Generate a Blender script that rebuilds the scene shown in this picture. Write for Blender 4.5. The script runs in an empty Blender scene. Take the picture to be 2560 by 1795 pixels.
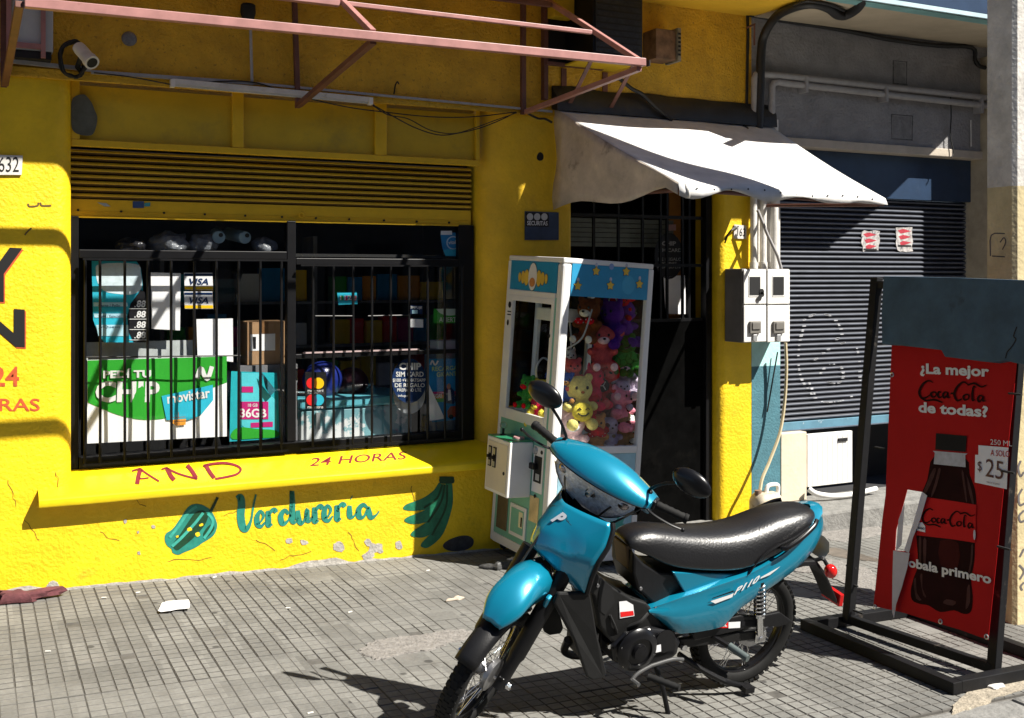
import bpy, bmesh, math, random
from mathutils import Vector, Matrix, noise
PI = math.pi
R = random.Random(7)
SC = bpy.context.scene
COL = SC.collection
# ------------------------------------------------------------------ camera, light, exposure
PHI = math.radians(26.6); FPX = 2700.0; HOR = 690.0; CAM = Vector((0, -6.586, 1.8))
cam = bpy.data.cameras.new('camera'); camo = bpy.data.objects.new('camera', cam); COL.objects.link(camo)
camo.location = CAM; camo.rotation_euler = (PI/2, 0, -PHI)
cam.sensor_width = 36; cam.lens = 36*FPX/2560; cam.shift_y = -(897.5-HOR)/2560
cam.clip_start = .05; cam.clip_end = 600
SC.camera = camo
SUN_T = Vector((-.88, 1.0, -1.5)).normalized()          # direction the sunlight travels
wd = bpy.data.worlds.new('World'); SC.world = wd; wd.use_nodes = True
nt = wd.node_tree; bg = nt.nodes['Background']
sky = nt.nodes.new('ShaderNodeTexSky'); sky.sky_type = 'NISHITA'; sky.sun_disc = False
sky.sun_elevation = math.asin(-SUN_T.z); sky.sun_rotation = math.atan2(-SUN_T.x, -SUN_T.y)
sky.dust_density = .3; sky.air_density = .6; sky.ozone_density = 2.0
nt.links.new(sky.outputs[0], bg.inputs[0]); bg.inputs[1].default_value = .05
sl = bpy.data.lights.new('sun', 'SUN'); sl.energy = 5.0; sl.angle = math.radians(.5); sl.color = (1, .95, .86)
so = bpy.data.objects.new('sun', sl); COL.objects.link(so)
so.rotation_euler = SUN_T.to_track_quat('-Z', 'Y').to_euler()
SC.view_settings.view_transform = 'Standard'; SC.view_settings.look = 'None'
SC.view_settings.exposure = 1.1; SC.view_settings.gamma = 1; SC.view_settings.use_curve_mapping = False
# ------------------------------------------------------------------ points on real planes
_s, _c = math.sin(PHI), math.cos(PHI)
def ray(px, py):
    o = px-1280.0
    return Vector((FPX*_s+o*_c, FPX*_c-o*_s, HOR-py))
def hit(px, py, p0, n):
    r = ray(px, py); n = Vector(n)
    return CAM + r*((Vector(p0)-CAM).dot(n)/r.dot(n))
def W(px, py, y=0.0): return hit(px, py, (0, y, 0), (0, 1, 0))
SLOPE = .03; GX0 = 1.45
def G(px, py, h=0.0): return hit(px, py, (GX0, 0, h), (SLOPE, 0, 1))
def gz(x): return -SLOPE*(x-GX0)
# ------------------------------------------------------------------ materials
MATS = {}
def _n(t, typ, **kw):
    n = t.nodes.new(typ)
    for k, v in kw.items(): setattr(n, k, v)
    return n
def mat(name, col, rough=.6, metal=0.0, var=.12, vs=6.0, bump=0.0, bs=60.0, col2=None, c2s=3.0, c2t=.62, coat=0.0, spec=.5, bump2=0.0, b2s=8.0, wood=False, soft=.06):
    """procedural paint/plaster/metal: base colour, mild tone variation, blotches of a second colour, two scales of relief"""
    if name in MATS: return MATS[name]
    m = bpy.data.materials.new(name); m.use_nodes = True; t = m.node_tree; L = t.links.new
    b = t.nodes['Principled BSDF']
    b.inputs['Roughness'].default_value = rough; b.inputs['Metallic'].default_value = metal
    b.inputs['Specular IOR Level'].default_value = spec
    if coat: b.inputs['Coat Weight'].default_value = coat; b.inputs['Coat Roughness'].default_value = .06
    g = _n(t, 'ShaderNodeNewGeometry')
    c = _n(t, 'ShaderNodeRGB'); c.outputs[0].default_value = (*col, 1); out = c.outputs[0]
    if var:
        nz = _n(t, 'ShaderNodeTexNoise'); nz.inputs['Scale'].default_value = vs; nz.inputs['Detail'].default_value = 6; nz.inputs['Roughness'].default_value = .65
        L(g.outputs['Position'], nz.inputs['Vector'])
        mr = _n(t, 'ShaderNodeMapRange'); mr.inputs[1].default_value = .3; mr.inputs[2].default_value = .7
        mr.inputs[3].default_value = 1-var; mr.inputs[4].default_value = 1+var
        L(nz.outputs['Fac'], mr.inputs[0])
        mx = _n(t, 'ShaderNodeMix', data_type='RGBA', blend_type='MULTIPLY'); mx.inputs[0].default_value = 1
        L(out, mx.inputs[6]); L(mr.outputs[0], mx.inputs[7]); out = mx.outputs[2]
    if col2 is not None:
        n2 = _n(t, 'ShaderNodeTexNoise'); n2.inputs['Scale'].default_value = c2s; n2.inputs['Detail'].default_value = 8; n2.inputs['Roughness'].default_value = .7
        L(g.outputs['Position'], n2.inputs['Vector'])
        m2 = _n(t, 'ShaderNodeMapRange'); m2.inputs[1].default_value = c2t; m2.inputs[2].default_value = c2t+soft; L(n2.outputs['Fac'], m2.inputs[0])
        mx = _n(t, 'ShaderNodeMix', data_type='RGBA'); L(m2.outputs[0], mx.inputs[0]); L(out, mx.inputs[6]); mx.inputs[7].default_value = (*col2, 1); out = mx.outputs[2]
    L(out, b.inputs['Base Color'])
    nrm = None
    for s_, sc_ in ((bump2, b2s), (bump, bs)):
        if s_:
            nb = _n(t, 'ShaderNodeTexNoise'); nb.inputs['Scale'].default_value = sc_; nb.inputs['Detail'].default_value = 4
            L(g.outputs['Position'], nb.inputs['Vector'])
            bp = _n(t, 'ShaderNodeBump'); bp.inputs['Strength'].default_value = 1.0; bp.inputs['Distance'].default_value = s_
            L(nb.outputs['Fac'], bp.inputs['Height'])
            if nrm: L(nrm, bp.inputs['Normal'])
            nrm = bp.outputs[0]
    if nrm: L(nrm, b.inputs['Normal'])
    MATS[name] = m; return m
def glass(name, tint=(1, 1, 1), refl=1.0, rough=.0):
    if name in MATS: return MATS[name]
    m = bpy.data.materials.new(name); m.use_nodes = True; t = m.node_tree; t.nodes.remove(t.nodes['Principled BSDF'])
    tr = _n(t, 'ShaderNodeBsdfTransparent'); tr.inputs[0].default_value = (*tint, 1)
    gl = _n(t, 'ShaderNodeBsdfGlossy'); gl.inputs['Roughness'].default_value = rough
    lw = _n(t, 'ShaderNodeLayerWeight'); pw = _n(t, 'ShaderNodeMath', operation='POWER'); pw.inputs[1].default_value = 5; t.links.new(lw.outputs['Facing'], pw.inputs[0])
    fr = _n(t, 'ShaderNodeMath', operation='MULTIPLY_ADD'); fr.inputs[1].default_value = .95; fr.inputs[2].default_value = .045; t.links.new(pw.outputs[0], fr.inputs[0])
    mm = _n(t, 'ShaderNodeMath', operation='MULTIPLY'); mm.inputs[1].default_value = refl
    mx = _n(t, 'ShaderNodeMixShader'); t.links.new(fr.outputs[0], mm.inputs[0]); t.links.new(mm.outputs[0], mx.inputs[0])
    t.links.new(tr.outputs[0], mx.inputs[1]); t.links.new(gl.outputs[0], mx.inputs[2])
    t.links.new(mx.outputs[0], t.nodes['Material Output'].inputs[0])
    MATS[name] = m; return m
def flatm(name, col, rough=.5): return mat(name, col, rough=rough, var=.06, vs=14)
# ------------------------------------------------------------------ objects
def tag(o, label=None, cat=None, group=None, kind=None):
    if label: o['label'] = label
    if cat: o['category'] = cat
    if group: o['group'] = group
    if kind: o['kind'] = kind
    return o
def wmat(o):
    m = o.matrix_basis.copy()
    if o.parent: m = wmat(o.parent) @ o.matrix_parent_inverse @ m
    return m
def thing(name, label, cat, loc=(0, 0, 0), M=None, group=None, kind=None):
    o = bpy.data.objects.new(name, None); COL.objects.link(o); o.empty_display_size = .1
    if M is not None: o.matrix_basis = M
    else: o.location = loc
    return tag(o, label, cat, group, kind)
class MB:
    def __init__(s): s.v = []; s.f = []; s.m = []
    def add(s, vs, fs, m=0):
        k = len(s.v); s.v += [Vector(a) for a in vs]
        for f in fs: s.f.append([i+k for i in f]); s.m.append(m)
        return s
    def poly(s, pts, m=0): return s.add(pts, [list(range(len(pts)))], m)
    def hexa(s, p, m=0):   # p: 4 bottom, 4 top (same turn)
        return s.add(p, [(3, 2, 1, 0), (4, 5, 6, 7), (0, 1, 5, 4), (1, 2, 6, 5), (2, 3, 7, 6), (3, 0, 4, 7)], m)
    def box(s, x0, x1, y0, y1, z0, z1, m=0, T=None):
        p = [Vector(q) for q in ((x0, y0, z0), (x1, y0, z0), (x1, y1, z0), (x0, y1, z0), (x0, y0, z1), (x1, y0, z1), (x1, y1, z1), (x0, y1, z1))]
        if T is not None: p = [T @ q for q in p]
        return s.hexa(p, m)
    def prism(s, pts, vec, m=0):
        n = len(pts); vec = Vector(vec); a = [Vector(p) for p in pts]; b = [p+vec for p in a]
        return s.add(a+b, [list(range(n))[::-1], list(range(n, 2*n))]+[(i, (i+1) % n, n+(i+1) % n, n+i) for i in range(n)], m)
    def tube(s, pts, r, n=8, m=0, cap=True, closed=False, flat=None):
        pts = [Vector(p) for p in pts]; N = len(pts); rs = r if isinstance(r, (list, tuple)) else [r]*N
        ring = []; up = None
        for i, p in enumerate(pts):
            if closed: d = pts[(i+1) % N]-pts[i-1]
            else: d = pts[min(i+1, N-1)]-pts[max(i-1, 0)]
            d.normalize()
            if up is None:
                up = Vector((0, 0, 1)) if abs(d.z) < .9 else Vector((0, 1, 0))
            up = (up-d*up.dot(d)).normalized(); sd = d.cross(up)
            ring.append([p+(up*math.cos(2*PI*k/n+PI/n)*(flat or 1)+sd*math.sin(2*PI*k/n+PI/n))*rs[i] for k in range(n)])
        vs = [q for rg in ring for q in rg]; fs = []
        for i in range(N if closed else N-1):
            j = (i+1) % N
            for k in range(n): fs.append((i*n+k, i*n+(k+1) % n, j*n+(k+1) % n, j*n+k))
        if cap and not closed: fs += [list(range(n))[::-1], [(N-1)*n+k for k in range(n)]]
        return s.add(vs, fs, m)
    def bar(s, a, b, w, h=None, m=0, up=(0, 0, 1)):   # rectangular bar from a to b
        a, b = Vector(a), Vector(b); h = h or w; d = (b-a).normalized(); up = Vector(up)
        sd = d.cross(up)
        if sd.length < 1e-4: sd = d.cross(Vector((0, 1, 0)))
        sd.normalize(); u = sd.cross(d).normalized()
        p = [q+sd*i*w/2+u*j*h/2 for q in (a, b) for i, j in ((-1, -1), (1, -1), (1, 1), (-1, 1))]
        return s.hexa(p, m)
    def loft(s, rings, m=0, closed=True, cap=True):
        n = len(rings[0]); vs = [q for rg in rings for q in rg]; fs = []
        for i in range(len(rings)-1):
            for k in range(n if closed else n-1): fs.append((i*n+k, i*n+(k+1) % n, (i+1)*n+(k+1) % n, (i+1)*n+k))
        if cap and closed: fs += [list(range(n))[::-1], [(len(rings)-1)*n+k for k in range(n)]]
        return s.add(vs, fs, m)
    def ell(s, c, r, rot=None, seg=14, rg=9, m=0):
        c = Vector(c); r = r if isinstance(r, (tuple, list)) else (r, r, r)
        q = lambda x, y, z: c+((rot @ Vector((x*r[0], y*r[1], z*r[2]))) if rot else Vector((x*r[0], y*r[1], z*r[2])))
        vs = [q(0, 0, -1)]+[q(math.cos(2*PI*k/seg)*math.cos(a), math.sin(2*PI*k/seg)*math.cos(a), math.sin(a)) for a in [(-.5+(i+1)/(rg+1))*PI for i in range(rg)] for k in range(seg)]+[q(0, 0, 1)]
        fs = [(0, 1+(k+1) % seg, 1+k) for k in range(seg)]
        for i in range(rg-1):
            for k in range(seg): fs.append((1+i*seg+k, 1+i*seg+(k+1) % seg, 1+(i+1)*seg+(k+1) % seg, 1+(i+1)*seg+k))
        e = len(vs)-1; fs += [(e, 1+(rg-1)*seg+k, 1+(rg-1)*seg+(k+1) % seg) for k in range(seg)]
        return s.add(vs, fs, m)
    def lathe(s, prof, o, ax, n=24, m=0, close=False):   # prof: (radius, height along ax)
        o = Vector(o); ax = Vector(ax).normalized(); u = ax.orthogonal().normalized(); w = ax.cross(u)
        rings = [[o+ax*h+(u*math.cos(2*PI*k/n)+w*math.sin(2*PI*k/n))*r for k in range(n)] for r, h in prof]
        if close: rings.append(rings[0])
        return s.loft(rings, m, cap=not close)
    def build(s, name, mats, parent=None, smooth=False, bevel=0, world=True, angle=40, T=None, mods=None):
        me = bpy.data.meshes.new(name)
        vs = s.v if T is None else [T @ v for v in s.v]
        me.from_pydata([tuple(v) for v in vs], [], s.f)
        mats = mats if isinstance(mats, (list, tuple)) else [mats]
        for mm in mats: me.materials.append(mm)
        if len(mats) > 1: me.polygons.foreach_set('material_index', s.m)
        if smooth:
            me.polygons.foreach_set('use_smooth', [True]*len(me.polygons))
            if angle < 180: me.set_sharp_from_angle(angle=math.radians(angle))
        me.update()
        return link(name, me, parent, world, bevel)
def link(name, me, parent=None, world=True, bevel=0):
    o = bpy.data.objects.new(name, me); COL.objects.link(o)
    if parent is not None:
        o.parent = parent
        if world: o.matrix_parent_inverse = wmat(parent).inverted()
    if bevel:
        b = o.modifiers.new('bevel', 'BEVEL'); b.width = bevel; b.segments = 2; b.limit_method = 'ANGLE'; b.angle_limit = math.radians(35)
        b.harden_normals = False
    return o
def copy_tree(o, parent=None):
    c = o.copy(); COL.objects.link(c)
    if parent is not None: c.parent = parent
    for ch in o.children: copy_tree(ch, c)
    return c
def smooth_curve(pts, k=6, closed=False):
    P = [Vector(p) for p in pts]; n = len(P); out = []
    for i in range(n if closed else n-1):
        a = P[i-1] if (i or closed) else P[0]*2-P[1]; b = P[i]; c = P[(i+1) % n]; d = P[(i+2) % n] if (closed or i+2 < n) else P[-1]*2-P[-2]
        for j in range(k):
            t = j/k; out.append(.5*((2*b)+(c-a)*t+(2*a-5*b+4*c-d)*t*t+(3*b-a-3*c+d)*t**3))
    if not closed: out.append(P[-1])
    return out
def sc2(pts, k=6, closed=True): return [(v.x, v.y) for v in smooth_curve([(x, y, 0) for x, y in pts], k, closed)]
# ------------------------------------------------------------------ flat print: shapes, strokes, lettering
def on(plane):   # plane: number = wall-parallel plane at that y, or function(px,py)
    return plane if callable(plane) else (lambda px, py: W(px, py, plane))
def patch(name, pts, plane, m, parent=None, smooth=0, world=True, thick=0):
    P = on(plane); pts = sc2(pts, smooth) if smooth else pts
    mb = MB(); q = [P(*p) for p in pts]
    if thick: mb.prism(q, (0, thick, 0))
    else: mb.poly(q)
    o = mb.build(name, m, parent, world=world)
    return o
def stroke(mb, pts, w, P, k=6, m=0, round_=True):
    """painted brush stroke in picture-plane units: pts (x,y[,widthfactor])"""
    pts = [p if len(p) == 3 else (p[0], p[1], 1) for p in pts]
    c = smooth_curve(pts, k) if k > 1 else [Vector(p) for p in pts]
    n = len(c); L_, R_ = [], []
    for i, p in enumerate(c):
        d = c[min(i+1, n-1)]-c[max(i-1, 0)]; d.z = 0; d = d.normalized() if d.length > 1e-6 else Vector((1, 0, 0))
        nx, ny = -d.y*w*p.z/2, d.x*w*p.z/2
        L_.append((p.x+nx, p.y+ny)); R_.append((p.x-nx, p.y-ny))
    for i in range(n-1):
        mb.poly([P(*L_[i]), P(*L_[i+1]), P(*R_[i+1]), P(*R_[i])], m)
TXT = {}
def prep_text(specs):
    obs = []
    for key in specs:
        body, bold, shear = key
        cu = bpy.data.curves.new('t', 'FONT'); cu.body = body; cu.offset = bold; cu.shear = shear; cu.resolution_u = 3
        o = bpy.data.objects.new('t', cu); COL.objects.link(o); obs.append((key, o, cu))
    bpy.context.view_layer.update(); dg = bpy.context.evaluated_depsgraph_get()
    for key, o, cu in obs:
        body = key[0]
        me = bpy.data.meshes.new_from_object(o.evaluated_get(dg))
        v = [(a.co.x, a.co.y) for a in me.vertices]; f = [list(p.vertices) for p in me.polygons]
        xs = [a[0] for a in v]; ys = [a[1] for a in v]; x0, x1, y0, y1 = min(xs), max(xs), min(ys), max(ys)
        TXT[body] = ([((a-x0)/(x1-x0), (b-y0)/(y1-y0)) for a, b in v], f)
        bpy.data.meshes.remove(me)
    for key, o, cu in obs: bpy.data.objects.remove(o); bpy.data.curves.remove(cu)
def text(body, bl, br, tl, plane, m, parent=None, bold=0.0, shear=0.0, name='lettering', world=True, mb=None, mi=0):
    """lettering whose box has bottom-left bl, bottom-right br, top-left tl (plane units)"""
    P = on(plane); v, f = TXT[body]
    A, B, D = P(*bl), P(*br), P(*tl)
    own = mb is None
    if own: mb = MB()
    mb.add([A+(B-A)*x+(D-A)*y for x, y in v], f, mi)
    if own: return mb.build(name, m, parent, world=world)
# ------------------------------------------------------------------ lettering used on walls, posters and signs
prep_text([(b, o, s) for b, o, s in [
 ('632', .0, 0), ('163', .0, 0), ('Y', .03, 0), ('N', .03, 0), ('24', .02, 0), ('RAS', .012, 0), ('AND', .02, 0), ('24 HORAS', .01, .1), ('SECURITAS', .02, 0),
 ('VISA', .03, .25), ('PEDÍ TU', .04, 0), ('CHIP', .04, 0), ('movistar', .025, 0), ('36GB', .03, 0), ('18 GB', .01, 0), ('88', .03, .1), ('FRESCA o CONGELADA', .01, 0),
 ('EMPUJE', .03, 0), ('ABIERTO', .0, 0), ('mastercard', .01, 0), ('maestro', .01, 0), ('SIM CARD', .02, 0), ('$100 +WHATSAPP', .02, 0), ('DE REGALO', .02, 0), ('PREPAGO LTE', .015, 0),
 ('RECARGANI', .0, 0), ('GIGANTE', .0, 0), ('M', .03, 0), ('infopel', .01, 0), ('vitale', .02, 0), ('1122', .02, 0), ('¿La mejor', .035, 0), ('de todas?', .035, 0), ('obala primero', .035, 0),
 ('250 ML', .0, 0), ('A SOLO', .01, 0), ('$', .0, 0), ('25', .0, 0), ('NUEVO', .03, 0), ('P110', .03, .35), ('P', .05, .3), ('INTERNET', .01, 0), ('GIGAS', .02, 0), ('motul', .05, .2), ('MOTUL', .05, .2), ('*PRECIO SUGERIDO', 0, 0), ('Carne / Pollo', 0, 0), ('Suave / Especial', 0, 0), ('JyQueso', 0, 0), ('BGCA', .02, 0)]])
# ------------------------------------------------------------------ wall and ground materials
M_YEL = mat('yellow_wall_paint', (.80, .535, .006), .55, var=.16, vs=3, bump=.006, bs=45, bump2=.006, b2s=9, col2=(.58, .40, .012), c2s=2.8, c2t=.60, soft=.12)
M_YEL2 = mat('ochre_wall_paint', (.64, .365, .016), .6, var=.25, vs=4, bump=.012, bs=55, bump2=.008, b2s=16, col2=(.30, .155, .012), c2s=34, c2t=.57, soft=.10)  # dark speckle paints in the shading of the rough stucco relief
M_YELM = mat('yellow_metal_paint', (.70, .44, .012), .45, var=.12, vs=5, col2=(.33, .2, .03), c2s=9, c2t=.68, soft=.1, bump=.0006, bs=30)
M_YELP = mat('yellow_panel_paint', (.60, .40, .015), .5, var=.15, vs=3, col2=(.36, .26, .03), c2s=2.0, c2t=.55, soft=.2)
M_SILL = mat('yellow_sill_paint', (.86, .64, .008), .3, var=.08, vs=5, bump=.002, bs=14, col2=(.6, .38, .03), c2s=6, c2t=.7, soft=.08)
M_PLAST = mat('bare_plaster', (.36, .34, .31), .85, var=.3, vs=25, bump=.006, bs=60)
M_MOULD = mat('black_mould', (.045, .045, .052), .9, var=.4, vs=25, bump=.004, bs=60)
M_BLKM = mat('black_metal_paint', (.004, .004, .005), .42, spec=.3, var=.3, vs=12, col2=(.06, .055, .055), c2s=18, c2t=.74, soft=.05)
M_BLK = mat('black_matt', (.004, .004, .0045), .7, var=.2)
M_GREYST = mat('grey_stucco', (.26, .255, .26), .85, var=.22, vs=4, bump=.014, bs=38, bump2=.008, b2s=12, col2=(.15, .145, .15), c2s=30, c2t=.6, soft=.2)
M_WHT = mat('white_paint', (.74, .73, .70), .55, var=.08, vs=8, bump=.001, bs=40)
M_WHTD = mat('dirty_white_paint', (.62, .60, .56), .6, var=.16, vs=9, col2=(.25, .22, .18), c2s=7, c2t=.64, soft=.12, bump=.002, bs=40)
M_CREAM = mat('cream_plaster', (.60, .52, .40), .8, var=.12, vs=4, bump=.002, bs=30)
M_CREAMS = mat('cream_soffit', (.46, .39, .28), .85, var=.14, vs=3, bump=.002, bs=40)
M_TEAL = mat('teal_blue_paint', (.055, .16, .20), .7, var=.18, vs=9, bump=.005, bs=60, col2=(.2, .3, .32), c2s=14, c2t=.72, soft=.05)
M_MINT = mat('mint_paint', (.42, .72, .70), .6, var=.12, vs=12, bump=.003, bs=50)
M_NAVY = mat('navy_metal', (.018, .040, .085), .42, var=.2, vs=6, col2=(.05, .08, .13), c2s=5, c2t=.62, soft=.15)
M_NAVYG = mat('navy_slat_shade', (.012, .015, .025), .6, var=.2)  # near-black tone that paints the shade between slats onto their edges
M_NAVYS = mat('navy_slat_metal', (.10, .112, .145), .34, var=.25, vs=9, col2=(.34, .36, .40), c2s=22, c2t=.68, soft=.06)  # pale second colour paints streaky highlights onto the slats
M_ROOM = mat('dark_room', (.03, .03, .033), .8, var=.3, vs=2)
M_GLASS = glass('window_glass', (.985, .99, .99), 1.1)
M_GALV = mat('galvanised_conduit', (.42, .42, .42), .4, .3, var=.15, vs=20)
M_CONC = mat('rough_concrete', (.19, .186, .175), .9, var=.28, vs=9, bump=.008, bs=40, bump2=.012, b2s=11, col2=(.17, .165, .155), c2s=4, c2t=.58, soft=.12)
M_PATCH = mat('pale_cement_patch', (.205, .192, .178), .95, var=.3, vs=30, bump=.01, bs=70, bump2=.01, b2s=16)
M_ASPH = mat('asphalt', (.05, .05, .052), .9, var=.25, vs=30, bump=.006, bs=120)
M_OPP = mat('opposite_wall', (.12, .105, .095), .85, var=.2, vs=1.5)
# ------------------------------------------------------------------ the ground
gm = MB(); gm.poly([(-300, -300, -.26), (300, -300, -.26), (300, 300, -.26), (-300, 300, -.26)])
# (the street bed lies under everything; the pavement slab and kerb stand on it)
tag(gm.build('road', M_ASPH), 'asphalt street bed running past the shop pavement', None, kind='structure')
SWM = Matrix.Translation((GX0, 0, 0)) @ Matrix.Rotation(math.atan(SLOPE), 4, 'Y')
sb = MB(); sb.box(-4, 9, -3.26, .4, -.25, -.014)
M_BED = mat('mortar_bed', (.17, .16, .145), .95, var=.3, vs=14, bump=.004, bs=90)
sidewalk = sb.build('sidewalk', M_BED); sidewalk.matrix_basis = SWM
tag(sidewalk, 'grey tiled pavement sloping along the shop front', None, kind='structure')
def tile_material():
    m = bpy.data.materials.new('pavement_tile'); m.use_nodes = True; t = m.node_tree; L = t.links.new; b = t.nodes['Principled BSDF']
    b.inputs['Roughness'].default_value = .85; b.inputs['Specular IOR Level'].default_value = .3
    g = _n(t, 'ShaderNodeNewGeometry')
    def nz(sc, det=6, rg=.65):
        q = _n(t, 'ShaderNodeTexNoise'); q.inputs['Scale'].default_value = sc; q.inputs['Detail'].default_value = det; q.inputs['Roughness'].default_value = rg
        L(g.outputs['Position'], q.inputs['Vector']); return q.outputs['Fac']
    def mr(x, a, b_, c, d):
        q = _n(t, 'ShaderNodeMapRange'); q.inputs[1].default_value = a; q.inputs[2].default_value = b_; q.inputs[3].default_value = c; q.inputs[4].default_value = d; L(x, q.inputs[0]); return q.outputs[0]
    def mul(c, f):
        q = _n(t, 'ShaderNodeMix', data_type='RGBA', blend_type='MULTIPLY'); q.inputs[0].default_value = 1; L(c, q.inputs[6]); L(f, q.inputs[7]); return q.outputs[2]
    def mix(f, c, col):
        q = _n(t, 'ShaderNodeMix', data_type='RGBA'); L(f, q.inputs[0]); L(c, q.inputs[6]); q.inputs[7].default_value = (*col, 1); return q.outputs[2]
    c = _n(t, 'ShaderNodeRGB'); c.outputs[0].default_value = (.170, .167, .155, 1); out = c.outputs[0]
    sn = _n(t, 'ShaderNodeVectorMath', operation='SNAP'); sn.inputs[1].default_value = (.195, .195, 10); L(g.outputs['Position'], sn.inputs[0])
    wn = _n(t, 'ShaderNodeTexWhiteNoise'); L(sn.outputs[0], wn.inputs['Vector'])
    out = mul(out, mr(wn.outputs['Value'], 0, 1, .80, 1.12))
    out = mul(out, mr(nz(1.3), .3, .7, .76, 1.2)); out = mul(out, mr(nz(45), .3, .7, .84, 1.14))
    out = mix(mr(nz(3.4, 9), .56, .70, 0, .55), out, (.12, .112, .10))
    out = mix(mr(nz(2.1, 9), .62, .74, 0, .5), out, (.25, .23, .21))
    vo = _n(t, 'ShaderNodeTexVoronoi'); vo.inputs['Scale'].default_value = 4.8; L(g.outputs['Position'], vo.inputs['Vector'])
    # trodden chewing gum: dark round spots of their own
    sp = mr(vo.outputs['Distance'], .085, .12, 1, 0)
    wv = _n(t, 'ShaderNodeTexWhiteNoise'); L(vo.outputs['Position'], wv.inputs['Vector'])
    mm = _n(t, 'ShaderNodeMath', operation='MULTIPLY'); L(sp, mm.inputs[0]); L(mr(wv.outputs['Value'], .55, .6, 0, .8), mm.inputs[1])
    out = mix(mm.outputs[0], out, (.04, .038, .036))
    L(out, b.inputs['Base Color'])
    bp = _n(t, 'ShaderNodeBump'); bp.inputs['Distance'].default_value = .003; L(nz(70), bp.inputs['Height']); L(bp.outputs[0], b.inputs['Normal'])
    return m
M_TILE = tile_material()
M_GROOVE = mat('groove_dirt', (.085, .08, .072), .95, var=.3, vs=14)
TS = .195
M_GROOVE2 = mat('worn_groove', (.105, .101, .092), .95, var=.3, vs=14)
def tile_mesh(name, groove, inset, n=3, worn=0.0, chip=None):
    mb = MB(); h = TS/2-.0009; st = 2*h/n; z0 = -groove
    mb.box(-h, h, -h, h, -.014, z0, 1)
    for i in range(n):
        for j in range(n):
            if chip and (i, j) in chip: continue
            x0, y0 = -h+i*st, -h+j*st; a = inset
            p = [(x0+a*.4, y0+a*.4, z0), (x0+st-a*.4, y0+a*.4, z0), (x0+st-a*.4, y0+st-a*.4, z0), (x0+a*.4, y0+st-a*.4, z0)]
            q = [(x0+a, y0+a, 0), (x0+st-a, y0+a, 0), (x0+st-a, y0+st-a, 0), (x0+a, y0+st-a, 0)]
            mb.add(p+q, [(4, 5, 6, 7)]); mb.add(p+q, [(0, 1, 5, 4), (1, 2, 6, 5), (2, 3, 7, 6), (3, 0, 4, 7)], 1)
    o = mb.build(name, [M_TILE, M_GROOVE2 if groove < .002 else M_GROOVE]); me = o.data; bpy.data.objects.remove(o); return me
TM = [tile_mesh('tile', .004, .0046), tile_mesh('tile', .003, .0040), tile_mesh('tile', .0018, .0032), tile_mesh('tile', .004, .0044, chip=[(0, 0)]), tile_mesh('tile', .0012, .0026, n=1)]
def in_view(P):
    d = P-CAM; dep = d.x*_s+d.y*_c
    if dep < .5: return None
    r = d.x*_c-d.y*_s; return 1280+FPX*r/dep, HOR-FPX*d.z/dep, dep
cells = []
tr = random.Random(3)
for i in range(-10, 34):
    for j in range(0, 17):
        u = -1.9+i*TS; v = -3.16+j*TS+ (0 if True else 0)
        P = SWM @ Vector((u, v, 0)); q = in_view(P)
        wn_ = noise.noise(Vector((u*.55, v*.8, 3)))
        k = 0 if wn_ < .05 else 1
        if wn_ > .10: k = 2
        if tr.random() < .03: k = 3
        if tr.random() < .035: k = 4
        area = 0
        if q and -60 < q[0] < 2620 and 1200 < q[1] < 1850: area = 1/q[2]**3
        cells.append((area, u, v, k, tr.uniform(-.0016, .0012), tr.gauss(0, .0035), tr.gauss(0, .0035)))
cells.sort(key=lambda c: -c[0])
rest = MB()
for n_, (area, u, v, k, dz, rx, ry) in enumerate(cells):
    T = Matrix.Translation((u, v, dz)) @ Matrix.Rotation(rx, 4, 'X') @ Matrix.Rotation(ry, 4, 'Y')
    if n_ < 300 and area > 0:
        o = bpy.data.objects.new('tile', TM[k]); COL.objects.link(o); o.parent = sidewalk; o.matrix_basis = T
    else:
        me = TM[k]
        k0 = len(rest.v); rest.v += [T @ w.co for w in me.vertices]
        for p in me.polygons: rest.f.append([q+k0 for q in p.vertices]); rest.m.append(p.material_index*(2 if k in (2, 4) else 1))
tag(rest.build('tiles', [M_TILE, M_GROOVE, M_GROOVE2], sidewalk, world=False), kind='stuff')
# crumbling cement strip and patches laid over worn tiles
def slab_patch(name, pxs, m, h=.006, k=5, par=None):
    cc = (sum(p[0] for p in pxs)/len(pxs), sum(p[1] for p in pxs)/len(pxs)); q_ = []
    for i, (x, y) in enumerate(sc2(pxs, k+3)):
        f = 1+.16*noise.noise(Vector((x*.05, y*.09, 2)))+.10*noise.noise(Vector((x*.2, y*.3, 7))); q_.append((cc[0]+(x-cc[0])*f, cc[1]+(y-cc[1])*f))
    top = [G(x, y, h) for x, y in q_]
    mb = MB(); rr = random.Random(len(pxs)); c = sum(top, Vector())/len(top)
    out = [c+(p-c)*rr.uniform(1.0, 1.10)-Vector((0, 0, h+.012)) for p in top]
    n = len(top); mb.add(top+out, [list(range(n))]+[(i, n+i, n+(i+1) % n, (i+1) % n) for i in range(n)])
    return mb.build(name, m, par or sidewalk)
slab_patch('cement_strip', [(908, 1632), (930, 1604), (1000, 1592), (1060, 1585), (1110, 1576), (1170, 1574), (1178, 1592), (1120, 1606), (1080, 1622), (1000, 1634), (950, 1646)], M_PATCH)
slab_patch('cement_patch', [(1985, 1402), (2060, 1396), (2130, 1408), (2190, 1432), (2188, 1480), (2120, 1462), (2050, 1432), (1990, 1428)], M_PATCH)
slab_patch('cement_patch', [(2020, 1302), (2110, 1296), (2185, 1310), (2190, 1335), (2110, 1352), (2030, 1340), (1990, 1322)], M_PATCH, .004)
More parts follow.
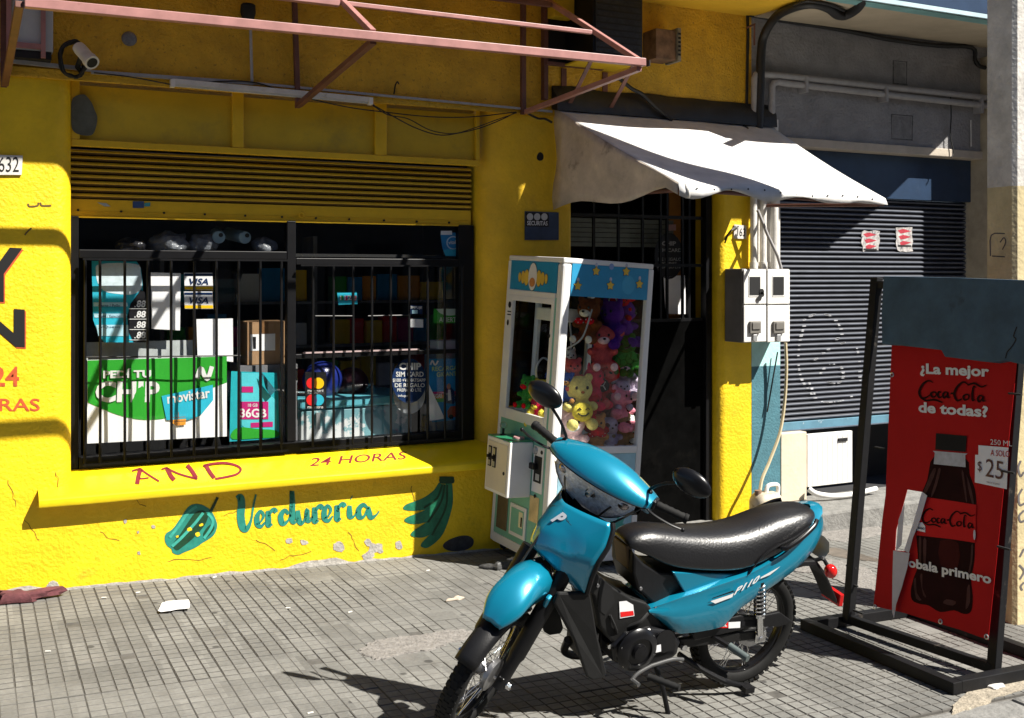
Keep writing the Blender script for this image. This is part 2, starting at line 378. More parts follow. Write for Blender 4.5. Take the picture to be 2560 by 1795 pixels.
slab_patch('wet_stain', [(2040, 1372), (2090, 1370), (2180, 1392), (2196, 1402), (2120, 1396), (2060, 1384)], mat('wet_grime', (.12, .10, .08), .5, var=.4, vs=20), .003)
slab_patch('cement_patch', [(2410, 1736), (2470, 1700), (2570, 1672), (2570, 1715), (2500, 1738), (2440, 1762), (2390, 1775)], mat('sandy_dirt', (.30, .26, .20), .95, var=.35, vs=25, bump=.01, bs=60), .004)
# kerb
kerb = MB(); 
kb = thing('kerb', 'worn stone kerb along the street edge of the pavement', None, M=SWM, kind='structure')
for i in range(14):
    mb = MB(); x0 = -3.6+i*.9
    mb.box(x0+.004, x0+.896, -3.44, -3.264, -.22, R.uniform(-.006, .002))
    mb.build('kerb_stone', M_CONC, kb, world=False, bevel=.018)
# ------------------------------------------------------------------ the yellow shop building
shop = thing('shop_building', 'yellow corner shop building with a barred display window and roller shutter', 'building', (0, 0, 0))
def prof_pillar(x0, x1, r0, r1, y1=.1, y0=0.0):
    """plan of a pier whose street corners are rounded by r0 (left) and r1 (right)"""
    p = [(x0, y1)]
    if r0:
        ra_, rb_ = r0 if isinstance(r0, tuple) else (r0, r0); p += [(x0+ra_-ra_*math.cos(a), y0+rb_-rb_*math.sin(a)) for a in [PI/2*i/8 for i in range(9)]]
    else: p += [(x0, y0)]
    if r1: p += [(x1-r1+r1*math.sin(a), y0+r1-r1*math.cos(a)) for a in [PI/2*i/6 for i in range(7)]]
    else: p += [(x1, y0)]
    p += [(x1, y1)]; return p
def wall_mesh(name, m, parts, par):
    mb = MB()
    for x0, x1, z0, z1, r0, r1, y1 in parts:
        mb.prism([(x, y, z0) for x, y in prof_pillar(x0, x1, r0, r1, y1)], (0, 0, z1-z0))
    return mb.build(name, m, par, smooth=True, angle=50)
wall_mesh('wall', M_YEL, [(-3.2, 3.77, -.3, .56, 0, 0, .3), (-3.2, .512, .56, 2.93, 0, .10, .3)], shop)
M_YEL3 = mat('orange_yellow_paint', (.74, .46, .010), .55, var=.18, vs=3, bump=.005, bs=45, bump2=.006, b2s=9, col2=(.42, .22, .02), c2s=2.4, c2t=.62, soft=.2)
wall_mesh('pillar', M_YEL3, [(3.10, 3.77, .56, 2.93, (.28, .29), .03, .3)], shop)
wall_mesh('pillar', M_YEL, [(5.048, 5.352, -.3, 2.93, .06, 0, .3)], shop)
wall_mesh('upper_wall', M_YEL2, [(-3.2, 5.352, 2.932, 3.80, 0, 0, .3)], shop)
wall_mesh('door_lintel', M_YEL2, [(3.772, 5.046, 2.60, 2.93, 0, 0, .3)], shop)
mb = MB(); mb.prism([(-3.2, -.885, 3.755), (-3.2, .3, 3.802), (-3.2, .3, 3.97), (-3.2, -.885, 3.97)], (8.552, 0, 0))
mb.build('balcony_slab', mat('yellow_soffit', (.72, .43, .02), .7, var=.12, vs=3), shop)
mb = MB(); mb.box(-3.2, 3.76, -.022, -.001, 2.905, 2.962); mb.build('moulding', M_YEL2, shop, bevel=.006)
# three panels over the shutter
for x0, x1 in ((.56, 1.43), (1.50, 2.35), (2.43, 3.07)):
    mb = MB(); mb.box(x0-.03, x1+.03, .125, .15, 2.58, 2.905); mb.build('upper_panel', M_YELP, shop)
fb = MB()
fb.box(.512, 3.10, .09, .124, 2.548, 2.588)
for x0, x1 in ((.512, .56), (1.43, 1.50), (2.35, 2.43), (3.07, 3.10)): fb.box(x0, x1, .092, .124, 2.589, 2.93)
fb.build('panel_frame', M_YELM, shop, bevel=.004)
patch('plaster_hole', [(186, 242), (210, 236), (228, 255), (236, 274), (243, 292), (240, 318), (228, 338), (195, 335), (180, 320), (178, 285), (179, 255)], .088, mat('grey_hole_plaster', (.10, .105, .085), .9, var=.25, vs=14, bump=.003, bs=40), shop, smooth=4, thick=.005)
# roller shutter with its slats
sh = MB(); sh.box(.515, 3.085, .208, .232, 2.150, 2.252)
shutter = sh.build('roller_shutter', M_YELM, shop, bevel=.003)
ns = 8; dz = (2.548-2.254)/ns
sm = MB(); prof = [(.232, 0), (.212, .12), (.200, .38), (.200, .62), (.210, .86), (.230, .99)]
sm.loft([[Vector((x, y, t*dz)) for y, t in prof] for x in (.515, 3.085)], closed=False)
slat0 = None
for i in range(ns):
    if slat0 is None:
        sm.m = [1, 1, 0, 0, 1]; slat0 = sm.build('slat', [M_YELM, mat('slat_gap_shade', (.085, .045, .004), .7, var=.2)], shutter, smooth=True, angle=180); slat0.location.z = 2.254  # second material paints the dark shade of the gaps onto each slat
    else:
        o = slat0.copy(); COL.objects.link(o); o.location.z = 2.254+i*dz
mb = MB(); mb.box(.515, 3.085, .194, .210, 2.142, 2.150); mb.box(.515, 3.085, .203, .208, 2.176, 2.180); mb.build('bottom_lip', M_YELM, shutter)
for px in (195, 303, 410, 512, 613, 705, 790, 873, 960, 1042, 1123, 1200):
    mb = MB(); q = W(px, 525+(px-195)*.034, .202); mb.lathe([(.0, -.004), (.007, -.003), (.007, .006)], q, (0, 1, 0), 8); mb.build('screw', M_BLK, shutter)
mb = MB(); q = W(754, 537, .19); mb.tube([q+Vector((math.cos(a)*.016, 0, math.sin(a)*.016)) for a in [i*PI/6 for i in range(12)]], .004, 6, closed=True); mb.build('lock_ring', M_YELM, shutter, smooth=True)
patch('sticker', [(332, 503), (360, 503), (360, 520), (332, 520)], .205, flatm('sticker_blue', (.03, .07, .2)), shutter)
patch('sticker', [(361, 508), (376, 506), (375, 516), (361, 516)], .205, flatm('sticker_teal', (.05, .3, .35)), shutter)
patch('sticker', [(243, 506), (265, 508), (277, 516), (262, 516)], .205, flatm('sticker_pale', (.35, .42, .5)), shutter)
# window: frame, glass, bars
win = MB()
win.box(.512, .562, .190, .250, .66, 2.15)                       # left jamb
win = win.build('window', M_BLKM, shop, bevel=.004)
def wpart(name, *b, m=M_BLKM, bev=.004):
    mb = MB()
    for q in b: mb.box(*q)
    return mb.build(name, m, win, bevel=bev)
wpart('jamb', (2.985, 3.10, .190, .250, .66, 2.15))
wpart('mullion', (1.795, 1.852, .187, .253, .745, 2.15))
wpart('bottom_rail', (.563, 2.984, .175, .255, .672, .742))
wpart('transom', (.563, 1.794, .189, .249, 1.905, 1.955)); wpart('transom', (1.853, 2.984, .189, .249, 1.872, 1.915))
wpart('meeting_rail', (1.853, 2.984, .200, .235, 1.270, 1.300)); wpart('rail_strip', (1.90, 2.70, .195, .199, 1.302, 1.312), m=mat('pinkish_strip', (.4, .3, .3), .5), bev=0)
for x0, x1, z0, z1 in ((.563, 1.794, .742, 1.904), (.563, 1.794, 1.956, 2.15), (1.853, 2.984, .742, 1.269), (1.853, 2.984, 1.301, 1.871), (1.853, 2.984, 1.916, 2.15)):
    mb = MB(); mb.box(x0, x1, .223, .227, z0, z1); mb.build('pane', M_GLASS, win)
def grille(xs, z0, z1):
    for px in xs:
        x = W(px, 800, .145).x; mb = MB(); mb.tube([(x+R.uniform(-.003, .003), .145, z0), (x+R.uniform(-.002, .002), .145, (z0+z1)/2), (x, .145, z1)], .0085, 8)
        mb.build('grille_bar', M_BLKM, win, smooth=True)
grille((213, 250, 312, 370, 428, 486, 541, 597, 651, 704), .69, 1.90)
grille((783, 834, 883, 930, 977, 1023, 1069, 1112, 1156), .69, 1.87)
for x0, x1, z in ((.58, 1.79, .700), (.58, 1.79, 1.898), (1.87, 2.97, .700), (1.87, 2.97, 1.868)):
    mb = MB(); mb.box(x0, x1, .137, .153, z-.006, z+.006); mb.build('grille_rail', M_BLKM, win)
for a, b in (((213, 893), (602, 889)), ((788, 790), (882, 790)), ((920, 790), (1020, 788))):
    mb = MB(); mb.tube([W(*a, .145), W(*b, .145)], .0045, 6); mb.build('grille_rod', M_BLKM, win, smooth=True)
# sill
sp_ = [(.26, .672), (.175, .670), (.075, .640), (-.055, .585), (-.082, .572), (-.094, .558), (-.094, .528), (-.088, .518), (-.001, .510), (-.001, .558), (.26, .558)]
mb = MB(); xs = [.335+i*(3.20-.335)/24 for i in range(25)]
mb.loft([[Vector((x, y, z+.002*noise.noise(Vector((x*3, y*9, z*9))))) for y, z in sp_] for x in xs])
mb.build('window_sill', M_SILL, shop, smooth=True, angle=35)
# dark room behind the window, with its back wall, floor and ceiling
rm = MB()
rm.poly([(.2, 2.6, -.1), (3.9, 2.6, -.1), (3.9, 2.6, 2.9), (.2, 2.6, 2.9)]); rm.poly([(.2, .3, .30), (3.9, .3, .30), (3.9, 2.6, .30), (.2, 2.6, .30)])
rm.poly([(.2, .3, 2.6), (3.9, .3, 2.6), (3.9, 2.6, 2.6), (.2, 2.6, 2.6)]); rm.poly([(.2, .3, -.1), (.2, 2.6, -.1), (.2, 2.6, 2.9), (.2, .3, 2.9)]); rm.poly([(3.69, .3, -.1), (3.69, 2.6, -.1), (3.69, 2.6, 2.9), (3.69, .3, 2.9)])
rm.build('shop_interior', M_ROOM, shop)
mb = MB(); mb.box(.56, 2.99, .257, .40, .60, .690); mb.build('inner_ledge', mat('grey_ledge', (.42, .43, .43), .6, var=.2, vs=12), shop)
mb = MB(); mb.box(.56, 3.0, .275, .42, 1.925, 1.945); mb.build('upper_shelf', M_BLK, shop)
# doorway: black gate, hall behind
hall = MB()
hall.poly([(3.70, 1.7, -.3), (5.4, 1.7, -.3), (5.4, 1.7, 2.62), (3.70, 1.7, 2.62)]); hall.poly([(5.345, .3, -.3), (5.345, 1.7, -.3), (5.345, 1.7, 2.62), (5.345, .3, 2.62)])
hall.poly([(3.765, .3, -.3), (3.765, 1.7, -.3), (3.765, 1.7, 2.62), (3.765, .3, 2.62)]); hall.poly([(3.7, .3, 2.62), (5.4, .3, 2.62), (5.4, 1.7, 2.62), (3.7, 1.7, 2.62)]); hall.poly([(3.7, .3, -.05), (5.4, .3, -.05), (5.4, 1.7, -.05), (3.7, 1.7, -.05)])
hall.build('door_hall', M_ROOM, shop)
M_GATE = mat('black_gate_paint', (.0022, .0022, .0022), .9, spec=.02, var=.5, vs=7, col2=(.007, .0065, .006), c2s=4, c2t=.6, soft=.2)
gt = MB(); gt.box(3.80, 5.00, .115, .135, -.10, 1.46); gate = gt.build('gate', M_GATE, shop, bevel=.003)
mb = MB(); mb.box(4.985, 5.040, .08, .15, -.15, 2.595); mb.build('gate_post', M_BLKM, gate, bevel=.004)
mb = MB(); mb.box(3.772, 3.815, .10, .15, -.10, 2.595); mb.build('gate_post', M_BLKM, gate, bevel=.004)
for x in (4.02, 4.23, 4.44, 4.60, 4.66, 4.80, 4.86):
    mb = MB(); mb.box(x-.009, x+.009, .118, .136, 1.46, 2.595); mb.build('gate_bar', M_BLKM, gate)
for z in (1.47, 1.88, 2.24, 2.58):
    mb = MB(); mb.box(3.82, 4.98, .112, .140, z-.012, z+.012); mb.build('gate_rail', M_BLKM, gate)
mb = MB(); mb.box(4.885, 5.02, .42, .46, 1.40, 2.6); mb.build('inner_jamb', mat('orange_brown_wall', (.40, .17, .03), .8, var=.15), shop)
for i in range(6):
    mb = MB(); z = 2.02+i*.036; mb.box(3.86, 4.88, .35+.006*(i % 2), .37, z, z+.031); mb.build('inner_slat', mat('inner_shutter_grey', (.16, .18, .16), .5, var=.2, vs=12), shop)
mb = MB(); mb.box(5.00, 5.05, .10, .28, -.15, .02); mb.box(3.77, 5.05, -.06, .28, -.30, -.055); mb.build('door_step', M_CONC, shop, bevel=.01)
# bare plaster where the yellow coat has come off, and mould by the pavement
for pts in ([(716, 1348), (728, 1346), (730, 1356), (718, 1358)], [(752, 1350), (768, 1352), (770, 1360), (755, 1362)], [(836, 1358), (850, 1354), (862, 1366), (858, 1378), (840, 1378), (833, 1368)],
            [(912, 1352), (922, 1346), (930, 1356), (940, 1360), (954, 1360), (956, 1382), (938, 1380), (934, 1392), (915, 1398), (905, 1390), (918, 1380), (924, 1368), (915, 1362)],
            [(990, 1356), (1000, 1352), (1006, 1366), (1000, 1374), (990, 1368)], [(118, 1462), (130, 1453), (144, 1456), (147, 1467), (120, 1472)], [(310, 1300), (316, 1298), (317, 1308), (311, 1309)], [(380, 1314), (388, 1314), (387, 1321), (380, 1320)], [(343, 1328), (348, 1327), (348, 1334), (343, 1334)], [(344, 1380), (350, 1378), (350, 1386), (345, 1386)]):
    patch('bare_plaster', [(x+R.uniform(-1.6, 1.6), y+R.uniform(-1.4, 1.4)) for x, y in sc2(pts, 4)], -.0025, M_PLAST, shop, thick=.002)
M_CRK = mat('crack_line', (.20, .12, .01), .9); cr = random.Random(21)
for x, y, n_, dx, dy in ((60, 1300, 7, 9, 8), (250, 1330, 6, 12, 3), (420, 1405, 8, 13, -3), (640, 1350, 6, 10, 6), (760, 1300, 6, 12, -4), (870, 1330, 6, 6, 10), (1030, 1215, 7, 3, 12), (140, 1180, 6, 3, 10), (20, 1200, 7, 4, 12), (560, 1290, 5, 8, -5), (330, 1240, 5, 9, 5), (700, 1400, 7, 13, -2)):
    pts = []
    for i in range(n_): pts.append((x, y, cr.uniform(.4, 1))); x += dx+cr.uniform(-6, 6); y += dy+cr.uniform(-6, 6)
    mb = MB(); stroke(mb, pts, 2.2, on(-.0015), k=2); mb.build('crack', M_CRK, shop)
eb = MB(); ee = []
for i in range(90):
    x = -.3+i*3.5/89; hgt = .012+.05*max(0, noise.noise(Vector((x*2.3, 5, 0))))+.018*noise.noise(Vector((x*9, 1, 0)))
    ee.append((x, gz(x)+max(.004, hgt)))
eb.loft([[Vector((x, -.003, z)), Vector((x, -.006, gz(x)-.02))] for x, z in ee], closed=False); eb.build('plaster_edge', M_PLAST, shop)
for pts in ([(1108, 1362), (1122, 1350), (1150, 1340), (1172, 1340), (1184, 1350), (1180, 1366), (1160, 1376), (1130, 1378), (1112, 1372)],):
    patch('mould_patch', pts, -.0025, M_MOULD, shop, smooth=5, thick=.002)
patch('wall_hole', [(1343, 388), (1350, 380), (1358, 386), (1358, 398), (1350, 402), (1343, 398)], -.002, M_BLK, shop, smooth=3, thick=.001)
for pts in ([(70, 509), (74, 516), (94, 514), (96, 506)], [(101, 506), (105, 514), (128, 514)], [(62, 588), (66, 582), (76, 572), (79, 570)]):
    mb = MB(); stroke(mb, pts, 4, on(-.002), k=3); mb.build('wall_scratch', mat('scratch', (.12, .07, .02), .8), shop)
# ------------------------------------------------------------------ the neighbouring corner building
nb = thing('corner_building', 'grey stucco neighbouring building with a dark blue roller shutter and cream soffit', 'building', (5.6, 0, 0))
mb = MB(); mb.box(5.354, 9.5, .0, .3, 2.885, 3.80); mb.build('upper_wall', M_GREYST, nb)
mb = MB(); mb.box(5.634, 7.95, -.025, .28, 2.815, 2.883); mb.build('ledge', mat('beige_ledge', (.46, .40, .33), .8, var=.15, bump=.002), nb, bevel=.006)
mb = MB(); mb.box(5.634, 7.95, .10, .2, 2.45, 2.813); mb.build('fascia', M_NAVY, nb)
pm = MB(); pm.box(5.354, 5.632, -.002, .3, -.30, 1.105, 0); pm.box(5.354, 5.632, -.002, .3, 1.105, 1.30, 1); pm.box(5.354, 5.632, -.002, .3, 1.30, 2.884, 2)
pm.build('pillar', [M_TEAL, M_MINT, M_WHTD], nb)
mb = MB(); mb.box(7.86, 8.6, -.45, .3, -.3, 3.70); mb.build('pillar', mat('beige_pillar', (.40, .34, .24), .85, var=.2, bump=.004), nb)
M_SCAR = mat('patched_stucco', (.20, .197, .20), .9, var=.3, vs=12, bump=.008, bs=30)
for x0, y0, x1, y1 in ((2232, 150, 2268, 210), (2228, 285, 2282, 348)):
    for q in ([(x0, y0), (x1, y0+4), (x1, y0+7), (x0, y0+3)], [(x0, y1-3), (x1, y1), (x1, y1+3), (x0, y1)], [(x0, y0), (x0+3, y0), (x0+3, y1), (x0, y1)], [(x1-3, y0+4), (x1, y0+4), (x1, y1+3), (x1-3, y1)]): patch('wall_scar', [(a+R.uniform(-1, 1), b+R.uniform(-1, 1)) for a, b in q], -.0015, mat('dark_scar', (.10, .10, .10), .9, var=.4, vs=30), nb)
    patch('plaster_patch', [(x0+4, y0+5), (x1-4, y0+8), (x1-4, y1-1), (x0+4, y1-4)], -.001, M_SCAR, nb)
edge = [(5.354, -.97), (7.28, -.97), (7.64, -.755), (7.80, -.62), (7.93, -.50), (8.3, -.1), (8.5, .3), (5.354, .3)]
def ez(y): return 3.80+.07*min(0, y)/.97
mb = MB(); n = len(edge); lo = [Vector((x, y, ez(y))) for x, y in edge]; hi = [Vector((x, y, 3.99)) for x, y in edge]
mb.add(lo+hi, [list(range(n)), list(range(n, 2*n))[::-1]]+[(i, n+i, n+(i+1) % n, (i+1) % n) for i in range(n)])
mb.build('balcony_slab', M_CREAMS, nb)
mb = MB(); mb.prism([(5.36, -.93, 3.728), (5.36, -.80, 3.737), (5.36, -.80, 3.730), (5.36, -.93, 3.721)], (1.9, 0, 0)); mb.build('soffit_band', mat('teal_band', (.16, .34, .34), .7, var=.25, vs=6), nb)
mb = MB(); mb.box(5.36, 7.27, -.99, -.972, 3.715, 3.745); mb.build('drip_edge', mat('pale_blue_edge', (.45, .60, .66), .6), nb)
mb = MB(); mb.box(5.36, 7.27, -.985, -.972, 3.75, 4.6); mb.build('balcony_front', M_NAVY, nb)
ns2 = 46; z0_, z1_ = .632, 2.448; dz2 = (z1_-z0_)/ns2
sh2 = MB(); sh2.box(5.636, 7.855, .14, .165, .556, .630); shut2 = sh2.build('roller_shutter', mat('teal_bar', (.10, .22, .30), .45, var=.2, col2=(.5, .55, .58), c2s=10, c2t=.64), nb, bevel=.003)
mb = MB(); mb.box(5.636, 7.855, .128, .140, .560, .568); mb.build('bottom_lip', M_NAVYS, shut2)
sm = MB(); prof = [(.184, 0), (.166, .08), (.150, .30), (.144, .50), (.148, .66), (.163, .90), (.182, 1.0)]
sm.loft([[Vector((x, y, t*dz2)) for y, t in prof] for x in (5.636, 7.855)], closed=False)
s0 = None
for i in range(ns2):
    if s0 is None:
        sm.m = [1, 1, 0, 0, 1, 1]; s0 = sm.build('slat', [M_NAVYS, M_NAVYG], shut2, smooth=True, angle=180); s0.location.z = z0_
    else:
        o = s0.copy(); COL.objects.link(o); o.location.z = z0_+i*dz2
# spray-painted scribble on the slats
def on_slats(px, py):
    p = W(px, py, .15); f = ((p.z-z0_)/dz2) % 1.0
    y = .145 if .2 < f < .8 else .158
    return W(px, py, y)
mb = MB()
for pts in ([(2010, 800), (2040, 785), (2080, 792), (2105, 830), (2090, 850)], [(2010, 815), (1998, 860), (1996, 910), (2005, 950), (2030, 985)], [(2030, 905), (2055, 885), (2080, 868), (2115, 855), (2140, 850)],
            [(2050, 935), (2070, 912), (2100, 915), (2108, 940), (2095, 958), (2070, 955)], [(2035, 985), (2020, 950)], [(2030, 990), (2060, 1005), (2110, 1000), (2145, 980)], [(2150, 960), (2148, 900), (2140, 860)]):
    for p in smooth_curve([(x, y, 0) for x, y in pts], 14):
        q = W(p.x, p.y, .145); f = ((q.z-z0_)/dz2) % 1.0
        if .30 < f < .72 and R.random() < .75:
            w_ = R.uniform(.010, .020); h_ = .004; mb.poly([(q.x-w_, .1432, q.z-h_), (q.x+w_, .1432, q.z-h_), (q.x+w_, .1432, q.z+h_), (q.x-w_, .1432, q.z+h_)])
tag(mb.build('spray_scribble', mat('faded_white_spray', (.42, .43, .46), .7, var=.4, vs=40), shut2), kind='stuff')
mb = MB(); mb.box(5.64, 7.9, .75, .8, -.2, .6); mb.box(5.64, 7.9, .2, .75, -.2, -.02); mb.build('shopfront_recess', M_ROOM, nb)
mb = MB(); mb.box(5.40, 8.6, -.36, .2, -.35, .015); mb.build('threshold_step', M_CONC, nb, bevel=.02)
# ------------------------------------------------------------------ fixed things on the two buildings
M_PINK = mat('dusty_pink_steel_paint', (.36, .17, .155), .45, var=.2, vs=9, col2=(.16, .06, .04), c2s=8, c2t=.66, soft=.1)
M_RUST = mat('dark_red_steel', (.13, .05, .035), .6, var=.3, vs=9)
M_CANV = mat('white_canvas', (.60, .59, .575), .8, var=.14, vs=7, bump=.004, bs=9, col2=(.36, .34, .31), c2s=5, c2t=.62, soft=.2)
M_CANVS = mat('grimy_canvas', (.54, .46, .38), .85, var=.25, vs=5, bump=.012, bs=7, col2=(.14, .11, .09), c2s=4.5, c2t=.56, soft=.16)
M_TARP = mat('black_tarp', (.015, .014, .013), .5, var=.4, vs=9, bump=.01, bs=9)
M_CABLE = mat('black_cable', (.012, .012, .012), .55, var=.2)
M_ALU = mat('aluminium', (.55, .55, .55), .35, .7, var=.1)
M_RED = mat('red_paint', (.17, .004, .012), .6, var=.25, vs=30)
M_BLKP = mat('black_sign_paint', (.004, .0035, .0035), .6, var=.2)
M_ORNG = mat('orange_red_paint', (.50, .08, .02), .6, var=.25, vs=30)
M_GREEN = mat('green_paint', (.012, .16, .085), .5, var=.35, vs=14, bump=.002, bs=14)
M_DGREEN = mat('dark_green_paint', (.004, .045, .018), .5, var=.4, vs=16)
M_TEALP = mat('teal_sign_paint', (.016, .20, .155), .5, var=.25, vs=16)
M_TEALP2 = mat('light_teal_paint', (.04, .33, .26), .5, var=.3, vs=20)
# steel frame over the window
fr = thing('awning_frame', 'bare pink steel awning frame sticking out above the barred window', 'awning frame', W(739, 270))
PF = -1.375; ZF = 3.015; YR = -.855
XL, XM, XR = .19, 1.83, 3.44
def fbar(name, a, b, w=.045, h=None, m=M_PINK):
    mb = MB(); mb.bar(a, b, w, h); return mb.build(name, m, fr, bevel=.003)
def on_slope(x, y): return Vector((x, y, ZF+(PF-y)*-.55))
fbar('front_bar', (XL+.02, PF, ZF-.012), (XR+.02, PF, ZF+.012), .042, .044)
for x in (XL, XM, XR):
    fbar('sloping_bar', on_slope(x, PF+.03)+Vector((0, 0, .012)), on_slope(x, -.02), .032)
fbar('rear_bar', on_slope(-1.2, YR), on_slope(XM-.022, YR), .042, .042); fbar('rear_bar', on_slope(XM+.022, YR), on_slope(XR-.022, YR), .025, .025)
P3 = hit(1384, 27, (XR, 0, 0), (1, 0, 0))
fbar('top_bar', on_slope(-1.2, P3.y), on_slope(XR-.022, P3.y), .035, .035, M_RUST)
for x, pz, pxs in ((.16, 2.835, 0), (1.80, 2.835, 1), (3.36, 2.90, 2)):
    fbar('wall_post', (x, -.045, pz), (x-.03*(pxs == 1), -.045, 3.75), .034, .03, M_RUST)
for a, b in (((XL, PF, ZF-.02), (.165, -.07, 2.85)), ((XM, PF+.02, ZF-.02), (1.80, -.07, 2.85)), ((XR, PF+.02, ZF-.02), (3.37, -.07, 2.915))):
    fbar('brace', a, b, .036, .030, M_PINK if a[0] == XR else M_RUST)
mb = MB(); c = Vector((XR+.047, PF, ZF+.01)); mb.box(c.x-.002, c.x+.003, c.y-.017, c.y+.017, c.z-.017, c.z+.017); mb.build('bar_end', M_BLK, fr)
# pale sign box at the left
sbx = thing('light_box', 'pale unlit sign box hung behind the steel frame at the left', 'sign box', W(80, 60))
a, b = W(30, 122, -.12), W(133, 5, -.12)
mb = MB(); mb.box(a.x, b.x, -.12, -.03, a.z, b.z+.05); mb.build('box_face', mat('pale_grey_box', (.42, .45, .46), .5, var=.1, vs=4), sbx, bevel=.006)
for px in (22, 108):
    q = W(px, 60, -.135); mb = MB(); mb.box(q.x-.012, q.x+.012, -.145, -.125, W(px, 145, -.135).z, b.z+.1); mb.build('bracket', M_PINK, sbx)
q = W(60, 112, -.135); mb = MB(); mb.box(W(40, 112, -.135).x, W(104, 112, -.135).x, -.142, -.126, q.z-.018, q.z+.012); mb.build('bracket', M_PINK, sbx)
mb = MB(); mb.box(W(38, 130, -.1).x, W(128, 130, -.1).x, -.12, -.02, W(60, 146, -.1).z, a.z-.002); mb.build('ballast', M_BLK, sbx)
# security camera with coiled cable
sc = thing('security_camera', 'white security camera with a coil of black cable at the upper left', 'camera', W(215, 160))
p0, p1 = W(196, 118, -.16), W(226, 152, -.26)
d = (p1-p0).normalized()
mb = MB(); mb.lathe([(.0, 0), (.034, .002), (.036, .02), (.036, .13), (.041, .13), (.041, .165), (.034, .165), (.0, .150)], p0, d, 16); mb.build('body', M_WHTD, sc, smooth=True)
mb = MB(); mb.lathe([(.030, .166), (.020, .157), (.0, .155)], p0, d, 16); mb.build('lens', M_BLK, sc, smooth=True)
mb = MB(); mb.tube([p0+d*.05, p0+Vector((.0, .06, -.10)), W(205, 182, -.02)], .014, 8); mb.build('arm', M_BLK, sc, smooth=True)
cl = thing('cable_coil', 'coiled black camera cable hanging beside the white camera', 'cable coil', W(175, 150))
for k in range(5):
    mb = MB(); rr = random.Random(k); pts = []
    for i in range(14):
        t = 2*PI*i/14; pts.append(W(184+(34+rr.uniform(-6, 5))*math.cos(t), 148+(44+rr.uniform(-5, 6))*math.sin(t), -.06-.016*k))
    mb.tube(smooth_curve(pts, 3, True), .0065, 6, closed=True); mb.build('loop', M_CABLE, cl, smooth=True)
mb = MB(); mb.tube(smooth_curve([W(200, 106, -.08), W(206, 140, -.08), W(203, 190, -.06), W(160, 183, -.06)], 5), .007, 6); mb.build('tail', M_CABLE, cl, smooth=True)
# round cap, hanging lamp, conduits, fluorescent tube holder
q = W(323, 97, -.001); mb = MB(); mb.lathe([(.0, .012), (.03, .012), (.040, .006), (.043, 0)], q, (0, -1, 0), 20)
tag(mb.build('junction_cap', mat('dull_zinc', (.17, .17, .175), .5, .3, var=.4, vs=30), smooth=True), 'round grey metal junction cap set in the ochre wall', 'junction box')
lp = thing('wall_lamp', 'black drop shaped lamp on top of a thin white pipe', 'lamp', W(620, 62))
mb = MB(); mb.lathe([(.0, -.062), (.014, -.060), (.034, -.03), (.046, .015), (.044, .06), (.034, .068), (.0, .07)], W(620, 38, -.05), (0, 0, 1), 16); mb.build('shade', M_BLK, lp, smooth=True)
mb = MB(); mb.tube([W(626, 62, -.03), W(630, 203, -.03)], .009, 8); mb.build('pipe', M_GALV, lp, smooth=True)
def conduit(name, label, pts, r, m, cat='conduit', n=8, box=False):
    mb = MB()
    if box:
        for a, b in zip(pts, pts[1:]): mb.bar(a, b, r*2, r*2)
    else: mb.tube(pts, r, n)
    return tag(mb.build(name, m, smooth=not box), label, cat)
conduit('cable_trunking', 'long pale plastic trunking running above the window panels', [W(0, 150, -.035), W(228, 174, -.035)], .011, M_GALV, box=True)
conduit('cable_trunking', 'pale trunking from the lamp pipe toward the white awning', [W(228, 180, -.035), W(632, 208, -.035)], .010, M_GALV, box=True)
conduit('cable_trunking', 'thin pale trunking ending at the corner of the canvas awning', [W(632, 208, -.035), W(1000, 243, -.035), W(1380, 279, -.035)], .007, M_GALV, box=True)
tl = thing('tube_light', 'unlit fluorescent tube fitting under the ochre wall moulding', 'light fitting', W(700, 225, -.06))
mb = MB(); mb.bar(W(430, 204, -.055), W(925, 250, -.055), .045, .03); mb.build('housing', M_WHTD, tl)
mb = MB(); mb.bar(W(434, 212, -.06), W(918, 256, -.06), .022, .018); mb.build('tube', mat('dull_tube', (.55, .54, .5), .4), tl)
for px, py in ((431, 207), (925, 252)):
    q = W(px, py, -.058); mb = MB(); mb.box(q.x-.012, q.x+.012, q.y-.026, q.y+.022, q.z-.026, q.z+.018); mb.build('end_cap', M_WHT, tl)
def cable(label, pts, r=.006, k=8, y=-.05, m=M_CABLE, name='cable'):
    mb = MB(); mb.tube(smooth_curve([W(p[0], p[1], p[2] if len(p) > 2 else y) for p in pts], k), r, 6)
    return tag(mb.build(name, m, smooth=True), label, 'cable')
cable('long black cable sagging under the moulding from the camera to the bracket', [(235, 182), (330, 193), (440, 213), (470, 211), (560, 203), (640, 207), (740, 238), (860, 266), (960, 280), (1080, 292), (1180, 292), (1290, 280)], .004)
cable('deeper of the two black wires looping below the tube light', [(932, 262), (985, 292), (1040, 320), (1095, 337), (1140, 334), (1200, 320), (1260, 296), (1290, 280)], .004)
cable('shallower of the two black wires looping below the tube light', [(932, 264), (970, 287), (1020, 297), (1075, 325), (1130, 334), (1180, 322), (1240, 300), (1292, 282)], .0035, y=-.06)
cable('short tangle of black wires beside the awning top corner', [(1320, 284), (1345, 296), (1362, 297), (1380, 306)], .008)
mb = MB(); q = W(985, 235, -.02); mb.tube(smooth_curve([q, q+Vector((-.002, -.03, .05)), q+Vector((.012, -.03, .075)), q+Vector((.022, -.03, .06))], 4), .005, 6); tag(mb.build('wall_hook', M_BLKM, smooth=True), 'small bent iron hook above the tube light', 'hook')
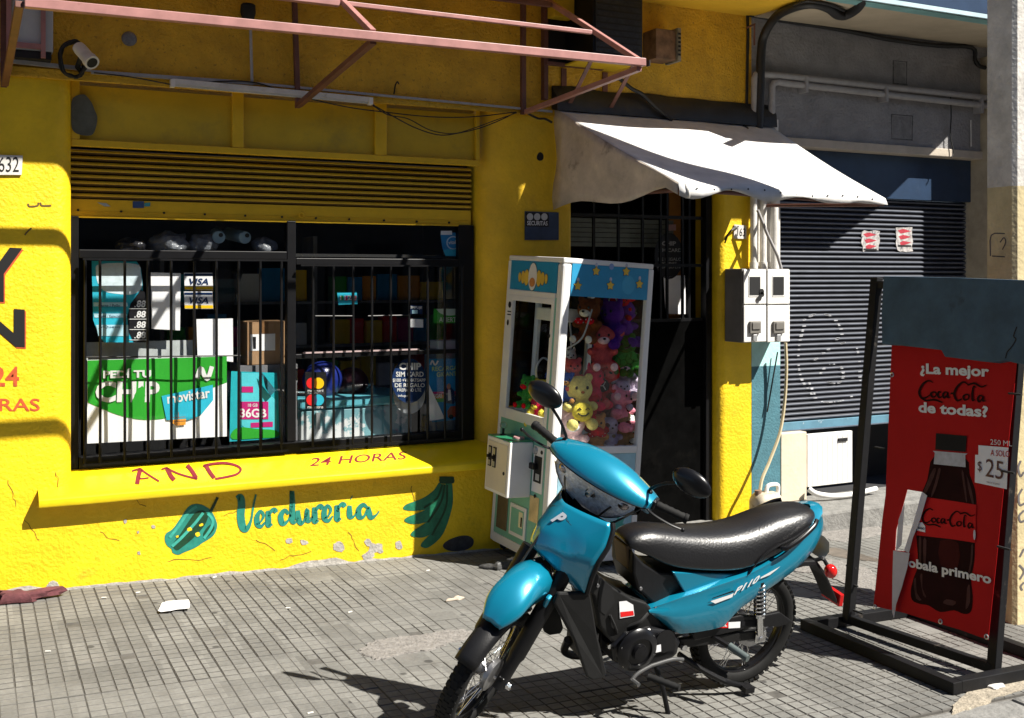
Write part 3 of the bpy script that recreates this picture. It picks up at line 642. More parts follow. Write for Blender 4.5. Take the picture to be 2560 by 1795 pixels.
# air conditioner on its bracket, boxed hole, vent
ac = thing('air_conditioner', 'black window air conditioner on a rusty bracket above the awning', 'air conditioner', W(1540, 100, -.2))
a, b = W(1482, 138, -.40), W(1607, 10, -.40)
mb = MB(); mb.box(a.x, b.x, -.40, -.001, a.z, b.z+.1); mb.build('casing', M_BLKM, ac, bevel=.008)
mb = MB(); mb.box(a.x+.02, b.x-.015, -.408, -.401, a.z+.03, b.z+.07); mb.build('grille', mat('dusty_black_grille', (.018, .020, .024), .7, var=.7, vs=26, col2=(.16, .16, .17), c2s=16, c2t=.70, soft=.05), ac)
for i in range(9):
    z = a.z+.05+i*.042; mb = MB(); mb.box(a.x+.03, b.x-.025, -.414, -.409, z, z+.012); mb.build('grille_slat', M_BLK, ac)
mb = MB(); mb.prism([(a.x-.02, -.40, a.z-.012), (a.x-.02, -.003, a.z-.012), (a.x-.02, -.003, a.z-.002), (a.x-.02, -.40, a.z-.002)], (b.x-a.x+.03, 0, 0)); mb.build('shelf', M_YELP, ac)
for x in (a.x+.0, b.x-.06):
    mb = MB(); mb.bar((x, -.39, a.z-.022), (x, -.02, a.z-.34), .03, .006); mb.build('bracket_arm', M_RUST, ac)
    mb = MB(); mb.box(x-.02, x+.02, -.012, -.002, a.z-.38, a.z-.02); mb.build('bracket_plate', M_RUST, ac)
q0, q1 = W(1367, 160, -.02), W(1462, 30, -.02)
bx = thing('recessed_box', 'dark boxed wall recess between the frame post and air conditioner', 'wall box', q0)
mb = MB(); mb.box(q0.x, q1.x+.12, -.03, -.002, q0.z, q1.z); mb.build('opening', M_BLK, bx)
for z in (q0.z, q1.z): 
    mb = MB(); mb.box(q0.x-.02, q1.x+.13, -.06, -.031, z-.012, z+.012); mb.build('frame', M_RUST, bx)
mb = MB(); mb.box(q0.x-.035, q0.x-.005, -.05, -.001, q0.z-.25, q1.z+.05); mb.build('post', M_RUST, bx)
mb = MB(); q2 = W(1405, 20, -.16); mb.box(q2.x-.06, q2.x+.10, -.16, -.061, q2.z-.06, q2.z+.14); tag(mb.build('meter_cover', M_YELP, bevel=.006), 'small ochre box above the dark wall recess', 'wall box')
vn = thing('vent_box', 'small rusty vent box with louvred grey side on the ochre wall', 'vent', W(1672, 110))
a, b = W(1640, 145, -.17), W(1690, 76, -.17)
mb = MB(); mb.box(a.x, b.x, -.17, -.001, a.z, b.z); mb.build('casing', mat('rusty_casing', (.16, .09, .05), .8, var=.5, vs=14), vn, bevel=.005)
mb = MB(); mb.box(b.x+.002, b.x+.03, -.19, -.03, a.z-.01, b.z+.015); mb.build('side_plate', mat('grey_louvre', (.22, .20, .15), .7, var=.3), vn)
for i in range(6):
    z = a.z+.03+i*.03; mb = MB(); mb.box(b.x+.004, b.x+.026, -.194, -.191, z, z+.014); mb.build('louvre', M_BLK, vn)
# house numbers
def plate(name, label, pxs, y, txt, tb, m=None, cat='number plate'):
    t = thing(name, label, cat, W(*pxs[0], y)); P = on(y)
    mb = MB(); q = [P(*p) for p in pxs]; mb.prism(q, (0, .008, 0)); mb.build('plate', m or M_WHTD, t)
    text(txt, *tb, y-.0015, M_BLKP, t); return t
plate('number_plate', 'worn white house number plate on the left yellow pillar', [(-8, 437), (54, 437), (57, 389), (-8, 387)], -.012, '632', ((-4, 430), (47, 430), (-3, 392)))
t = plate('number_plate', 'small house number plate on the pillar beside the meter pipes', [(1835, 596), (1866, 597), (1866, 564), (1836, 561)], -.012, '163', ((1843, 590), (1863, 591), (1844, 570)))
# security company plate
t = thing('security_plate', 'blue and black security company plate on the pillar beside the awning', 'plate', W(1350, 560))
patch('plate', [(1313, 600), (1397, 600), (1397, 531), (1313, 528)], -.012, mat('dull_blue_plate', (.03, .05, .10), .4, var=.3, vs=9), t, thick=.009)
patch('panel', [(1314, 566), (1372, 567), (1372, 533), (1314, 530)], -.0145, M_BLKP, t)
text('SECURITAS', (1318, 563), (1369, 564), (1318, 552), -.016, mat('print_white', (.7, .7, .7), .5, var=.03), t)
for px in (1325, 1343, 1361):
    patch('disc', [(px+8*math.cos(i*PI/8), 542+9*math.sin(i*PI/8)) for i in range(16)], -.016, mat('pale_disc', (.5, .5, .48), .5), t)
M_PW = MATS['print_white']
# painted words and vegetables
def painted(name, label, cat='painted sign'): return thing(name, label, cat, (0, 0, 0))
def two_tone(t, body, bl, br, tl, off=(3, 4)):
    text(body, (bl[0]+off[0], bl[1]+off[1]), (br[0]+off[0], br[1]+off[1]), (tl[0]+off[0], tl[1]+off[1]), -.002, M_ORNG, t, bold=.03, name='letter_edge')
    text(body, bl, br, tl, -.0035, M_BLKP, t, bold=.03, name='letter')
t = painted('painted_letters', 'black letter Y edged in orange red on the left pillar'); two_tone(t, 'Y', (-64, 752), (56, 756), (-64, 614))
t = painted('painted_letters', 'black letter N edged in orange red below the letter Y'); two_tone(t, 'N', (-64, 862), (62, 868), (-64, 766))
t = painted('painted_letters', 'red number 24 painted under the black letter N'); text('24', (-20, 966), (48, 966), (-20, 916), -.002, M_ORNG, t, bold=.02)
t = painted('painted_letters', 'small orange red letters RAS painted low on the left pillar'); text('RAS', (-2, 1028), (100, 1028), (-2, 996), -.002, M_ORNG, t, bold=.012)
def on_sill(px, py):   # the sloping top of the sill
    a, b = Vector((0, .075, .6415)), Vector((0, -.055, .5865)); n = (b-a).cross(Vector((1, 0, 0)))
    return hit(px, py, a, n)
t = painted('painted_letters', 'large red word AND painted on the sloping sill'); 
for pts, w_ in (([(352, 1171), (346, 1192), (343, 1211)], 11), ([(349, 1172), (372, 1188), (398, 1204)], 5), ([(347, 1197), (358, 1197), (372, 1195)], 4), ([(330, 1178), (342, 1174), (352, 1172)], 4),
                ([(418, 1172), (427, 1190), (436, 1201)], 11), ([(414, 1170), (450, 1186), (494, 1198)], 5), ([(468, 1163), (480, 1178), (491, 1196)], 10), ([(404, 1174), (412, 1171), (420, 1170)], 4),
                ([(514, 1162), (524, 1180), (536, 1196)], 10), ([(508, 1165), (532, 1160), (562, 1158), (590, 1164), (602, 1174), (592, 1186), (566, 1193), (538, 1198)], 6)):
    mb = MB(); stroke(mb, pts, w_, on_sill, k=5); mb.v = [v+Vector((0, -.001, .0022)) for v in mb.v]; mb.build('brush_stroke', M_RED, t)
t = painted('painted_letters', 'small worn red words on the sill to the right'); text('24 HORAS', (772, 1166), (1016, 1148), (776, 1145), on_sill, M_RED, t, bold=.01, shear=.1)
t = painted('painted_word', 'teal brush script word painted on the yellow wall under the sill', 'painted sign')
def script(name, strokes, w, m):
    for pts in strokes:
        mb = MB(); stroke(mb, pts, w, on(-.003), k=7); mb.build(name, m, t)
TH, TN = 1.0, .34
script('letter', [[(593, 1248, .9), (601, 1244, 1.1), (604, 1262, 1.1), (602, 1290, 1.15), (607, 1318, 1.1), (617, 1322, .8), (628, 1300, .35), (634, 1262, .3), (640, 1236, .25)]], 17, M_TEALP)                                # V
def e_(x, y): return [(x, y, .3), (x+13, y-9, .35), (x+19, y-24, .6), (x+11, y-34, .6), (x+3, y-20, 1), (x+4, y-2, 1.1), (x+13, y+4, .7), (x+24, y-8, .3)]
def r_(x, y): return [(x+5, y-36, .7), (x+7, y-20, 1.1), (x+7, y-2, 1.15), (x+11, y+1, .6), (x+17, y-3, .3)]
def rs_(x, y): return [(x+7, y-20, .5), (x+14, y-35, .7), (x+22, y-38, 1.0), (x+27, y-32, .8)]
script('letter', [e_(640, 1312), r_(664, 1313), rs_(664, 1313)], 13, M_TEALP)
script('letter', [[(722, 1285, .6), (712, 1276, .8), (702, 1290, 1.05), (706, 1308, 1.1), (718, 1304, .5), (727, 1284, .4), (729, 1240, .8), (730, 1230, .9), (731, 1262, 1.1), (731, 1300, 1.1), (738, 1306, .5), (746, 1294, .3)]], 13, M_TEALP)      # d
script('letter', [[(745, 1276, .8), (746, 1294, 1.1), (752, 1308, .9), (762, 1300, .5), (768, 1274, .8), (768, 1298, 1.1), (775, 1303, .5), (783, 1288, .3)]], 13, M_TEALP)                       # u
script('letter', [r_(780, 1304), rs_(780, 1304), e_(808, 1298), r_(836, 1299), rs_(836, 1299)], 13, M_TEALP)
script('letter', [[(874, 1264, .8), (874, 1282, 1.1), (876, 1292, 1), (886, 1290, .4), (893, 1276, .3)], [(878, 1243, .8), (880, 1244, .8)]], 13, M_TEALP)            # i
script('letter', [[(918, 1268, .5), (908, 1262, .8), (897, 1274, 1.05), (899, 1292, 1.1), (911, 1290, .5), (921, 1268, .5), (923, 1282, 1.1), (928, 1294, .9), (940, 1288, .4), (948, 1278, .25)]], 13, M_TEALP)    # a
# pepper
t = painted('painted_pepper', 'dark green and teal bell pepper painted on the yellow wall', 'mural')
patch('pepper_body', [(412, 1350), (415, 1334), (432, 1322), (452, 1294), (470, 1268), (487, 1260), (505, 1262), (520, 1270), (530, 1280), (540, 1300), (543, 1316), (536, 1336), (522, 1348), (508, 1356), (494, 1366), (478, 1374), (462, 1380), (446, 1387), (432, 1382), (428, 1372), (418, 1364)], -.002, M_TEALP, t, smooth=4)
for pts, m in (([(432, 1362), (450, 1336), (470, 1306), (488, 1282), (508, 1276), (520, 1290), (512, 1312), (498, 1330), (478, 1350), (458, 1366), (442, 1376)], M_DGREEN), ([(508, 1334), (520, 1316), (532, 1310), (536, 1322), (524, 1338), (512, 1346)], M_DGREEN)):
    patch('pepper_shade', pts, -.003, m, t, smooth=4)
for pts in ([(424, 1344), (446, 1316), (470, 1282), (492, 1266)], [(430, 1366), (452, 1346), (486, 1310), (508, 1282)], [(520, 1284), (532, 1300), (528, 1320), (510, 1346)]):
    mb = MB(); stroke(mb, pts, 7, on(-.004), k=6); mb.build('pepper_highlight', M_TEALP2, t)
mb = MB(); stroke(mb, [(526, 1280, 1), (534, 1264, .9), (540, 1252, .8), (544, 1243, .9)], 8, on(-.0045), k=5); mb.build('pepper_stem', M_DGREEN, t)
for pts in ([(468, 1322), (476, 1318), (480, 1325), (470, 1328)], [(488, 1334), (497, 1330), (500, 1338), (492, 1342)], [(498, 1312), (506, 1308), (508, 1313), (500, 1316)], [(440, 1340), (446, 1338), (446, 1343), (441, 1344)]):
    patch('paint_chip', pts, -.0046, M_YEL, t, smooth=3)
# bananas
t = painted('painted_bananas', 'dark green bunch of bananas painted beside the claw machine', 'mural')
for pts in ([(1100, 1206), (1084, 1226), (1056, 1246), (1014, 1262), (1012, 1275), (1052, 1276), (1088, 1266), (1112, 1240)], [(1106, 1208), (1096, 1240), (1068, 1272), (1016, 1294), (1016, 1306), (1046, 1310), (1084, 1296), (1112, 1262)],
            [(1110, 1206), (1102, 1254), (1078, 1296), (1030, 1330), (1034, 1342), (1064, 1342), (1096, 1318), (1118, 1280)], [(1114, 1206), (1112, 1264), (1092, 1316), (1054, 1358), (1058, 1369), (1076, 1366), (1108, 1334), (1130, 1270), (1132, 1230), (1128, 1204)]):
    patch('banana', pts, -.002-.0006*(pts[0][0]-1100)/4, M_GREEN, t, smooth=4)
patch('banana_stem', [(1099, 1194), (1101, 1191), (1132, 1192), (1135, 1196), (1134, 1208), (1100, 1208)], -.0055, M_DGREEN, t, smooth=2)
for pts in ([(1106, 1212), (1092, 1246), (1060, 1270)], [(1112, 1212), (1102, 1256), (1070, 1306)], [(1118, 1212), (1114, 1270), (1080, 1338)]):
    mb = MB(); stroke(mb, pts, 5, on(-.0056), k=6); mb.build('banana_line', M_DGREEN, t)
# ------------------------------------------------------------------ white canvas awning over the door
aw = thing('canvas_awning', 'dirty white canvas door awning with scalloped hem and a grimy side flap', 'awning', (4.3, 0, 2.8))
AP = -1.30; _a, _b, _e, _f = W(1383, 262), W(1917, 316), W(1695, 462, AP), W(2213, 500, AP)
AX0, AX1, AZW, AZF = _a.x, _b.x, (_a.z+_b.z)/2, (_e.z+_f.z)/2; AXF0, AXF1 = _e.x, _f.x
NX, NY = 30, 12
def aw_pt(u, v):   # u across, v wall->hem
    x0 = AX0+(AXF0-AX0)*v; x1 = AX1+(AXF1-AX1)*v; x = x0+(x1-x0)*u; y = -.01+(AP+.01)*v
    z = AZW+(AZF-AZW)*v - .035*math.sin(PI*v)*(.6+.4*math.sin(u*9)) + .010*math.sin(u*14+v*3)*v + .03*(1-u)*v
    return Vector((x, y, z))
mb = MB(); rows = []
for j in range(NY+1): rows.append([aw_pt(i/NX, j/NY) for i in range(NX+1)])
def hem(i): u = i/NX; return .055+.022*math.sin(u*2*PI*2.6+1.2)+.012*math.sin(u*21)
rows.append([rows[-1][i]+Vector((0, -.012, -hem(i)*.55)) for i in range(NX+1)]); rows.append([rows[-2][i]+Vector((0, -.010+.012*math.sin(i), -hem(i))) for i in range(NX+1)])
mb.loft(rows, closed=False); top = mb.build('canvas_top', M_CANV, aw, smooth=True, angle=180)
sd = top.modifiers.new('thick', 'SOLIDIFY'); sd.thickness = .003; sd.offset = -1
def flap(u, name, m):
    mb = MB(); rows = []
    for j in range(NY+1):
        tp = aw_pt(u, j/NY); v = j/NY; zb = W(1382, 525).z+.03*math.sin(v*8)+.06*v; n_ = 8
        rows.append([Vector((tp.x+(.03*math.sin(v*7+k*.6)+.016*math.sin(v*17-k*.9))*math.sin(PI*k/n_)*(1-v)+(-.004 if u == 0 else .004), tp.y, tp.z+(min(zb, tp.z-.07)-tp.z)*k/n_)) for k in range(n_+1)])
    mb.loft(rows, closed=False); o = mb.build(name, m, aw, smooth=True, angle=180); q = o.modifiers.new('thick', 'SOLIDIFY'); q.thickness = .003; return o
flap(0.0, 'side_flap', M_CANVS)
mb = MB(); mb.tube([aw_pt(0, 1)+Vector((0, .02, -.035)), aw_pt(.5, 1)+Vector((0, .02, -.035)), aw_pt(1, 1)+Vector((0, .02, -.035))], .014, 8); mb.build('hem_rod', M_RUST, aw, smooth=True)
for u in (0, 1):
    mb = MB(); mb.tube([aw_pt(u, 1)+Vector((.03-.06*u, .03, -.04)), Vector((AX0+.05 if u == 0 else AX1-.05, -.012, AZF+.02))], .014, 8); mb.build('side_rod', M_RUST, aw, smooth=True)
    mb = MB(); mb.tube([aw_pt(u, .98)+Vector((.03-.06*u, 0, -.035)), aw_pt(u, .02)+Vector((.03-.06*u, 0, -.035))], .012, 8); mb.build('side_rod', M_RUST, aw, smooth=True)
for i in range(1, 13):
    q = aw_pt(i/13, 1)+Vector((0, -.0135, -.018)); mb = MB(); mb.lathe([(.0, .002), (.006, .002), (.006, 0)], q, (0, -1, 0), 8); mb.build('eyelet', M_BLK, aw)
q = aw_pt(.03, 1); mb = MB(); mb.tube(smooth_curve([q, q+Vector((.01, -.02, -.04)), q+Vector((.02, -.01, -.08)), q+Vector((.0, 0, -.05))], 4), .007, 6); mb.build('knot', M_WHTD, aw, smooth=True)
tp = MB(); rows = []
for i in range(25):
    u = i/24; x = AX0-.02+u*(AX1-AX0+.04); w_ = .045+.02*noise.noise(Vector((u*6, 1, 0)))
    rows.append([Vector((x, -.012, AZW-.02)), Vector((x, -.10-.02*noise.noise(Vector((u*7, 0, 0))), AZW-.035)), Vector((x, -.09, AZW+.05+w_*.3)), Vector((x, -.012, AZW+.10+w_))])
tp.loft(rows); tag(tp.build('tarpaulin', M_TARP, smooth=True, angle=60), 'black rolled tarpaulin strip along the top of the white awning', 'tarpaulin')
cable('black wire loop lying on the top of the awning', [(1755, 312, -.09), (1810, 326, -.14), (1850, 330, -.15), (1866, 328, -.14), (1868, 320, -.12), (1858, 314, -.09)], .009)
cable('black cable running down from the air conditioner to the tarpaulin', [(1548, 196, -.06), (1580, 222, -.08), (1606, 236, -.10), (1640, 268, -.12), (1680, 300, -.12)], .014)
# ------------------------------------------------------------------ pipes, cables and meter box on the neighbour's pier
def pipe(label, pts, r, m=M_GALV, k=0, name='pipe', y=-.06):
    q = [W(p[0], p[1], p[2] if len(p) > 2 else y) for p in pts]
    mb = MB(); mb.tube(smooth_curve(q, k) if k else q, r, 10)
    return tag(mb.build(name, m, smooth=True), label, 'pipe' if name == 'pipe' else 'cable')
M_GPIPE = mat('grey_painted_pipe', (.33, .32, .32), .6, var=.15, vs=12)
pipe('upper of the two grey pipes along the stucco wall', [(1886, 330), (1886, 196), (1890, 187), (1900, 185), (1930, 187), (2478, 246)], .026, M_GPIPE)
pipe('lower of the two grey pipes along the stucco wall', [(1928, 330), (1930, 218), (1934, 208), (1944, 205), (1970, 209), (2478, 266)], .026, M_GPIPE)
for a, la in (((2010, 208), 'first'), ((2210, 232), 'second'), ((2448, 262), 'third')):
    q = W(a[0], a[1], -.055); mb = MB(); mb.box(q.x-.012, q.x+.012, -.093, -.001, q.z-.075, q.z+.05); tag(mb.build('pipe_clamp', M_GPIPE), f'{la} clamp from the left holding the two grey pipes', 'pipe clamp')
pipe('thick black cable bundle arching from the balcony down the pier', [(2180, -60, -1.25), (2150, 12, -.80), (2120, 36, -.62), (2095, 38, -.60), (2070, 20, -.68), (2030, 10, -.68), (1980, 20, -.52), (1940, 42, -.28), (1912, 84, -.12), (1903, 130, -.08), (1900, 230, -.08), (1896, 330, -.08)], .034, M_CABLE, 6, 'cable')
pipe('thinner black cable wound over the arching bundle', [(2110, 26, -.66), (2070, 10, -.74), (2020, 2, -.74), (1985, 12, -.58)], .012, M_CABLE, 5, 'cable')
pipe('black cable along the joint of wall and soffit', [(1872, 36, -.02), (1960, 52, -.02), (2100, 74, -.02), (2220, 98, -.02), (2340, 114, -.02), (2430, 119, -.03), (2438, 150, -.03), (2450, 166, -.05), (2480, 172, -.05)], .018, M_CABLE, 4, 'cable')
pipe('thin black wire dangling from the pipes by the right pier', [(2376, 236, -.04), (2378, 290, -.04), (2376, 340, -.04), (2384, 380, -.05), (2378, 394, -.05)], .005, M_CABLE, 4, 'cable')
pipe('thin pale tube on the stucco wall above the ledge', [(2427, 300, -.02), (2428, 366, -.02)], .006, M_WHTD)
mb = MB(); 
for pts in ([(1868, 20), (1870, 80), (1868, 180), (1866, 300)],): mb.tube([W(x, y, -.012) for x, y in pts], .012, 6)
tag(mb.build('cable', M_CABLE, smooth=True), 'black cable following the seam between the two buildings', 'cable')
mb = MB(); q = W(1866, 70, -.01); mb.tube([q, q+Vector((0, -.10, .01)), q+Vector((-.03, -.13, 0)), q+Vector((-.03, -.13, -.16))], .007, 6); tag(mb.build('wall_bracket', M_RUST, smooth=True), 'rusty iron bracket at the seam of the two buildings', 'bracket')
for i, (px, la) in enumerate(((1884, 'left'), (1908, 'middle'), (1936, 'right'))):
    mb = MB(); mb.tube([W(px, 300, -.045), W(px, 672, -.05)], .026 if i < 2 else .030, 12); mb.tube([W(px, 655, -.05), W(px, 672, -.05)], .032, 12)
    tag(mb.build('conduit_pipe', M_WHTD, smooth=True), f'{la} of three white conduit pipes entering the meter box', 'pipe', kind=None)
pipe('thin grey conduit slanting across the white pipes', [(1894, 525, -.14), (1918, 585, -.15), (1944, 640, -.15), (1953, 672, -.14)], .012, M_GPIPE)
mt = thing('meter_box', 'double white electricity meter box on the pillar with black windows', 'meter box', W(1905, 760, -.1))
MY = -.215; a, b = W(1859, 857, MY), W(1976, 672, MY)
mb = MB(); mb.box(a.x-.01, b.x, MY+.008, -.003, a.z, b.z); mb.build('casing', mat('grey_box_side', (.16, .15, .14), .7, var=.2), mt, bevel=.006)
def mpart(name, x0, y0, x1, y1, dy, m, th=.012, bev=.004):
    p, q = W(x0, y1, MY-dy), W(x1, y0, MY-dy); mb = MB(); mb.box(p.x, q.x, MY-dy, MY-dy+th, p.z, q.z); return mb.build(name, m, mt, bevel=bev)
for x0 in (1860, 1919):
    w_ = 57
    mpart('upper_door', x0, 674, x0+w_-1, 761, .006, M_WHT, bev=.006); mpart('lower_door', x0, 763, x0+w_-1, 856, .006, M_WHT, bev=.006)
    mpart('window_rim', x0+12, 688, x0+44, 742, .010, M_WHT, .004); mpart('window', x0+15, 692, x0+41, 737, .014, M_BLK, .004, 0)
    mpart('lock_plate', x0+16, 803, x0+43, 834, .026, mat('grey_lock', (.14, .13, .115), .6, var=.2), .018); mpart('lock_cover', x0+22, 806, x0+42, 824, .034, MATS['grey_lock'], .007)
    mpart('padlock', x0+24, 836, x0+34, 853, .022, M_ALU, .012); 
mb = MB()
for i, (px, py, r_) in enumerate(((1904, 729, .022), (1898, 746, .020), (1905, 736, .02))): mb.lathe([(.0, .003), (r_, .003), (r_, 0)], W(px, py, MY-.0155), (0, -1, 0), 14)
mb.build('burn_hole', M_BLK, mt)
hs = cable('beige hose hanging from the meter box to the plastic jug', [(1964, 857, -.12), (1966, 920, -.12), (1962, 1000, -.12), (1950, 1080, -.14), (1925, 1150, -.16), (1906, 1195, -.18), (1900, 1225, -.20)], .013, m=mat('beige_hose', (.50, .43, .28), .5, var=.1))
cable('dark wire crossing in front of the pillar foot', [(1944, 880, -.04), (1930, 960, -.03), (1918, 1030, -.03)], .006)
mb = MB()
for dx in (0, 8): mb.tube(smooth_curve([W(1838+dx, 566, -.02), W(1824, 580, -.05), W(1812, 600+dx, -.05)], 4), .006, 6)
tag(mb.build('wire_ends', M_CABLE, smooth=True), 'two loose wire ends hanging by the small number plate', 'wire')
jug = thing('plastic_jug', 'dirty white plastic jug with a handle at the foot of the pier', 'jug', W(1915, 1245, -.2))
q = W(1915, 1262, -.22); jx, jy, jz = q.x, q.y, .015
mb = MB(); rg = []
for z, s in ((0, .9), (.02, 1), (.11, 1), (.14, .9), (.165, .72), (.17, .6)):
    rg.append([Vector((jx+.12*s*abs(math.cos(t))**.6*(1 if math.cos(t) > 0 else -1), jy+.09*s*abs(math.sin(t))**.6*(1 if math.sin(t) > 0 else -1), jz+z)) for t in [i*PI/12 for i in range(24)]])
mb.loft(rg); mb.build('body', mat('dirty_plastic', (.50, .44, .34), .45, var=.25, vs=14, col2=(.2, .14, .09), c2s=12, c2t=.6, soft=.1), jug, smooth=True, angle=60)
mb = MB(); mb.tube(smooth_curve([(jx+.0, jy, jz+.165), (jx+.02, jy, jz+.215), (jx+.09, jy, jz+.22), (jx+.115, jy, jz+.20), (jx+.11, jy, jz+.13)], 5), .016, 8); mb.build('handle', M_WHT, jug, smooth=True)
mb = MB(); mb.lathe([(.026, 0), (.026, .035), (.0, .035)], (jx-.075, jy, jz+.155), (0, 0, 1), 14); mb.build('cap', mat('brown_cap', (.2, .12, .08), .6), jug, smooth=True)
# things under the neighbour's half-open shutter
a, b = W(1953, 1249, .06), W(2017, 1098, .06)
mb = MB(); mb.box(a.x, b.x, .06, .42, .016, b.z+.06); tag(mb.build('cream_cabinet', M_CREAM, bevel=.006), 'cream cabinet standing under the raised shutter edge', 'cabinet')
wd_ = thing('white_door_panel', 'white grooved door panel leaning under the raised shutter', 'panel', W(2070, 1236, .1))
a, b = W(2019, 1238, .12), W(2131, 1092, .12)
mb = MB(); mb.box(a.x, b.x, .12, .16, .10, b.z+.05); mb.build('panel', M_WHT, wd_, bevel=.004)
for i in range(1, 9):
    x = a.x+(b.x-a.x)*i/9; mb = MB(); mb.box(x-.003, x+.003, .1185, .12, .11, b.z+.03); mb.build('groove', mat('groove_grey', (.56, .56, .55), .7), wd_)
q = W(2108, 1098, .11); mb = MB(); mb.box(q.x-.05, q.x+.05, .108, .1195, q.z-.018, q.z+.01); mb.build('handle_recess', M_BLK, wd_, bevel=.004)
pipe('white flexible hose lying on the concrete step', [(2022, 1222, .02), (2040, 1234, -.02), (2080, 1240, -.05), (2130, 1236, -.05), (2190, 1222, -.02)], .022, M_WHT, 5)
for la, pts in (('left', [(2154, 577), (2200, 576), (2197, 625), (2155, 628)]), ('right', [(2240, 568), (2282, 567), (2280, 628), (2242, 628)])):
    t = thing('torn_sticker', f'{la} of two torn red and white stickers on the shutter slats', 'sticker', W(*pts[0], .14))
    jag = []
    for i in range(4):
        (xa, ya), (xb, yb_) = pts[i], pts[(i+1) % 4]
        for k in range(5): f = k/5; jag.append((xa+(xb-xa)*f+R.uniform(-2.5, 2.5), ya+(yb_-ya)*f+R.uniform(-2.5, 2.5)))
    patch('paper', jag, .1425, mat('white_sticker', (.42, .40, .39), .6, var=.5, vs=30, col2=(.10, .10, .12), c2s=22, c2t=.56, soft=.05), t)
    x0, y0 = pts[0]
    for k in range(3):
        patch('red_mark', [(x0+4+k*3, y0+8+k*15), (x0+18, y0+4+k*15), (x0+38, y0+10+k*14), (x0+26, y0+13+k*15), (x0+12, y0+16+k*15)], .1415, mat('red_print', (.40, .03, .05), .6, var=.3, vs=30), t)
    patch('dark_strip', [(x0+5, y0+44), (x0+38, y0+45), (x0+38, y0+49), (x0+5, y0+49)], .1412, M_BLK, t)
# ------------------------------------------------------------------ posters, stickers and goods behind the barred window
PYW = .262
M_PAPER = mat('white_paper', (.80, .80, .82), .6, var=.05, vs=6)
M_PGREEN = mat('print_green', (.03, .32, .03), .6, spec=.12, var=.06, vs=9)
M_PBLUE = mat('print_blue', (.02, .22, .50), .6, spec=.12, var=.08, vs=9)
M_PCYAN = mat('print_cyan', (.03, .42, .58), .6, spec=.12, var=.08, vs=9)
M_PTEAL = mat('print_teal', (.02, .36, .42), .6, spec=.12, var=.10, vs=9)
M_PNAVY = mat('print_navy', (.010, .030, .10), .6, spec=.12, var=.1)
M_PMAG = mat('print_magenta', (.45, .02, .16), .6, spec=.12, var=.06)
M_PBLACK = mat('print_black', (.012, .012, .014), .6, spec=.12, var=.1)
M_PYEL = mat('print_yellow', (.80, .50, .01), .6, spec=.12, var=.05)
M_PRED = mat('print_red', (.70, .02, .02), .6, spec=.12, var=.05)
M_PORA = mat('print_orange', (.75, .30, .03), .6, spec=.12, var=.05)
def sheet(name, label, cat, pts, m, y=PYW, th=.002, n=1, wave=0):
    t = thing(name, label, cat, W(*pts[0], y)); o = patch('sheet', pts, y, m, t, thick=th); return t
def pr(t, pts, m, k=1, y=PYW, sm=0, name='print'): return patch(name, pts, y-.0012*k, m, t, smooth=sm)
def px_(t, body, bl, br, tl, m=None, k=3, y=PYW): return text(body, bl, br, tl, y-.0012*k, m or M_PW, t)
def ellp(cx, cy, rx, ry, n=28, a0=0, a1=2*PI): return [(cx+rx*math.cos(a0+(a1-a0)*i/n), cy+ry*math.sin(a0+(a1-a0)*i/n)) for i in range(n)]
# hanging cool blue price poster with digit boxes
t = sheet('price_poster', 'teal and black hanging price poster with digit boxes at left', 'poster', [(229, 652), (342, 654), (352, 670), (356, 700), (358, 780), (370, 800), (372, 856), (260, 856), (244, 830), (233, 800)], M_PCYAN)
pr(t, [(250, 660), (340, 660), (352, 684), (354, 720), (330, 736), (290, 734), (262, 728), (245, 708), (240, 680)], mat('print_pale', (.62, .74, .80), .5, var=.2, vs=16), 1, sm=4)
pr(t, [(352, 724), (362, 730), (366, 780), (372, 856), (335, 856), (322, 830), (318, 792), (326, 760)], M_PBLACK, 2)
pr(t, [(233, 756), (318, 756), (320, 766), (234, 766)], mat('print_light_blue', (.40, .66, .78), .5), 2); pr(t, [(234, 784), (316, 784), (317, 794), (236, 794)], MATS['print_light_blue'], 2); pr(t, [(240, 812), (320, 812), (322, 840), (246, 840)], MATS['print_light_blue'], 2)
px_(t, 'FRESCA o CONGELADA', (258, 669), (350, 669), (258, 661))
for y_, la in ((760, 'Carne / Pollo'), (787, 'Suave / Especial'), (814, 'JyQueso')):
    px_(t, la, (246, y_+8), (300, y_+8), (246, y_), M_PNAVY)
for y_ in (768, 794, 820, 846):
    px_(t, '88', (341, y_), (364, y_), (342, y_-17))
    pr(t, [(336, y_-3), (339, y_-3), (339, y_), (336, y_)], M_PW, 3)
    pr(t, [(322, y_+3), (370, y_+3), (370, y_+4.5), (322, y_+4.5)], M_PW, 3)
sheet('blank_poster', 'tall blank white sheet hanging beside the teal price poster', 'poster', [(377, 681), (452, 683), (450, 826), (379, 822)], M_PAPER)
for i, y0 in enumerate((682, 729)):
    t = sheet('card_sticker', ('upper' if i == 0 else 'lower')+' of two white blue and yellow card payment stickers', 'sticker', [(460, y0), (531, y0), (533, y0+43), (462, y0+43)], M_PAPER, PYW-.02*i)
    yy = PYW-.02*i
    pr(t, [(461, y0+2), (531, y0+2), (531, y0+8), (461, y0+8)], M_PNAVY, 1, yy); pr(t, [(462, y0+34), (532, y0+34), (533, y0+42), (462, y0+42)], M_PYEL, 1, yy)
    px_(t, 'VISA', (473, y0+30), (521, y0+30), (473, y0+14), M_PNAVY, 2, yy)
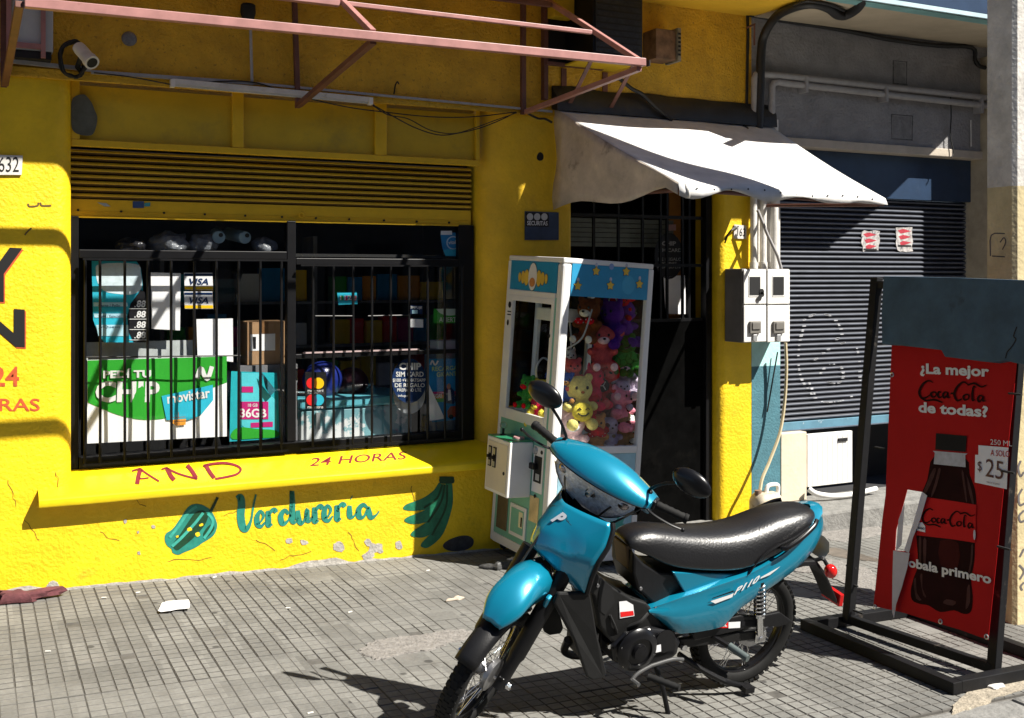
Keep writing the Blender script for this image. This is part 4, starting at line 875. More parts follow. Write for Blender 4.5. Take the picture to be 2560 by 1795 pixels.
sheet('plastic_folder', 'grey translucent plastic folder hanging askew by the card stickers', 'folder', [(543, 672), (608, 678), (582, 772), (546, 762)], glass('cloudy_plastic', (.42, .42, .44), .6, .3), PYW+.01)
sheet('notice_sheet', 'blank white paper above the green banner beside the cardboard box', 'paper', [(491, 798), (582, 796), (583, 905), (494, 893)], M_PAPER, PYW+.02)
t = sheet('shelf_board', 'long pale board standing behind the top of the green banner', 'board', [(212, 856), (486, 850), (488, 900), (214, 900)], mat('pale_board', (.42, .45, .45), .6, var=.2, vs=12), PYW+.08, .01)
# green banner
t = thing('phone_banner', 'large green and white phone chip banner across the lower left window', 'banner', W(218, 900, PYW))
def by(px, py): return PYW-.012+.004*math.sin((px-218)*.035)+.003*math.sin((px+py)*.022)
def onb(k): return lambda px, py: W(px, py, by(px, py)-.0015*k)
def gridpatch(name, x0, x1, y0f, y1f, k, m, par, nx=28, ny=10):
    mb = MB(); P = onb(k)
    mb.loft([[P(x0+(x1-x0)*i/nx, y0f(i/nx)+(y1f(i/nx)-y0f(i/nx))*j/ny) for i in range(nx+1)] for j in range(ny+1)], closed=False)
    return mb.build(name, m, par, smooth=True, angle=180)
gridpatch('sheet', 218, 567, lambda u: 900-10*u, lambda u: 1109-18*u, 0, M_PAPER, t)
gridpatch('green_field', 219, 567, lambda u: 901-10*u, lambda u: 1006+44*math.sin(PI*min(1, u*1.15))*(1 if u < .8 else 1)-50*max(0, u-.62)/.38, 1.5, M_PGREEN, t)
text('CHIP', (238, 1006), (398, 1006), (240, 952), onb(6), M_PW, t)
text('PEDÍ TU', (258, 946), (378, 944), (258, 922), onb(6), M_PW, t)
mb = MB(); stroke(mb, [(492, 946, 1), (502, 920, 1), (512, 940, 1), (520, 946, 1), (530, 916, 1)], 11, onb(6), k=4); mb.build('logo_mark', M_PW, t)
patch('card', [(404, 990), (532, 962), (533, 1000), (500, 1040), (470, 1050), (416, 1050)], onb(5), M_PCYAN, t)
text('movistar', (419, 1010), (526, 994), (417, 986), onb(7), M_PW, t)
patch('chip', [(434, 1032), (462, 1027), (466, 1032), (464, 1062), (440, 1064), (432, 1058)], onb(6.5), M_PORA, t)
for q in ([(433, 1044), (464, 1042)], [(434, 1054), (464, 1052)], [(446, 1030), (448, 1063)]):
    mb = MB(); stroke(mb, q, 1.5, onb(7.5), k=1); mb.build('chip_line', mat('brown_line', (.25, .1, .02)), t)
# curling pink and teal data poster
t = thing('data_poster', 'teal and magenta phone data poster with a curling corner', 'poster', W(573, 930, PYW))
patch('sheet', [(578, 928), (692, 932), (696, 985), (698, 1094), (640, 1100), (574, 1104), (576, 1000)], PYW, M_PTEAL, t, thick=.002)
patch('curled_corner', [(654, 930), (690, 976), (676, 990), (664, 970)], PYW-.03, mat('dark_teal_back', (.02, .12, .16), .5), t, thick=.002)
patch('print', [(597, 932), (648, 932), (645, 960), (690, 1000), (692, 1088), (640, 1090), (600, 1060)], PYW-.0015, mat('print_aqua', (.08, .52, .60), .45, var=.12, vs=9), t)
for q in ([(604, 966), (633, 966), (633, 981), (604, 981)], [(597, 1004), (671, 1004), (671, 1048), (597, 1048)], [(627, 1057), (682, 1054), (682, 1067), (627, 1069)]): pr(t, q, M_PMAG, 3)
px_(t, '36GB', (600, 1044), (666, 1044), (600, 1021), None, 4); px_(t, '18 GB', (620, 1017), (644, 1017), (620, 1009), None, 4)
pr(t, [(580, 1080), (600, 1068), (640, 1072), (690, 1076), (694, 1092), (640, 1096), (582, 1098)], M_PGREEN, 2.5, sm=3)
# cardboard box with label
t = thing('cardboard_box', 'brown cardboard box with a white label behind the window bars', 'box', W(668, 912, .33))
mb = MB(); a, b = W(618, 913, .32), W(719, 803, .32); mb.box(a.x, b.x, .32, .55, a.z, b.z); mb.build('carton', mat('cardboard', (.34, .20, .10), .8, var=.12, vs=6), t, bevel=.004)
patch('label', [(626, 836), (688, 834), (688, 876), (627, 877)], .318, M_PAPER, t); patch('tape', [(655, 803), (671, 803), (671, 834), (655, 834)], .3185, mat('brown_tape', (.2, .1, .04), .35), t)
patch('print', [(632, 842), (640, 842), (640, 872), (633, 872)], .3165, M_PBLACK, t)
mb = MB(); mb.box(a.x-.05, b.x+.06, .30, .60, .70, a.z-.002); tag(mb.build('display_plinth', mat('grey_plinth', (.16, .16, .17), .6, var=.3)), 'grey plinth under the cardboard box behind the window', 'plinth')
# small stickers on the right-hand pane
t = sheet('channel_sticker', 'small cyan sticker with coloured digits on the upper right pane', 'sticker', [(843, 731), (892, 730), (894, 760), (846, 762)], M_PCYAN, PYW-.01); 
for i, (c, m) in enumerate(zip('1122', (M_PGREEN, M_PMAG, M_PNAVY, M_PRED))): pr(t, [(850+i*11, 739), (858+i*11, 739), (858+i*11, 751), (850+i*11, 751)], m, 2, PYW-.01)
px_(t, '1122', (850, 750), (890, 749), (850, 739), None, 4, PYW-.01)
t = sheet('push_sticker', 'blue push sticker with white letters on the right pane', 'sticker', [(1024, 763), (1056, 764), (1056, 785), (1024, 785)], M_PNAVY, PYW-.01); px_(t, 'EMPUJE', (1025, 773), (1055, 774), (1025, 765), None, 2, PYW-.01); pr(t, [(1030, 775), (1044, 775), (1044, 784), (1030, 784)], MATS['print_light_blue'], 2, PYW-.01)
sheet('blank_sticker', 'plain white sticker just under the blue push sticker', 'sticker', [(1024, 797), (1058, 798), (1058, 819), (1024, 818)], M_PAPER, PYW-.01)
t = sheet('open_sign', 'green open sign with a white arc at the right of the window', 'sign', [(1084, 772), (1166, 772), (1166, 808), (1084, 808)], M_PGREEN); pr(t, [(1090, 772)]+[(1125-32*math.cos(PI*i/12), 772+17*math.sin(PI*i/12)) for i in range(1, 12)]+[(1160, 772)], mat('pale_green', (.5, .6, .5)), 1); px_(t, 'ABIERTO', (1098, 805), (1151, 805), (1098, 793), None, 2)
t = sheet('card_circles_sticker', 'black sticker with red yellow and blue overlapping circles', 'sticker', [(763, 930), (816, 930), (816, 1022), (763, 1022)], M_PBLACK, PYW-.01)
for cy, c2, nm in ((958, M_PYEL, 'mastercard'), (1000, M_PCYAN, 'maestro')):
    pr(t, ellp(780, cy, 14, 14), M_PRED, 1, PYW-.01); pr(t, ellp(796, cy, 14, 14), c2, 2, PYW-.01)
    pr(t, [(788-5*math.sin(PI*i/10) , cy-11.5+23*i/10) for i in range(11)]+[(788+5*math.sin(PI*i/10), cy+11.5-23*i/10) for i in range(11)], M_PORA if cy < 970 else mat('print_violet', (.25, .2, .5)), 3, PYW-.01)
    px_(t, nm, (769, cy+21), (808, cy+21), (769, cy+15), None, 2, PYW-.01)
t = thing('round_poster', 'round dark blue chip card poster stuck on the right pane', 'poster', W(1022, 950, PYW))
patch('backing', ellp(1023, 985, 40, 50), PYW+.03, mat('pale_round_card', (.40, .43, .45), .6, var=.1), t, thick=.002)
patch('sheet', ellp(1023, 952, 43, 56), PYW, M_PNAVY, t, thick=.002)
for bd, y_, h_, x0, x1 in (('CHIP', 925, 18, 998, 1053), ('SIM CARD', 942, 13, 990, 1059), ('$100 +WHATSAPP', 956, 10, 982, 1064), ('DE REGALO', 968, 10, 987, 1062), ('PREPAGO LTE', 979, 8, 993, 1053), ('infopel', 994, 8, 995, 1022)):
    px_(t, bd, (x0, y_), (x1, y_), (x0, y_-h_), None, 2)
t = sheet('top_up_poster', 'blue recharge poster with a walking man and red car at right', 'poster', [(1072, 897), (1172, 896), (1174, 1046), (1080, 1056), (1074, 1000)], M_PBLUE, PYW+.01)
mb = MB(); stroke(mb, [(1076, 912), (1081, 902), (1086, 911), (1090, 911), (1095, 902)], 4, lambda x, y: W(x, y, PYW+.006), k=4); mb.build('logo_mark', M_PW, t)
px_(t, 'RECARGANI', (1080, 928), (1157, 924), (1080, 917), mat('print_lime', (.55, .7, .12)), 3, PYW+.01); px_(t, 'GIGANTE', (1092, 942), (1148, 939), (1092, 931), MATS['print_lime'], 3, PYW+.01)
for i, (m, y_) in enumerate(((M_PMAG, 980), (M_PORA, 988), (M_PGREEN, 997))): pr(t, [(1076, y_), (1172, y_-4), (1172, y_+5), (1076, y_+9)], m, 1.5, PYW+.01)
px_(t, 'GIGAS', (1080, 995), (1105, 994), (1080, 985), None, 4, PYW+.01)
pr(t, [(1112, 985), (1116, 970), (1118, 962), (1124, 960), (1128, 968), (1136, 978), (1140, 1000), (1134, 1010), (1116, 1008)], M_PNAVY, 3, PYW+.01); pr(t, ellp(1122, 966, 5, 7), mat('print_skin', (.4, .22, .14)), 4, PYW+.01); pr(t, [(1120, 974), (1126, 974), (1128, 1000), (1120, 1002)], M_PW, 4, PYW+.01)
pr(t, [(1118, 1028), (1126, 1016), (1150, 1014), (1158, 1022), (1166, 1026), (1166, 1040), (1120, 1044)], mat('print_car_red', (.35, .05, .02)), 3, PYW+.01)
for cx_ in (1128, 1158): pr(t, ellp(cx_, 1042, 6, 6, 14), M_PBLACK, 4, PYW+.01)
t = thing('peeling_paper', 'pale paper peeling off beside the blue recharge poster', 'paper', W(1080, 1010, PYW))
patch('sheet', [(1072, 960), (1112, 1046), (1090, 1050), (1074, 1052)], PYW-.02, M_PAPER, t, thick=.001)
t = sheet('water_sticker', 'blue and white water company sticker in the top right corner', 'sticker', [(1101, 584), (1160, 580), (1160, 641), (1114, 640), (1106, 620)], M_PBLUE, PYW-.02)
pr(t, ellp(1133, 607, 17, 17), mat('print_pale2', (.45, .62, .72)), 1, PYW-.02); pr(t, ellp(1133, 607, 14, 14), M_PBLUE, 2, PYW-.02); px_(t, 'vitale', (1121, 611), (1145, 609), (1121, 602), None, 3, PYW-.02); pr(t, [(1108, 625), (1160, 618), (1160, 640), (1114, 640)], M_PCYAN, 1, PYW-.02); pr(t, [(1102, 577), (1130, 577), (1130, 587), (1102, 587)], M_PAPER, 2, PYW-.02)
# chest freezer, crates and bags inside
t = thing('chest_freezer', 'old teal chest freezer with white peeling paint inside the shop', 'freezer', W(880, 1100, .5))
a, b = W(752, 1115, .42), W(1030, 985, .42)
mb = MB(); mb.box(a.x, b.x, .42, .95, .31, b.z-.07); mb.build('body', mat('freezer_teal', (.16, .34, .38), .4, var=.12, vs=5, col2=(.62, .64, .64), c2s=2.3, c2t=.52, soft=.03), t, bevel=.012)
mb = MB(); mb.box(a.x-.01, b.x+.01, .405, .96, b.z-.066, b.z+.0); mb.build('lid', mat('freezer_lid', (.10, .38, .46), .4, var=.1), t, bevel=.015)
mb = MB(); mb.box(a.x+.10, a.x+.125, .400, .419, b.z-.20, b.z-.09); mb.build('hinge', M_ALU, t)
t = thing('blue_bag', 'dark blue plastic bag standing on the freezer behind the card sticker', 'bag', W(800, 985, .6))
mb = MB(); c = W(806, 950, .62); mb.ell(c, (.14, .10, .13), seg=18, rg=12); o = mb.build('bag', mat('blue_plastic', (.01, .02, .16), .3, var=.2, bump=.01, bs=14), t, smooth=True, angle=180)
mb = MB(); c = W(880, 960, .70); mb.ell(c, (.12, .10, .12), seg=16, rg=10); tag(mb.build('dark_red_bag', mat('dark_red_plastic', (.06, .008, .012), .4, var=.3, bump=.01, bs=14), smooth=True, angle=180), 'dark red bag on the freezer right of the blue bag', 'bag')
a, b = W(1095, 875, .30), W(1172, 850, .30)
mb = MB(); mb.box(a.x, b.x, .30, .45, a.z, b.z); tag(mb.build('white_tray', mat('greyish_white_tray', (.45, .47, .5), .5), bevel=.004), 'white plastic tray below the green open sign', 'tray')
mb = MB(); mb.box(a.x-.02, b.x+.05, .28, .5, .69, a.z-.002); tag(mb.build('side_counter', mat('blue_grey_counter', (.10, .13, .17), .5, var=.2)), 'blue grey counter behind the recharge poster at the window right', 'counter')
for i, (px, py) in enumerate(((547, 593), (613, 594))):
    t = thing('film_roll', ('left' if i == 0 else 'right')+' of two pale plastic film rolls on the top shelf', 'roll', W(px, py, .30))
    c = W(px, py, .29); mb = MB(); mb.lathe([(.0, 0), (.036, 0), (.040, .004), (.040, .30), (.0, .30)], c, (.15-.3*i, 1, .12), 20); mb.build('roll', mat('film_blue', (.25, .38, .46), .4, var=.15), t, smooth=True)
    mb = MB(); mb.lathe([(.0, -.001), (.014, -.001), (.014, .003)], c+Vector((.012, -.003, .014)), (.15, 1, .12), 12); mb.build('core', M_BLK, t)
M_BAGC = mat('crumpled_clear_bag', (.16, .17, .19), .25, var=.5, vs=18, bump=.03, bs=16)
for i, (px, py, rx, rz, la) in enumerate(((330, 618, .10, .055, 'low dark bag at the left end of the top shelf'), (425, 612, .13, .075, 'crumpled clear plastic bag left of the film rolls'), (505, 610, .10, .06, 'crumpled bag between the clear bag and film rolls'), (660, 616, .08, .06, 'small crumpled bag right of the film rolls'))):
    c = W(px, py, .36); mb = MB(); mb.ell(c, (rx, .08, rz), seg=22, rg=14)
    mb.v = [v+(v-c)*.35*noise.noise(v*22) for v in mb.v]
    tag(mb.build('plastic_bag', M_BAGC if i else MATS['dark_red_plastic'] and mat('black_bag', (.02, .02, .024), .3, bump=.02, bs=18), smooth=True, angle=180), la, 'bag')
# posters and things in the dark doorway
t = thing('round_poster', 'round black chip card poster hanging inside the dark doorway', 'poster', W(1672, 630, .2))
patch('sheet', ellp(1672, 640, 36, 58), .20, mat('poster_black', (.01, .01, .012), .5), t, thick=.002)
M_DIMW = mat('dim_print', (.32, .32, .32), .6)
for bd, y_, h_, x0, x1 in (('CHIP', 614, 11, 1655, 1690), ('SIM CARD', 630, 9, 1646, 1704), ('DE REGALO', 652, 8, 1645, 1704), ('INTERNET', 661, 6, 1652, 1692), ('PREPAGO LTE', 671, 6, 1644, 1702)): text(bd, (x0, y_), (x1, y_), (x0, y_-h_), .198, M_DIMW, t)
t = thing('paper_notice', 'plain white notice sheet hung inside the dark doorway', 'paper', W(1690, 740, .2)); patch('sheet', [(1659, 691), (1712, 688), (1716, 785), (1664, 785)], .20, M_PAPER, t, thick=.002)
t = thing('small_label', 'small pink label on the inner shutter in the doorway', 'label', W(1680, 570, .3)); patch('sheet', [(1666, 562), (1690, 561), (1690, 576), (1667, 577)], .33, mat('pink_label', (.5, .3, .3)), t, thick=.002)

# shelves with packets at the back of the shop
sv = thing('shop_shelf', 'dark shelf unit with rows of packets at the back of the shop', 'shelf', (2.3, 1.5, .3))
for z in (.95, 1.28, 1.61):
    mb = MB(); mb.box(1.2, 3.5, 1.35, 1.65, z-.02, z); mb.build('board', MATS['grey_plinth'], sv)
for x in (1.19, 2.3, 3.49):
    mb = MB(); mb.box(x, x+.03, 1.34, 1.66, .3, 2.1); mb.build('upright', MATS['grey_plinth'], sv)
rr = random.Random(11); cols = [M_PRED, M_PYEL, M_PBLUE, M_PGREEN, M_PAPER, M_PORA, M_PCYAN, M_PMAG]; cn = ('red', 'yellow', 'dark blue', 'green', 'white', 'orange', 'cyan', 'magenta')
used = set()
for lv, z in (('lowest', .951), ('middle', 1.281), ('top', 1.611)):
    x = 1.25; prev = 'upright'
    while x < 3.35:
        w_ = rr.uniform(.11, .20); h_ = rr.uniform(.14, .25); ci = rr.randrange(8)
        if not (2.22 < x+w_/2 < 2.42):
            la = f'{cn[ci]} packet right of the {prev} '+('' if prev == 'upright' else 'one ')+f'on the {lv} back shelf'
            if la in used: la = la.replace(' on the', ' further right on the')
            used.add(la); mb = MB(); mb.box(x, x+w_-.012, 1.38+rr.uniform(0, .05), 1.52, z, z+h_); tag(mb.build('packet', cols[ci]), la, 'packet', 'packets on the back shelf'); prev = cn[ci]
        x += w_
# ------------------------------------------------------------------ claw machine
MM = Matrix.Translation((3.16, -.705, .004)) @ Matrix.Rotation(.048, 4, 'Z') @ Matrix.Rotation(.056, 4, 'Y') @ Matrix.Rotation(.037, 4, 'X')
cm = thing('claw_machine', 'white and blue claw machine full of plush toys leaning by the door', 'claw machine', M=MM)
MW, MD, MH = .694, .70, 1.915
M_MWH = mat('machine_white', (.78, .77, .75), .35, var=.05, vs=6, col2=(.55, .52, .46), c2s=6, c2t=.7, soft=.1)
M_MGRN = mat('machine_green', (.20, .48, .36), .35, var=.12, vs=5)
M_MGRN2 = mat('machine_deep_green', (.03, .24, .12), .35, var=.15, vs=5)
M_MBLU = mat('machine_blue', (.03, .28, .50), .35, var=.10, vs=7)
M_MBLU2 = mat('machine_pale_blue', (.30, .52, .62), .4, var=.2, vs=5)
M_CGL = glass('cabinet_glass', (.96, .98, .97), .55)
def cpart(name, b, m, bev=.003, par=None):
    mb = MB(); mb.box(*b); return mb.build(name, m, par or cm, world=False, bevel=bev)
CW = .052
# corner posts: near one is wider and rounded
for x0, x1, y0, y1, nm in ((0, .068, 0, .068, 'corner_post'), (MW-.04, MW, 0, .045, 'corner_post'), (0, .04, MD-.04, MD, 'corner_post'), (MW-.04, MW, MD-.04, MD, 'corner_post')):
    cpart(nm, (x0, x1, y0, y1, 0, MH-.035), M_MWH, .016 if x1 == .068 else .006)
# green edge strip on the near post
cpart('post_strip', (-.0025, .0, .052, .066, .05, 1.66), M_MGRN, 0)
cpart('top_frame', (.002, MW-.002, .002, MD-.002, MH-.034, MH), M_MWH, .008)
H0, H1 = 1.69, 1.882            # header band
cpart('header_panel', (.002, .014, .069, MD-.041, H0, H1), M_MBLU, 0)
cpart('header_panel', (.069, MW-.041, .002, .014, H0-.01, H1), M_MBLU, 0)
cpart('header_rail', (-.002, .02, .069, MD-.041, H0-.045, H0-.001), M_MWH); 
# window frames and glass: front faces -x, side faces -y
F0, F1 = .882, 1.655
cpart('door_frame', (-.004, .022, .069, .105, F0-.05, F1-.001), M_MWH); cpart('door_frame', (-.004, .022, MD-.10, MD-.041, F0-.05, F1-.001), M_MWH)
cpart('door_frame', (-.004, .022, .106, MD-.101, F1-.038, F1-.002), M_MWH); cpart('door_frame', (-.004, .022, .106, MD-.101, F0-.05, F0+.02), M_MWH)
cpart('front_glass', (.008, .012, .106, MD-.101, F0+.021, F1-.04), M_CGL, 0)
S0 = .735
cpart('side_glass', (.069, MW-.041, .016, .020, S0, H0-.012), M_CGL, 0)
cpart('side_rail', (.069, MW-.041, .0, .03, S0-.045, S0), M_MWH)
cpart('side_panel', (.069, MW-.041, .006, .02, .09, S0-.046), M_MBLU2); cpart('side_rail', (.069, MW-.041, .0, .03, .0, .089), M_MWH)
cpart('back_glass', (.05, MW-.05, MD-.014, MD-.010, .9, H0-.02), glass('smoked_back', (.30, .25, .20), .5), 0); cpart('back_panel', (.041, MW-.041, MD-.02, MD-.004, .02, .89), M_MWH, 0)
cpart('far_glass', (MW-.014, MW-.010, .05, MD-.05, S0, H0-.02), M_CGL, 0); cpart('far_panel', (MW-.02, MW-.004, .046, MD-.041, .02, S0-.01), M_MWH, 0)
cpart('toy_floor', (.03, MW-.03, .03, MD-.03, S0-.03, S0-.012), M_MWH, 0)
# lower front: green panel, control box, bill slot, prize door, speaker
cpart('front_panel', (.002, .016, .069, MD-.041, .06, F0-.051), M_MGRN, 0); cpart('front_rail', (-.004, .02, .069, MD-.041, .0, .059), M_MWH)
cb = cpart('control_box', (-.170, .001, .214, .515, .383, .735), M_MWH, .006)
cpart('control_top', (-.169, .0, .216, .513, .736, .742), M_MGRN2, 0, cb); cpart('coin_door', (-.1735, -.171, .234, .495, .405, .71), mat('machine_cream', (.66, .60, .48), .45, var=.05), .001, cb)
for y in (.375, .435):
    cpart('coin_slot', (-.179, -.174, y, y+.04, .545, .675), M_BLK, .002, cb); cpart('coin_plate', (-.1825, -.1795, y+.007, y+.033, .63, .668), M_ALU, .001, cb); cpart('coin_lever', (-.197, -.1795, y+.010, y+.030, .600, .620), M_BLK, .003, cb)
    cpart('coin_cup', (-.1825, -.1795, y+.007, y+.033, .553, .585), M_ALU, .001, cb)
mb = MB(); mb.lathe([(.0, .003), (.010, .003), (.012, 0)], (-.174, .265, .53), (-1, 0, 0), 12); mb.build('lock', M_BLK, cb, world=False)
mb = MB(); mb.tube([(-.09, .455, .742), (-.09, .455, .785)], .008, 8); mb.lathe([(.024, 0), (.010, .010), (.008, .012)], (-.09, .455, .742), (0, 0, 1), 12); mb.build('joystick_shaft', M_BLK, cb, smooth=True, world=False)
mb = MB(); mb.ell((-.09, .455, .806), .025, seg=16, rg=10); mb.build('joystick_ball', glass('clear_ball', (.9, .9, .9), 2.0, .05), cb, smooth=True, angle=180, world=False)
mb = MB(); mb.lathe([(.0, .014), (.034, .014), (.038, .008), (.038, 0)], (-.06, .30, .743), (0, 0, 1), 18); mb.build('push_button', mat('pale_pink_button', (.62, .32, .32), .4), cb, smooth=True, world=False)
bl = cpart('bill_plate', (-.006, .001, .070, .195, .43, .72), M_MWH, .003)
cpart('bill_acceptor', (-.011, -.0065, .085, .172, .495, .66), M_BLK, .002, bl); cpart('bill_mouth', (-.045, -.012, .125, .185, .575, .615), M_BLKM, .008, bl); cpart('bill_label', (-.0125, -.0115, .10, .145, .51, .55), M_ALU, 0, bl)
mb = MB(); mb.lathe([(.0, .003), (.012, .003), (.013, 0)], (-.0065, .095, .69), (-1, 0, 0), 12); mb.build('lock', M_BLK, bl, world=False)
mb = MB(); mb.lathe([(.0, .012), (.022, .012), (.026, 0)], (-.0065, .17, .69), (-1, 0, 0), 12); mb.build('return_knob', M_ALU, bl, world=False, smooth=True)
pd = cpart('prize_door', (-.010, .001, .235, .44, .10, .305), M_MWH, .003); cpart('prize_flap', (-.0125, -.0105, .258, .418, .125, .28), M_MGRN, 0, pd); cpart('flap_mark', (-.0135, -.013, .265, .315, .17, .27), mat('pale_yellow_print', (.75, .70, .45), .45), 0, pd); cpart('flap_hinge', (-.016, -.0125, .27, .285, .18, .24), M_BLK, 0, pd)
cpart('tinted_window', (-.004, .001, .485, .625, .10, .36), mat('brown_smoked', (.12, .09, .06), .25, var=.2), .006); cpart('orange_print', (-.002, .001, .10, .21, .24, .40), mat('pale_orange_print', (.72, .55, .28), .45, var=.3, vs=8), 0)
mb = MB(); mb.lathe([(.0, .003), (.011, .003), (.012, 0)], (-.0035, .15, .405), (-1, 0, 0), 12); mb.build('lock', M_BLK, cm, world=False)
def mpatch(name, pts, face, m, k=1, sm=0, par=None):   # flat print on a machine face: pts along the face, height
    pts = sc2(pts, sm) if sm else pts; e = .0012*k
    mb = MB(); mb.poly([((.0015-e if face == 'f' else a), (a if face == 'f' else .0015-e), z) for a, z in pts]); return mb.build(name, m, par or cm, world=False)
def el(c, d, r1, r2, n=20, tilt=0): return [(c+r1*math.cos(2*PI*i/n)+tilt*math.sin(2*PI*i/n), d+r2*math.sin(2*PI*i/n)) for i in range(n)]
M_EY = mat('print_soft_yellow', (.72, .48, .06), .45); M_EO = mat('print_soft_orange', (.60, .24, .07), .45); M_PLN = mat('print_outline', (.02, .03, .05), .5)
yc = (MD+.028)/2; zc = (H0+H1)/2
mpatch('print', el(yc, zc-.004, .058, .094), 'f', M_PLN, 1); mpatch('print', el(yc, zc-.004, .054, .090), 'f', M_MWH, 2); mpatch('print', el(yc, zc-.040, .036, .030), 'f', M_EO, 3); pass
for k, r in ((1, .030), (2, .024), (3, .018)):
    for sg in (-1, 1):
        c_ = yc+sg*(.03+.052*k*(.95-.02*k)); mpatch('print', el(c_, zc-.012, r+.003, r*1.75+.003), 'f', M_PLN, .6-.1*k); mpatch('print', el(c_, zc-.012, r, r*1.75), 'f', M_EY, 2-.2*k)
for u, w_ in ((.115, .085), (.245, .185), (.36, .10), (.475, .195), (.585, .12)):
    st = []
    for i in range(10): a = PI/2+2*PI*i/10; r = .030 if i % 2 == 0 else .017; st.append((u+r*math.cos(a), H0+w_-.03+r*1.05*math.sin(a)))
    mpatch('print', [(u+(x-u)*1.14, H0+w_-.03+(z-H0-w_+.03)*1.14) for x, z in st], 's', M_PLN, 1, 2); mpatch('print', st, 's', M_EY, 2, 2)
    mpatch('print', el(u, H0+w_+.008, .010, .014, 12), 's', mat('print_pale_pink', (.5, .5, .6), .5), 1)
mpatch('print', el(.36, H0+.19, .018, .020), 's', mat('print_pale_violet', (.22, .33, .60), .5), 1); mpatch('print', el(.50, H0+.08, .05, .06), 's', mat('print_mid_blue', (.05, .34, .56), .45), .5)
M_LEAF = mat('print_leaf_teal', (.06, .34, .30), .45)
mpatch('print', [(.40, .12), (.40, .24), (.44, .24), (.46, .20), (.44, .17), (.48, .13), (.46, .12)], 's', M_LEAF, -2.5)
lf = []
for i in range(14): a = 2*PI*i/14; r = .085 if i % 2 == 0 else .03; lf.append((.555+r*math.cos(a), .22+r*1.1*math.sin(a)))
mpatch('print', lf, 's', M_LEAF, -2.5)
mpatch('notice', [(.60, 1.425), (.60, 1.615), (.66, 1.615), (.66, 1.425)], 'f', M_MWH, 6); mpatch('notice_print', el(.63, 1.585, .020, .022), 'f', M_PBLACK, 7); mpatch('notice_print', el(.64, 1.465, .014, .02), 'f', M_PBLACK, 7)
for z in (1.535, 1.515): mpatch('notice_print', [(.605, z), (.655, z), (.655, z+.008), (.605, z+.008)], 'f', M_PBLACK, 7)
mb = MB(); mb.lathe([(.0, .003), (.012, .003), (.013, 0)], (-.0045, .105, 1.42), (-1, 0, 0), 12); mb.build('lock', M_BLK, cm, world=False)
# claw carriage
claw = thing('claw_part', None, None); del_me = claw; bpy.data.objects.remove(del_me)
cpart('carriage', (.16, .42, .30, .56, 1.50, 1.58), M_MWH, .004); cpart('motor', (.22, .30, .40, .48, 1.33, 1.44), mat('motor_blue', (.05, .07, .14), .4, var=.6, vs=40), .01); cpart('claw_body', (.225, .295, .405, .475, 1.22, 1.32), M_ALU, .012)
mb = MB(); mb.tube([(.26, .44, 1.44), (.26, .44, 1.50)], .006, 6); mb.build('cord', M_BLK, cm, world=False)
for k in range(3):
    a = 2*PI*k/3+.5; dx, dy = math.cos(a), math.sin(a)
    mb = MB(); mb.tube(smooth_curve([(.26+dx*.03, .44+dy*.03, 1.225), (.26+dx*.085, .44+dy*.085, 1.245), (.26+dx*.12, .44+dy*.12, 1.17), (.26+dx*.10, .44+dy*.10, 1.07)], 5), .007, 6); mb.build('claw_finger', M_ALU, cm, smooth=True, world=False)
mb = MB(); mb.tube([(.26, .44, 1.22), (.26, .44, 1.10)], .006, 6); mb.ell((.26, .44, 1.09), (.010, .010, .018), seg=8, rg=6); mb.build('claw_pin', M_ALU, cm, smooth=True, world=False)
mb = MB(); mb.tube(smooth_curve([(.30, .36, 1.52), (.26, .26, 1.40), (.20, .17, 1.33), (.14, .12, 1.34), (.22, .07, 1.42), (.28, .07, 1.60)], 6), .006, 6); mb.build('hose', mat('grey_hose', (.4, .4, .4), .5), cm, smooth=True, world=False)
mb = MB(); mb.tube([(.20, .60, .73), (.20, .60, 1.66)], .022, 8); mb.build('inner_post', M_MWH, cm, smooth=True, world=False)
for x, y in ((.07, .07), (MW-.08, .07), (.07, MD-.07), (MW-.08, MD-.07)):
    mb = MB(); mb.lathe([(.0, -.012), (.022, -.012), (.026, -.008), (.026, .008), (.022, .012), (.0, .012)], (x, y, -.030), (0, 1, 0), 18); w_ = mb.build('caster', M_BLK, cm, smooth=True, world=False)
    mb = MB(); mb.hexa([(x-.012, y-.018, -.030), (x+.012, y-.018, -.030), (x+.012, y-.014, -.030), (x-.012, y-.014, -.030), (x-.025, y-.018, 0), (x+.025, y-.018, 0), (x+.025, y-.014, 0), (x-.025, y-.014, 0)]); mb.build('caster_fork', M_ALU, cm, world=False)
